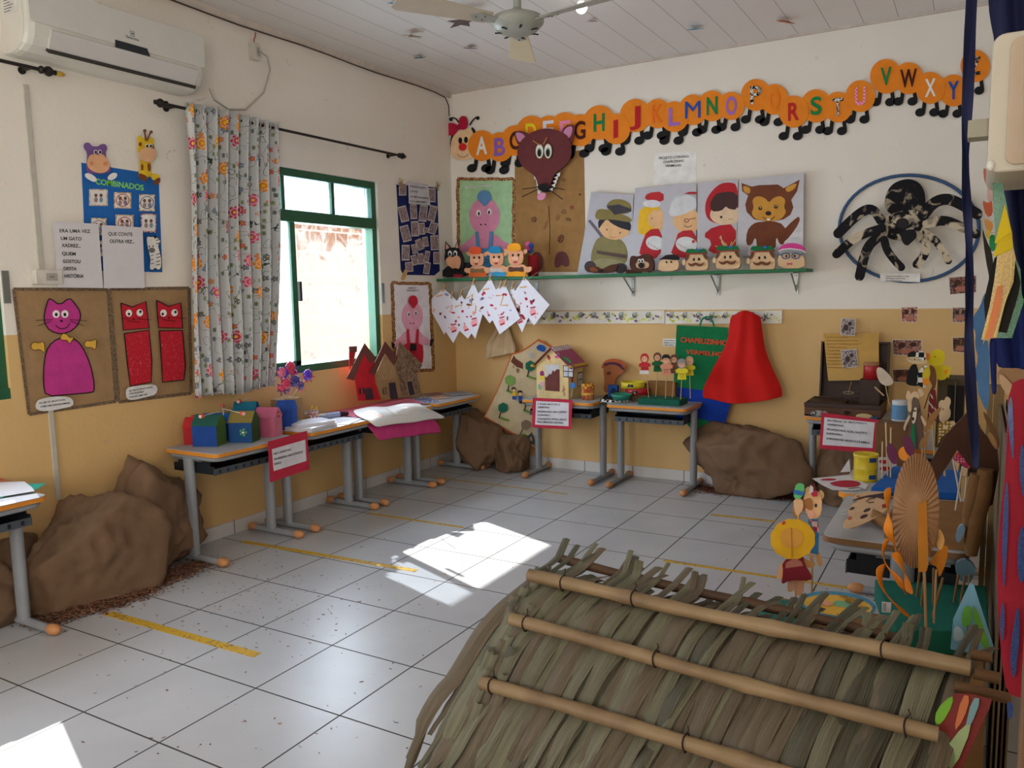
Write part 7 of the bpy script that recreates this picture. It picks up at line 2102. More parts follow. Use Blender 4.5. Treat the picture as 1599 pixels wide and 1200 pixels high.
cut('middle face cutout with black eyes and red mouth on the pile', .030, ZK([(345, 500), (370, 420), (470, 350), (620, 310), (720, 305), (850, 360), (850, 460), (690, 560), (520, 590), (380, 560)]), lambda a: (a.e('#3a2c38', *zk(590, 468), 6, 2.2, -22), a.e('#3a2c38', *zk(405, 450), 4, 1.5, -25), a.p('#a52a2c', ZK([(775, 410), (835, 385), (838, 425), (785, 448)])), a.l('#3a2c38', 1, ZK([(580, 370), (620, 335), (700, 320)])), a.l('#3a2c38', .8, ZK([(600, 385), (680, 378)]))))
cut('front face cutout with a rosy cheek, nearest the desk edge', .048, ZK([(285, 650), (310, 590), (380, 555), (520, 575), (700, 560), (850, 470), (852, 480), (620, 600), (470, 670), (340, 700)]), lambda a: (a.e('#c0603c', *zk(378, 570), 3.4, 2.6, -20), a.e('#3a2428', *zk(552, 550), 6.4, 2.4, -20)))
mb = MB()
for q_ in ((1316, 801), (1314, 806)):
    A, B_ = Fk.at(*q_), Fk.at(q_[0]+14, q_[1]-1); mb.cyl(A+Vector((0, 0, .004)), B_+Vector((0, 0, .010)), .0018, '#d8d4cc', n=6)
tag(mb.build('white_sticks'), 'two thin white sticks poking out left of the face cutouts', 'sticks')
# polka dot house puppet
b0_, b1_ = Fk.at(1492, 802), Fk.at(1500, 783)
def zq(x, y): return (1440+x*159/867, 640+y*220/1200)
ZQ = lambda l: [zq(*k) for k in l]
FQ = back(b0_.y)
r = stick_puppet('small pink dotted house-shaped puppet on white sticks on the nearest desk', FQ, [('roof', lambda a: a.p(pat('dots', '#a82850', '#d8b0b8', 110, th=.36), ZQ([(378, 262), (425, 400), (400, 505), (262, 420)]), t=.003)), ('walls', lambda a: (a.p('#c9a888', ZQ([(270, 425), (318, 460), (300, 535)])), a.p('#c9a888', ZQ([(345, 480), (388, 500), (375, 570), (340, 560)]))))], zq(282, 885), zq(345, 480), Z0+.011, None, nm='house_puppet', stick='#c9b8a4', w=.0035)
for a_, b_ in ((zq(262, 420), zq(330, 785)), (zq(385, 500), zq(362, 775))):
    A, B_ = FQ.at(*a_), FQ.at(*b_); B_.z = max(B_.z, Z0+.011); mb = MB(); mb.cyl(B_, A, .0032, '#c9b8a4', n=7); mb.build('stick', r)
A, B_ = back(-2.30).at(*zq(252, 295)), back(-2.45).at(*zq(105, 525)); B_ = A.lerp(B_, (A.z-Z0-.012)/(A.z-B_.z))
mb = MB(); mb.cyl(B_, A, .0035, '#c9a888', n=7); tag(mb.build('bare_stick'), 'bare stick leaning across the dark brown felt on the right', 'stick')
# dark brown felt creature hanging at the right
BR = mat('#43291b', .9, 'dark_brown_felt', bump=.2); BR2 = mat('#7a5836', .9, 'tan_felt', bump=.3)
yq = -3.0
FR = back(yq)
r = thing('felt_costume', 'dark brown felt costume with tan legs and pale blue feet hanging at the right', 'costume', FR.at(1515, 880))
def cpart(nm, m, pts, t=.02, d=0, it=1):
    a = Art(FR, d, .0015); a.p(m, pts, it, t=t); return a.build(nm, r)
cpart('body', BR, ZQ([(75, 440), (200, 210), (380, 20), (430, 0), (500, 160), (560, 240), (640, 330), (655, 480), (600, 790), (540, 820), (500, 520), (430, 500), (300, 330), (130, 600)]), .03, 0, 0)
cpart('shoulder_strap', mat('#6a4a2c', .9, 'tan_felt'), ZQ([(510, 0), (545, 20), (640, 170), (660, 260), (640, 330), (590, 200)]), .01, .032)
cpart('sleeve', mat('#9a7448', .9, 'tan_felt'), ZQ([(550, 180), (590, 175), (640, 270), (635, 330), (580, 260)]), .012, .032)
def tube_leg(pts, rs, nm):
    mb = MB(); mb.tube([FR.at(*zq(x, y), .05) for x, y in pts], rs, BR2, 12); return mb.build(nm, r)
tube_leg([(470, 520), (440, 700), (400, 850), (385, 960)], [.020, .022, .02, .014], 'leg'); tube_leg([(540, 480), (520, 640), (470, 850), (420, 1120), (420, 1200)], [.022, .026, .026, .022, .016], 'leg')
for pts in ([(310, 950), (360, 925), (370, 980), (320, 1090), (285, 1050)],):
    cpart('foot', mat('#7a9cb4', .6, 'pale_blue_foam'), ZQ(pts), .02, .05)
def zr(x, y): return (1420+x*179/614, 850+y*350/1200)
ZR = lambda l: [zr(*k) for k in l]
cpart('foot', mat('#5a7888', .6, 'pale_blue_foam'), ZR([(245, 70), (290, 45), (335, 60), (360, 110), (330, 165), (285, 170), (255, 130)]), .02, .05)
# ================================================================ green foam base with sticks and plate puppet
zbx = .50
FG = flat(zbx)
Gc = [FG.at(*k) for k in ((1366, 905), (1540, 915), (1545, 985), (1398, 985))]
GM = mat('#18685a', .9, 'teal_foam', bump=.15)
mb = MB(); mb.prism(FG, [(v.x, v.y) for v in Gc], -.07, .0, GM)
r = tag(mb.build('foam_block', bevel=.004), 'large teal green foam block with puppet sticks behind the thatched roof', 'foam block')
mb = MB(); mb.box((3.66, -3.42, .2145), (.60, .56, .429), mat('#86643e', .85, 'cardboard', bump=.2)); tag(mb.build('cardboard_carton', bevel=.004), 'low cardboard carton hidden behind the thatched hut, carrying the foam bases', 'box')
A = back(Gc[3].y).at(1383, 948)
art('paper_label', 'small white label with black marks on the front left of the teal foam block', 'label', Frame(A-Vector((0, .012, 0)), (1, 0, 0), (0, 0, 1)), [('label', lambda a: (a.p('#c9c9cc', [(1377, 940), (1392, 941), (1391, 957), (1377, 956)]), [a.l('#3a3a3c', .8, [(1379, 943+3*k), (1384, 943+3*k)]) for k in range(4)]))])
for k, (a_, b_, lab) in enumerate(((zr(130, 130), zr(128, 290), 'behind the plate puppet'), (zr(180, 180), zr(125, 360), 'leaning to the right of the plate puppet'), (zr(55, 140), zr(40, 260), 'left in the teal block'), (zr(262, 165), zr(240, 260), 'right of the others'), (zr(298, 170), zr(275, 265), 'beside the pale blue foot'), (zr(325, 160), zr(318, 230), 'furthest right in the teal block'), (zr(75, 200), zr(65, 310), 'short one near the ribbon'))):
    F = back(Gc[0].y+(Gc[3].y-Gc[0].y)*(b_[1]-905)/80)
    A, B_ = F.at(*a_), F.at(*b_); B_.z = zbx; mb = MB(); mb.cyl(B_, A, .0035, '#8a6840', n=7); tag(mb.build('puppet_stick'), 'thin wooden stick '+lab, 'stick', 'sticks in the teal foam block')
ORF = mat('#d8801c', .6, 'orange_crepe', var=.1)
yp = Gc[3].y+.035
FPp = back(yp)
plate_m = mat('#a07a58', .8, 'paper_plate', var=.05)
r = thing('plate_puppet', 'brown paper plate puppet on a stick with orange curled ribbons', 'puppet', FPp.at(1435, 985))
cu, cv = FPp.px(1429, 801); ru = FPp.px(1466, 801)[0]-cu; rv = FPp.px(1429, 710)[1]-cv
mb = MB()
vs = [FPp.w(cu, cv, 0)]
NP = 96
rings = [.30, .62, .90, 1.0]; dd = [0, .003, .012, .016]
for rg, dv in zip(rings, dd):
    for k in range(NP):
        a = 2*PI*k/NP; cr_ = (.004 if k % 2 else -.003)*max(0, rg-.3)*1.5
        vs.append(FPp.w(cu+ru*rg*math.cos(a), cv+rv*rg*math.sin(a), -dv+cr_))
fs = [(0, 1+k, 1+(k+1) % NP) for k in range(NP)]
for j in range(3): fs += [(1+j*NP+k, 1+(j+1)*NP+k, 1+(j+1)*NP+(k+1) % NP, 1+j*NP+(k+1) % NP) for k in range(NP)]
mb.add(vs, fs, plate_m, False); mb.build('plate', r, solid=.002)
a = Art(FPp, .003, .003); a.p(mat('#b0701c', .6, 'orange_tape'), [(1433, 786), (1447, 780), (1450, 880), (1447, 892), (1434, 893)]); a.build('tape_strip', r)
A, B_ = FPp.at(1440, 800, -.004), FPp.at(1446, 985, -.004); B_.z = .505; mb = MB(); mb.cyl(B_, A, .004, '#b08c64', n=8); mb.build('stick', r)
def ribbon(pts, w, nm='ribbon'):
    g = []
    pts = [FPp.at(*p[:2], p[2]) for p in pts]
    for i, p_ in enumerate(pts):
        ang = i*.9
        s_ = (CR*math.cos(ang)+CW*math.sin(ang))*w+Vector((0, 0, w*.5))
        g.append([p_-s_, p_, p_+s_])
    mb = MB(); mb.sheet(g, ORF); mb.build(nm, r, solid=.002, sub=2)
ribbon([(1386, 760, .01), (1388, 790, .015), (1390, 815, .01), (1386, 830, .02), (1394, 845, .0), (1400, 860, .01)], .015)
ribbon([(1388, 838, .01), (1378, 860, .02), (1384, 885, .0), (1400, 895, .01), (1408, 915, .02), (1416, 930, .0)], .016)
ribbon([(1376, 880, .01), (1374, 905, .02), (1388, 930, .02), (1404, 945, .01), (1418, 965, .0)], .018)
ribbon([(1395, 862, .0), (1410, 880, .01), (1418, 905, .0), (1420, 925, .015)], .014)
for c_, nm in (((1392, 712), 'ear'), ((1418, 700), 'ear')):
    a = Art(FPp, -.03, .002); a.p('#5a2444', ell(c_[0], c_[1], 8, 17, -18 if nm else 0), t=.004); a.build('purple_ear', r)
a = Art(FPp, -.034, .002); a.p('#d8862c', ell(1415, 712, 14, 12), t=.004); a.build('orange_crest', r)
FLO = art('flame_cutout', 'small orange and yellow flame-shaped cutout right of the plate puppet', 'cutout', back(-3.35), [('flame', lambda a: (a.p('#c0741c', ZR([(110, 90), (150, 40), (180, 10), (210, 10), (200, 90), (160, 190), (150, 120), (120, 110)]), 1, t=.003), a.p('#e0a860', ZQ([(135, 1010), (160, 1020), (195, 1100), (180, 1170), (150, 1200), (120, 1150), (140, 1090)]), 1)))], d=0)
# dolls in front of the desk
dz = .43
mb = MB(); pb = flat(dz+.0).at(1262, 930)
mb.lathe([(0, 0), (.085, 0), (.085, .022), (.08, .025), (0, .025)], (3.43, -3.30, .43), GM, n=32); tag(mb.build('foam_disc'), 'round teal foam disc under the blonde doll and pig puppets', 'foam base')
def zd(x, y): return (1190+x*200/1091, 740+y*220/1200)
ZD = lambda l: [zd(*k) for k in l]
gp = 'puppets standing in the teal disc'
FD = back(-3.33)
stick_puppet('doll puppet seen from behind with yellow curls and a dark red dress', FD, [
    ('legs', lambda a: (a.p('#c99878', ZD([(225, 880), (285, 890), (285, 980), (240, 1010), (215, 990)]), 1, t=.003), a.p('#c99878', ZD([(295, 890), (365, 900), (360, 1010), (320, 1040), (285, 1000)]), 1, t=.003))),
    ('arm', lambda a: a.p('#d6a47c', ZD([(170, 740), (215, 760), (185, 890), (130, 890), (130, 850)]), 1, t=.003)), ('arm', lambda a: a.p('#a87848', ZD([(345, 700), (400, 730), (460, 745), (450, 785), (400, 795), (350, 750)]), 1, t=.003)),
    ('dress', lambda a: a.p('#7a1c28', ZD([(180, 735), (290, 680), (355, 675), (370, 760), (430, 850), (430, 900), (250, 890), (170, 935), (190, 830)]), 1, t=.004)),
    ('bodice', lambda a: a.p('#a86a5c', ZD([(215, 745), (290, 700), (345, 735), (360, 770), (210, 790)]))),
    ('hair', lambda a: a.p('#d0a01c', smooth(ZD([(275+185*math.cos(k*PI/12)*(1+.06*(k % 2)), 540+165*math.sin(k*PI/12)*(1+.06*(k % 2))) for k in range(24)]), 1), t=.005)),
    ('head', lambda a: (a.p('#c8903c', ZD([(160, 520), (200, 450), (280, 440), (360, 480), (370, 560), (300, 620), (200, 610)]), 2), a.l('#a8762c', 1.6, ZD([(265, 440), (270, 690)])))),
    ('bow', lambda a: a.p('#b0282c', ZD([(185, 400), (205, 380), (215, 400), (195, 420)])))], zd(285, 1015), zd(285, 800), .455, gp, w=.004)
FD2 = back(-3.25)
stick_puppet('pig puppet in a blue overall and red and white cap behind the blonde doll', FD2, [
    ('ear', lambda a: a.p('#d8b080', ZD([(370, 130), (400, 100), (420, 150), (410, 200), (375, 180)]), 1, t=.003)), ('ear', lambda a: a.p('#d8b080', ZD([(490, 130), (525, 150), (535, 190), (510, 220), (490, 190)]), 1, t=.003)),
    ('legs', lambda a: (a.p('#d0a070', ZD([(410, 640), (450, 640), (440, 740), (405, 730)]), 1), a.p('#d0a070', ZD([(455, 640), (490, 640), (530, 770), (490, 790), (460, 720)]), 1))),
    ('body', lambda a: a.p('#3a7ab0', ZD([(400, 380), (480, 380), (490, 520), (485, 680), (440, 670), (405, 660)]), t=.003)),
    ('shirt', lambda a: a.p(pat('checker', '#a82838', '#c9b4b4', 60), ZD([(410, 380), (480, 400), (495, 490), (455, 480)]))),
    ('head', lambda a: (a.p('#dcb080', ZD([(360, 180), (400, 130), (480, 130), (520, 200), (515, 330), (470, 375), (410, 360), (370, 290)]), 1, t=.004), a.e('#3a2c40', *zd(468, 258), 2, 3))),
    ('muzzle', lambda a: (a.p('#e0a890', ZD([(400, 300), (440, 295), (465, 340), (430, 378), (400, 350)]), 1), a.p('#a06c40', ZD([(340, 230), (400, 190), (440, 200), (445, 280), (420, 300), (380, 270), (330, 340), (340, 370), (280, 360), (270, 260), (310, 240)]), 1))),
    ('cap', lambda a: (a.p('#5a1c24', ZD([(415, 120), (430, 60), (465, 80), (485, 160), (475, 180), (440, 180)]), 1), a.p('#c8c4c4', ZD([(412, 150), (425, 80), (450, 100), (450, 160)])), a.p('#b02c44', ZD([(430, 150), (475, 120), (485, 175), (450, 180)]))))], zd(425, 1010), zd(425, 660), .455, gp, w=.004)
FD3 = back(-3.28)
stick_puppet('small puppet in a green and blue striped hat left of the pig', FD3, [
    ('head', lambda a: a.p('#d0a880', ZD([(268, 210), (350, 210), (355, 300), (300, 370), (275, 300)]), 1, t=.003)),
    ('hat', lambda a: (a.p('#5cae6c', ZD([(285, 100), (310, 78), (350, 80), (368, 105), (352, 200), (270, 215)]), 1, t=.004), a.p('#2c64a8', ZD([(278, 130), (362, 150), (355, 182), (272, 165)]))))], zd(330, 1010), zd(310, 300), .455, gp, w=.0035)
# round painted sign
FO = flat(.475)
art('round_sign', 'round painted sign with blue rim and yellow centre lying behind the ridge', 'sign', upright(Vector((3.53, -3.52, .48)), -75, 48), [
    ('rim', lambda a: a.p('#4a8ab0', ell(1308, 945, 60, 20, 6), t=.003)), ('centre', lambda a: (a.p('#d9ae4c', ell(1308, 947, 54, 16, 6)), a.p('#7ab08c', ell(1316, 945, 16, 5, 6)), a.p('#d8a080', ell(1290, 944, 10, 4, 6)))),
    ('lettering', lambda a: (a.text('#7a5a28', 1310, 934, 1340, 944, 5, 'CHAPEUZINHO'), a.text('#7a5a28', 1318, 942, 1352, 956, 5, 'VERMELHO'), [a.e('#1e3a4c', 1308+57*math.cos(t*.4), 945+18*math.sin(t*.4)+.1*57*math.cos(t*.4), .8) for t in range(16)]))], d=0)
# painted card triangle

def cord(o, F, x, y, nm='hanging_cord', m='#b9b0a0'):
    A = F.at(x, y); mb = MB(); mb.tube([A, Vector((A.x+.12, A.y, A.z+.01)), Vector((RW-.001, A.y, A.z+.03))], .0012, m, 5); mb.build(nm, o)
def prop(o, F, x, y, z, w=.003, m='#b08c64'):
    A = F.at(x, y); mb = MB(); mb.cyl((A.x, A.y, z), A, w, m, n=7); mb.build('stick', o)
def as_thing(o):
    '''turn a one-mesh thing into a thing with parts so that it can carry a cord or a stick'''
    r = bpy.data.objects.new(o.name, None); COL.objects.link(r); r.location = o.location; r['_w'] = tuple(o.location)
    nm = o.name
    for k in ('label', 'category', 'group'):
        if k in o.keys(): r[k] = o[k]; del o[k]
    o.name = 'cutout_sheet'; r.name = nm.split('.')[0]
    o.parent = r; o.location = (0, 0, 0)
    return r
# ================================================================ right hand side: cards, red panel, cloths
RYs = [('#6a5a44', 0), ('#857560', 1), ('#5c4a3c', 2), ('#7c6a54', 3)]
for k, (c, i) in enumerate(RYs):
    x = 3.985+.012*k
    mb = MB(); mb.box((x, -2.95+.02*k, .52), (.005, .95, 1.02), mat(c, .85, 'cardboard_sheet')); tag(mb.build('cardboard_sheet'), ['first cardboard sheet of the upright stack at the right, nearest the room', 'second cardboard sheet of the upright stack at the right', 'third cardboard sheet of the upright stack at the right', 'last cardboard sheet of the upright stack, nearest the red panel'][k], 'cardboard', 'upright cardboard sheets')
# red foam panel with blue glitter shapes
yr = -4.25
FRd = back(yr)
BG = mat('#23407c', .3, 'blue_glitter', var=.6, scale=400, spec=.8)
r = art('red_foam_panel', 'tall red foam panel with long blue glitter petals at the right edge', 'panel', FRd, [
    ('panel', lambda a: a.p(mat('#90182c', .8, 'red_foam'), [(1599, 590), (1576, 600), (1571, 680), (1570, 740), (1562, 800), (1556, 880), (1558, 960), (1565, 1040), (1572, 1080), (1590, 1088), (1640, 1100), (1640, 590)], 1, t=.006)),
    ]+[('glitter_petal', (lambda q: lambda a: a.p(BG, q, 1))(q)) for q in ([(1572, 640), (1580, 610), (1583, 680), (1582, 724), (1577, 690)], [(1574, 640), (1572, 700), (1566, 760), (1570, 720)], [(1594, 690), (1599, 700), (1599, 775), (1595, 770), (1591, 730)],
     [(1567, 780), (1573, 740), (1575, 800), (1572, 860), (1567, 930), (1564, 860)], [(1590, 830), (1599, 815), (1599, 900), (1592, 910), (1588, 880)], [(1561, 960), (1566, 930), (1569, 960), (1566, 1000), (1562, 990)], [(1578, 1000), (1590, 930), (1592, 990), (1584, 1060), (1577, 1040)], [(1571, 1090), (1582, 1092), (1580, 1118), (1573, 1115)])], d=0)
FT = back(-3.66)
PCO = art('painted_card', 'triangular card painted with sky and a green tree, right behind the thatch', 'painted card', FT, [
    ('card', lambda a: a.p('#6c9cb4', ZR([(325, 205), (345, 215), (455, 560), (440, 600), (220, 560), (235, 400)]), t=.004)),
    ('painting', lambda a: (a.p('#5f9c34', ZR([(345, 300), (440, 560), (400, 570), (340, 400)]), 1), a.p('#5a9c40', ZR([(285, 350), (310, 320), (335, 340), (335, 420), (290, 450), (280, 400)]), 1), a.l('#6a4a30', 1.2, ZR([(312, 430), (308, 480)])), a.p('#9ab4c0', ZR([(240, 430), (280, 440), (300, 500), (235, 520)]), 1)))], d=0)
prop(PCO, FT, 1516, 1010, .43)
for h_o, F_h, p_h in hands: prop(as_thing(h_o), F_h, *p_h, Z0+.005)
prop(as_thing(FLO), back(-3.35), 1462, 890, .51)
# pale wooden post at the very right edge
mb = MB(); A = back(-4.5).at(1596, 800); mb.box((A.x+.035, -4.52, .9), (.05, .03, 1.8), mat('#6e5440', .7, 'pale_wood')); tag(mb.build('wooden_post', bevel=.003), 'pale wooden post standing at the far right edge of the photo', 'post')
# navy ribbon
NV = mat('#070f36', .75, 'navy_fabric', var=.15, scale=6)
FN = back(-4.0)
def zv(x, y): return (1440+x/2, y/2)
rb = [((1509, 0), (1526, 0)), ((1505, 50), (1524, 40)), ((1503, 110), (1523, 110)), ((1500, 190), (1519, 190)), ((1503, 240), (1511, 240)), ((1501, 300), (1516, 300)), ((1503, 340), (1520, 345)), ((1509, 380), (1518, 380)), ((1506, 440), (1522, 430)), ((1508, 480), (1520, 480)), ((1505, 520), (1520, 520)), ((1505, 580), (1523, 560)), ((1508, 640), (1527, 640)), ((1516, 700), (1531, 700)), ((1518, 735), (1528, 735))]
def navy():
    r = thing('navy_ribbon', 'long twisted navy fabric strip hanging from the ceiling at the right', 'ribbon', FN.at(1524, 735))
    g = []
    top = FN.at(1517, 0)
    for k in range(8):
        t = k/8; z = RH-.005-(RH-.005-top.z)*t
        g.append([Vector((top.x-.012+.024*i/4, -4.0+.006*math.cos(i+k), z)) for i in range(5)])
    for k, (a_, b_) in enumerate(rb):
        A, B_ = FN.at(*a_), FN.at(*b_); w = math.sin(k*1.7)*.018
        g.append([A.lerp(B_, i/4)+Vector((0, w*(i/4-.5)*2+.008*math.sin(i*PI/4), 0)) for i in range(5)])
    mb = MB(); mb.sheet(g, NV); mb.build('strip', r, solid=.002, sub=1)
    mb = MB(); mb.cyl((top.x, -4.0, RH-.02), (top.x, -4.0, RH-.001), .006, IRON); mb.build('hook', r)
navy()
# white plastic wall box and hanging costume
WB_ = mat('#b7ae9c', .4, 'off_white_plastic', var=.03, spec=.4)
yb_ = -4.22
A, B_ = back(yb_).at(1550, 54), back(yb_).at(1550, 270)
r = thing('wall_cabinet', 'off-white rounded plastic cabinet fixed high on the right wall', 'cabinet', ((A.x+RW)/2, yb_+.15, B_.z))
mb = MB(); hz = A.z-B_.z
F = Frame(((A.x+RW)/2-.004, yb_, (A.z+B_.z)/2), (1, 0, 0), (0, 0, 1))
w = RW-A.x-.01
pr = rounded(w, hz, .018)
mb.prism(F, pr, -.32, 0, WB_); mb.build('cabinet_body', r, bevel=.004)
F2 = Frame(((A.x+RW)/2+.006, yb_, (A.z+B_.z)/2), (1, 0, 0), (0, 0, 1))
mb = MB(); mb.prism(F2, rounded(w-.03, hz-.02, .015), .0, .006, mat('#b09c86', .5, 'beige_plastic', var=.03)); mb.build('end_panel', r, bevel=.002)
t0, t1 = back(yb_+.06).at(1512, 192), back(yb_+.06).at(1545, 216)
mb = MB(); mb.box(((t0.x+A.x)/2+.002, yb_+.06, (t0.z+t1.z)/2), (A.x-t0.x+.004, .05, t0.z-t1.z), mat('#9a9480', .5, 'grey_beige_plastic')); mb.build('side_bracket', r, bevel=.001)
mb = MB(); mb.ball((A.x+.006, yb_-.002, B_.z+.012), (.006, .005, .009), mat('#c8c4b8', .1, 'clear_knob', spec=.8)); mb.build('corner_knob', r)
FCo = back(-3.85)
NV2 = mat('#0c1c58', .8, 'royal_blue_fabric', var=.15, scale=8, bump=.2, bscale=20)
def ds(F, l, nm, m, r, t, d, it=1):
    a = Art(F, d, .0015); a.p(m, l, it, t=t); return a.build(nm, r)
r = thing('blue_costume', 'royal and navy blue fabric costume hanging behind and above the white cabinet', 'costume', FCo.at(1580, 590))
def drape(nm, rows, m, F=FCo, amp=.012, cols=14):
    g = []
    for k, (a_, b_) in enumerate(rows):
        A, B_ = F.at(*a_), F.at(*b_); g.append([A.lerp(B_, i/(cols-1))+Vector((0, amp*math.sin(i*1.5+k*.4), 0)) for i in range(cols)])
    mb = MB(); mb.sheet(g, m); return mb.build(nm, r, solid=.003, sub=1)
drape('upper_cloth', [((1542, -60), (1660, -60)), ((1542, 0), (1660, 0)), ((1546, 35), (1660, 40)), ((1556, 70), (1660, 70)), ((1560, 200), (1660, 200)), ((1563, 290), (1660, 280)), ((1572, 350), (1660, 350)), ((1584, 420), (1660, 420)), ((1590, 560), (1660, 560))], NV)
drape('lower_cloth', [((1540, 500), (1640, 440)), ((1546, 530), (1640, 500)), ((1552, 560), (1640, 530)), ((1560, 578), (1640, 560)), ((1566, 572), (1640, 585))], NV2, back(-3.90))
drape('hanging_tail', [((1544, 530), (1556, 530)), ((1546, 570), (1556, 570)), ((1548, 610), (1556, 610)), ((1550, 616), (1555, 616))], NV2, back(-3.93), .003, 5)
# green glitter, yellow feathers and golden hoop-like hat
GG = mat('#146a38', .35, 'green_glitter', var=.7, scale=380, spec=.7); GO = mat('#b08a1c', .35, 'gold_glitter', var=.5, scale=300, spec=.7)
def zu(x, y): return (1490+x*109/569, 230+y*230/1200)
ZU = lambda l: [zu(*k) for k in l]
FU = back(-4.05)
art('carnival_hat', 'green glitter and yellow card costume piece with gold stripes below the white cabinet', 'costume', FU, [
    ('glitter_panel', lambda a: a.p(GG, ZU([(310, 215), (375, 215), (430, 480), (500, 900), (540, 1000), (550, 1200)])+[(1599, 470), (1580, 528), (1548, 528), (1556, 430)]+ZU([(330, 660), (315, 440)]), t=.004)),
    ('black_panel', lambda a: a.p('#14120f', ZU([(300, 1000), (330, 900), (480, 860), (540, 1100)])+[(1590, 460), (1572, 520), (1540, 515), (1536, 470)], t=.004)),
    ('yellow_points', lambda a: (a.p('#c8ac1c', ZU([(412, 465), (470, 700), (478, 830), (430, 860), (315, 895), (350, 790), (330, 780)]), t=.003), a.p('#d4b820', ZU([(412, 470), (465, 690), (330, 782)])))),
    ('gold_stripes', lambda a: (a.p(GO, ZU([(350, 890), (480, 830), (498, 900), (480, 1100), (440, 1200)])+[(1570, 470), (1556, 527), (1532, 530), (1545, 478), (1552, 440)], t=.003), a.l('#d8b84c', 1.8, ZU([(400, 890), (385, 1100), (350, 1230)])+[(1545, 500), (1536, 528)]), a.l('#d8c46c', 2, ZU([(465, 860), (460, 1050), (430, 1200)])+[(1566, 480), (1552, 526)]))),
    ('orange_stripe', lambda a: a.p('#cf7c4c', [(1557, 448), (1566, 446), (1562, 480), (1549, 528), (1538, 528), (1550, 480)]))], d=0)
# paper flower garland seen edge-on, and pale blue strips
for k, (q, c, lab) in enumerate((([(1535, 262), (1541, 265), (1543, 290), (1537, 285)], '#b8685a', 'red-brown paper scrap highest on the garland'), ([(1541, 290), (1551, 292), (1551, 318), (1542, 315)], '#c8a8a0', 'pink-white paper scrap of the garland'), ([(1533, 312), (1543, 318), (1549, 312), (1551, 336), (1540, 340)], '#b85c3c', 'orange paper scrap of the garland'),
        ([(1536, 340), (1546, 345), (1552, 352), (1546, 366), (1540, 360)], '#c88c44', 'amber paper scrap of the garland'), ([(1546, 366), (1556, 368), (1556, 390), (1548, 394), (1544, 380)], '#2c8a4c', 'green paper scrap of the garland'), ([(1540, 358), (1547, 362), (1544, 376), (1540, 370)], '#d0ac2c', 'yellow paper scrap of the garland'))):
    cord(as_thing(art('garland_scrap', lab, 'garland', back(-3.2-.02*k), [('scrap', lambda a, q=q, c=c: a.p(c, q, 1, t=.004))], 'paper scraps hanging right of the spider', d=0)), back(-3.2-.02*k), q[1][0]-1, q[1][1]+2)
BS = mat('#46709c', .7, 'pale_blue_strip', var=.2)
BSO = art('blue_strips', 'pale blue cut fabric strips hanging beside the navy ribbon', 'fabric', back(-3.5), [
    ('strip', lambda a: a.p(BS, [(1537, 458), (1541, 460), (1540, 500), (1534, 540), (1526, 600), (1521, 585), (1528, 560), (1522, 540), (1524, 520), (1519, 510), (1519, 495), (1530, 480)], 1, t=.003)),
    ('strip', lambda a: a.p(BS, [(1528, 550), (1542, 525), (1546, 560), (1544, 640), (1538, 640), (1524, 605)], 1, t=.003))], d=0)
cord(BSO, back(-3.5), 1539, 462); cord(BSO, back(-3.5), 1541, 530)
DPO = art('dark_pointed_cutout', 'dark olive pointed cutout hanging right of the spider hoop', 'cutout', back(-3.45), [('cutout', lambda a: a.p('#2c261e', [(1533, 352), (1540, 375), (1550, 395), (1552, 440), (1548, 480), (1540, 500), (1546, 440), (1538, 400)], 1, t=.004))], d=0)
cord(as_thing(DPO), back(-3.45), 1549, 398)
art('felt_limb', 'skin-coloured felt arm or foot below the royal blue cloth', 'costume', back(-3.75), [('arm', lambda a: a.p('#a07c5c', [(1556, 578), (1575, 572), (1599, 560), (1599, 640), (1590, 632), (1576, 615), (1562, 600)], 1, t=.02)), ('hand', lambda a: a.p('#c0a080', [(1558, 582), (1568, 585), (1592, 615), (1594, 634), (1586, 628), (1565, 608)], 1, t=.006))], d=0)
PL = mat('#7c6440', .7, 'plywood')
for k, (x0_, x1_, lab) in enumerate(((1543, 1552, 'left'), (1553, 1562, 'middle'), (1562, 1569, 'right'))):
    A, B_ = back(-2.55).at(x0_, 600), back(-2.55).at(x1_, 600)
    mb = MB(); mb.box(((A.x+B_.x)/2, -2.55-.01*k, (A.z)/2), (abs(B_.x-A.x), .008, A.z), PL); tag(mb.build('plywood_strip'), 'upright plywood strip beside the red panel, %s of three' % lab, 'plywood', 'upright plywood strips')
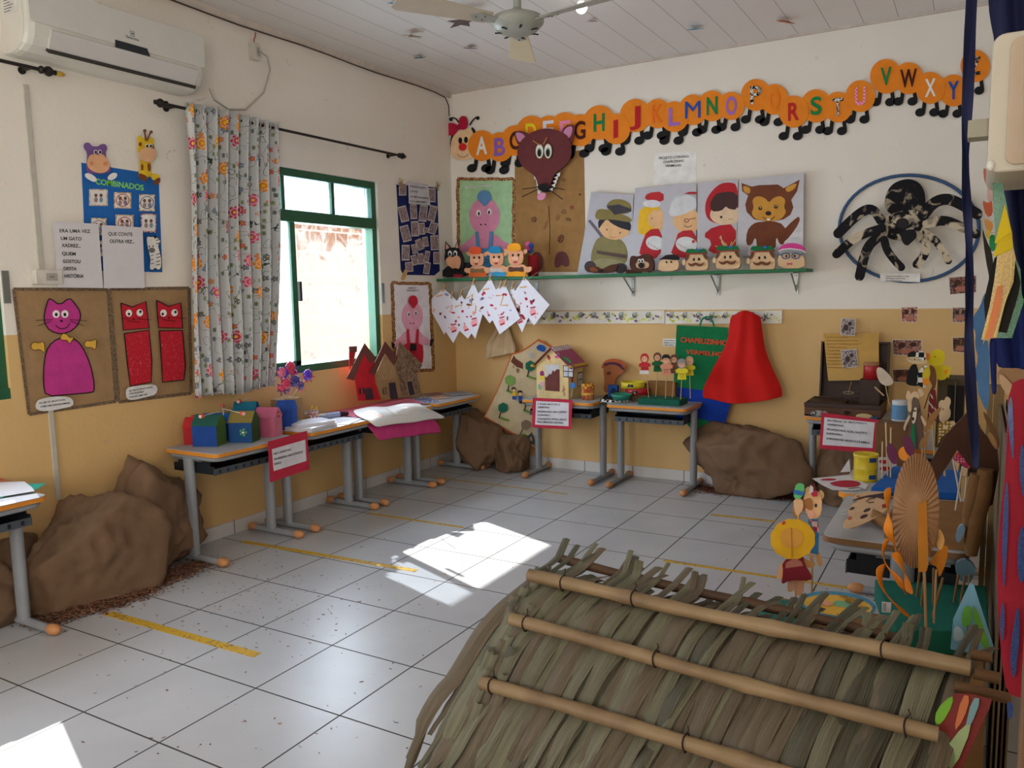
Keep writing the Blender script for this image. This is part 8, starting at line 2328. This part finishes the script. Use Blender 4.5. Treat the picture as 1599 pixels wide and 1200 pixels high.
# ================================================================ thatched hut in the foreground
BAM = new_mat('split_bamboo')
nt, N, L, B = nodes(BAM)
tc = N('ShaderNodeTexCoord'); mp = N('ShaderNodeMapping'); mp.inputs['Scale'].default_value = (2, 60, 60); L(tc.outputs['Object'], mp.inputs[0])
nb_ = noise(N, L, mp.outputs[0], 3, 5); n3 = noise(N, L, tc.outputs['Object'], 6, 3)
L(mixc(N, L, ramp(N, L, n3, .4, .65), mixc(N, L, nb_, '#9c8460', '#7e6646'), '#6e573c'), B.inputs['Base Color']); B.inputs['Roughness'].default_value = .55
def leafmat(c1, c2, nm):
    m = new_mat(nm); nt, N, L, B = nodes(m)
    uv = N('ShaderNodeUVMap'); mp = N('ShaderNodeMapping'); mp.inputs['Scale'].default_value = (80, 2.0, 1); L(uv.outputs[0], mp.inputs[0])
    v = noise(N, L, mp.outputs[0], 1.0, 4); tc = N('ShaderNodeTexCoord'); w = noise(N, L, tc.outputs['Object'], 5, 3)
    col = mixc(N, L, v, C(c1), C(c2)); L(mixc(N, L, mth(N, L, 'MULTIPLY', ramp(N, L, w, .4, .75), .45), col, C('#4c3e2e')), B.inputs['Base Color']); B.inputs['Roughness'].default_value = .6
    bp = N('ShaderNodeBump'); bp.inputs['Strength'].default_value = .9; bp.inputs['Distance'].default_value = .006; L(v, bp.inputs['Height']); L(bp.outputs[0], B.inputs['Normal'])
    return m
LEAF = [leafmat('#88866a', '#3a3a2c', 'dry_palm_leaf_green'), leafmat('#7c705a', '#3c3226', 'dry_palm_leaf_tan'), leafmat('#5e5d48', '#26261e', 'dry_palm_leaf_olive')]
hut = thing('thatched_hut', 'model hut with a dry palm-leaf roof held down by bamboo poles, in the foreground', 'model hut', (3.42, -4.1, 0))
E0 = [((875, 874), (1405, 1000), -3.90, .735, .013), ((828, 900), (1520, 1045), -4.035, .725, .017), ((798, 968), (1465, 1150), -4.12, .61, .016), ((752, 1068), (1240, 1203), -4.20, .475, .017)]
def pole(a_, b_, y, rad, nm, m=BAM, lift=0):
    F = back(y); A, B_ = F.at(*a_), F.at(*b_)
    n = 26; mb = MB(); pts = []; rs = []
    for i in range(n+1):
        t = i/n; p_ = A.lerp(B_, t); p_.z += .003*math.sin(t*7+y*9)
        pts.append(p_); rs.append(rad*(1+.05*math.sin(t*23))*(1.12 if i in (7, 16) else 1))
    mb.tube(pts, rs, m, 12); mb.build(nm, hut); return A, B_
RP = [((872, 873), (1410, 1000), -3.90, .012), ((826, 900), (1515, 1046), -4.02, .0165), ((798, 968), (1465, 1150), -4.13, .0155), ((752, 1066), (1500, 1288), -4.22, .0165)]
DKP = mat('#4c3624', .6, 'dark_bamboo', var=.2)
ends = [pole(a_, b_, y, rad, 'bamboo_pole', DKP if k_ == 0 else BAM) for k_, (a_, b_, y, rad) in enumerate(RP)]
# surface of the roof below the poles: from ridge down to the eave
def roofpt(s_, t):
    """s_: 0..1 along the ridge, t: 0 ridge .. 1 last pole, beyond 1 the free eave"""
    P_ = [e[0].lerp(e[1], 0) for e in ends]
    Lx = [e[0].x for e in ends]; 
    x0_ = 2.95-.05*t; x1_ = 3.93
    xs_ = x0_+(x1_-x0_)*s_
    k = min(int(t*2.999), 2) if t < 1 else 2
    u = t*3-k if t < 1 else 1+(t-1)*3
    za = lambda e: e[0].z+(e[1].z-e[0].z)*((xs_-e[0].x)/(e[1].x-e[0].x))
    ya = lambda e: e[0].y
    e0, e1 = ends[k], ends[k+1]
    if k == 0: e0 = ends[0]
    return Vector((xs_, ya(e0)+(ya(e1)-ya(e0))*u, za(e0)+(za(e1)-za(e0))*u))
rr = random.Random(42)
NL = 99
for i in range(NL):
    s_ = (i+rr.uniform(-.5, .5))/NL
    layer = i % 3
    mb = MB(); mb.uv = []
    w0 = rr.uniform(.009, .022)
    sway = -.085+rr.uniform(-.022, .022)
    tstart = rr.uniform(-.02, .20) if rr.random() < .85 else -.06
    tend = rr.uniform(1.25, 1.75)
    tw = rr.uniform(-.7, .7); ph = rr.uniform(0, 6)
    g = []
    n = 22
    for k in range(n+1):
        t = tstart+(tend-tstart)*k/n
        c_ = roofpt(min(max(s_+sway*(max(t, 0)**1.3), -.12), 1.05), max(t, -.08))
        # crown of the layer: bulge between poles, pressed under each pole
        bul = abs(math.sin(PI*min(max(t, 0), 1.3)*3))*.35
        c_ += Vector((0, -.4, 1)).normalized()*(-.023-.012*(2-layer)*.6+bul*(.014+.010*layer)+.004*math.sin(ph+k*.9))
        w = w0*(.55+.6*math.sin(PI*min(max((k+1)/(n+3), 0), 1))**.6)*(1 if k < n-2 else .6)
        a = tw*math.sin(t*2.2+ph)*.9
        side = Vector((math.cos(a), -.15*math.sin(a), math.sin(a)*.8))
        mid = Vector((0, -.5, .8)).normalized()*w*.28
        g.append([c_-side*w, c_-side*w*.5+mid*.7, c_+mid, c_+side*w*.5+mid*.7, c_+side*w])
        mb.uv += [(q, t) for q in (0, .05, .1, .15, .2)]
    mb.sheet(g, LEAF[rr.choice([0, 0, 1, 1, 2])]); o = mb.build('palm_leaf', hut); o['kind'] = 'part'
    del o['kind']
# a few loose leaf blades flaring at the left edge and above the ridge
mb = MB(); mb.uv = []
for i in range(46):
    s_ = rr.uniform(-.03, 1.0)
    b = roofpt(s_, .02)+Vector((0, 0, .004)); tip = b+Vector((rr.uniform(.0, .05), rr.uniform(-.01, .05), rr.uniform(.015, .055)))
    b2 = roofpt(s_-.01, .30)+Vector((0, 0, -.006))
    w = rr.uniform(.006, .012); g = []
    for k in range(7):
        t = k/6; c_ = b2.lerp(b, min(t*1.6, 1)) if t < .62 else b.lerp(tip, (t-.62)/.38)
        g.append([c_-Vector((w, 0, 0)), c_+Vector((0, -.003, .003)), c_+Vector((w, 0, 0))]); mb.uv += [(0, t), (.06, t), (.12, t)]
    mb.sheet(g, LEAF[i % 3])
o = mb.build('ridge_leaf_tips', hut)
mb = MB(); mb.uv = []
for i in range(34):
    t0 = rr.uniform(.15, 1.2); b = roofpt(rr.uniform(-.01, .06), t0)
    g = []; w = rr.uniform(.006, .014); dx = rr.uniform(-.02, .02)
    for k in range(9):
        t = k/8; c_ = b+Vector((-.065*t-.01*t*t+dx*t, -.06*t, -.18*t-.05*t*t)); c_.z = max(c_.z, .02)
        g.append([c_-Vector((w, 0, -.004)), c_+Vector((0, -.004, .002)), c_+Vector((w, 0, .004))]); mb.uv += [(0, t), (.06, t), (.12, t)]
    mb.sheet(g, LEAF[i % 3])
mb.build('side_leaf_blades', hut)
# understructure: rafters, posts and card walls
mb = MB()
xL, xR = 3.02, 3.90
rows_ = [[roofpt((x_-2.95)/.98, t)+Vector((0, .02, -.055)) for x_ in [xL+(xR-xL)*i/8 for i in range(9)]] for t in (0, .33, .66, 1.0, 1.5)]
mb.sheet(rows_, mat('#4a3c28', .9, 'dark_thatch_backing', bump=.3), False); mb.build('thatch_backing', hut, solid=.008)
zt_l = roofpt(0.1, 1.2).z-.08
for x_, y_ in ((3.03, -3.93), (3.88, -3.93), (3.03, -4.22), (3.88, -4.22)):
    zt2 = .62 if y_ > -4 else .40
    mb = MB(); mb.cyl((x_, y_, .0), (x_, y_, zt2), .014, BAM, n=12); mb.build('post', hut)
def tie(x_, y_, z_, rad, nm='wire_tie'):
    mb = MB(); mb.tube([(x_+.002*math.sin(k), y_+rad*math.cos(k*PI/6), z_+rad*math.sin(k*PI/6)) for k in range(13)], .0018, '#2c2018', 6)
    mb.tube([(x_, y_, z_+rad), (x_+.008, y_-.004, z_+rad+.012), (x_+.004, y_, z_+rad+.02)], .0015, '#2c2018', 5); mb.build(nm, hut)
for (pi_, fr) in ((1, .10), (1, .29), (1, .84), (2, .045), (2, .40), (2, .94), (3, .03), (3, .5)):
    e = ends[pi_]; c_ = e[0].lerp(e[1], fr); tie(c_.x, c_.y, c_.z, RP[pi_][3]+.003)
# right end details: rafters sticking out and coloured card gable
for (a_, b_, y, rad) in ((zr(240, 760), zr(545, 830), -4.06, .011), (zr(345, 690), zr(480, 720), -4.01, .012), (zr(330, 590), zr(445, 610), -3.96, .011)):
    F = back(y); A, B_ = F.at(*a_), F.at(*b_); mb = MB(); mb.tube([A, A.lerp(B_, .5), B_], rad, mat('#5e4228', .6, 'dark_bamboo', var=.2), 10); mb.build('rafter', hut)
FGb = upright(Vector((3.925, -4.12, .4)), -108)
def gable(a):
    a.p(mat('#6e241f', .6, 'maroon_card'), ZR([(240, 800), (330, 800), (445, 830), (430, 880), (270, 1230), (90, 1260), (150, 1000)]), t=.004)
    a.p('#6a9a2c', ZR([(150, 880), (235, 800), (240, 850), (180, 960), (140, 960)]), 1)
    a.p('#b0643c', ZR([(290, 800), (335, 810), (300, 930), (240, 1010)]), 1); a.p('#6a8a8c', ZR([(345, 815), (395, 820), (340, 960), (300, 1010)]), 1); a.p('#8a9a6c', ZR([(200, 1090), (300, 960), (350, 960), (250, 1200), (170, 1210)]), 1)
a = Art(FGb, .0, .0015); gable(a); a.build('painted_gable', hut)
mb = MB(); mb.box((3.45, -3.965, .27), (.82, .006, .50), mat('#6a4a30', .85, 'cardboard')); mb.box((3.045, -4.07, .22), (.006, .26, .40), mat('#6a4a30', .85, 'cardboard')); mb.build('card_wall', hut)
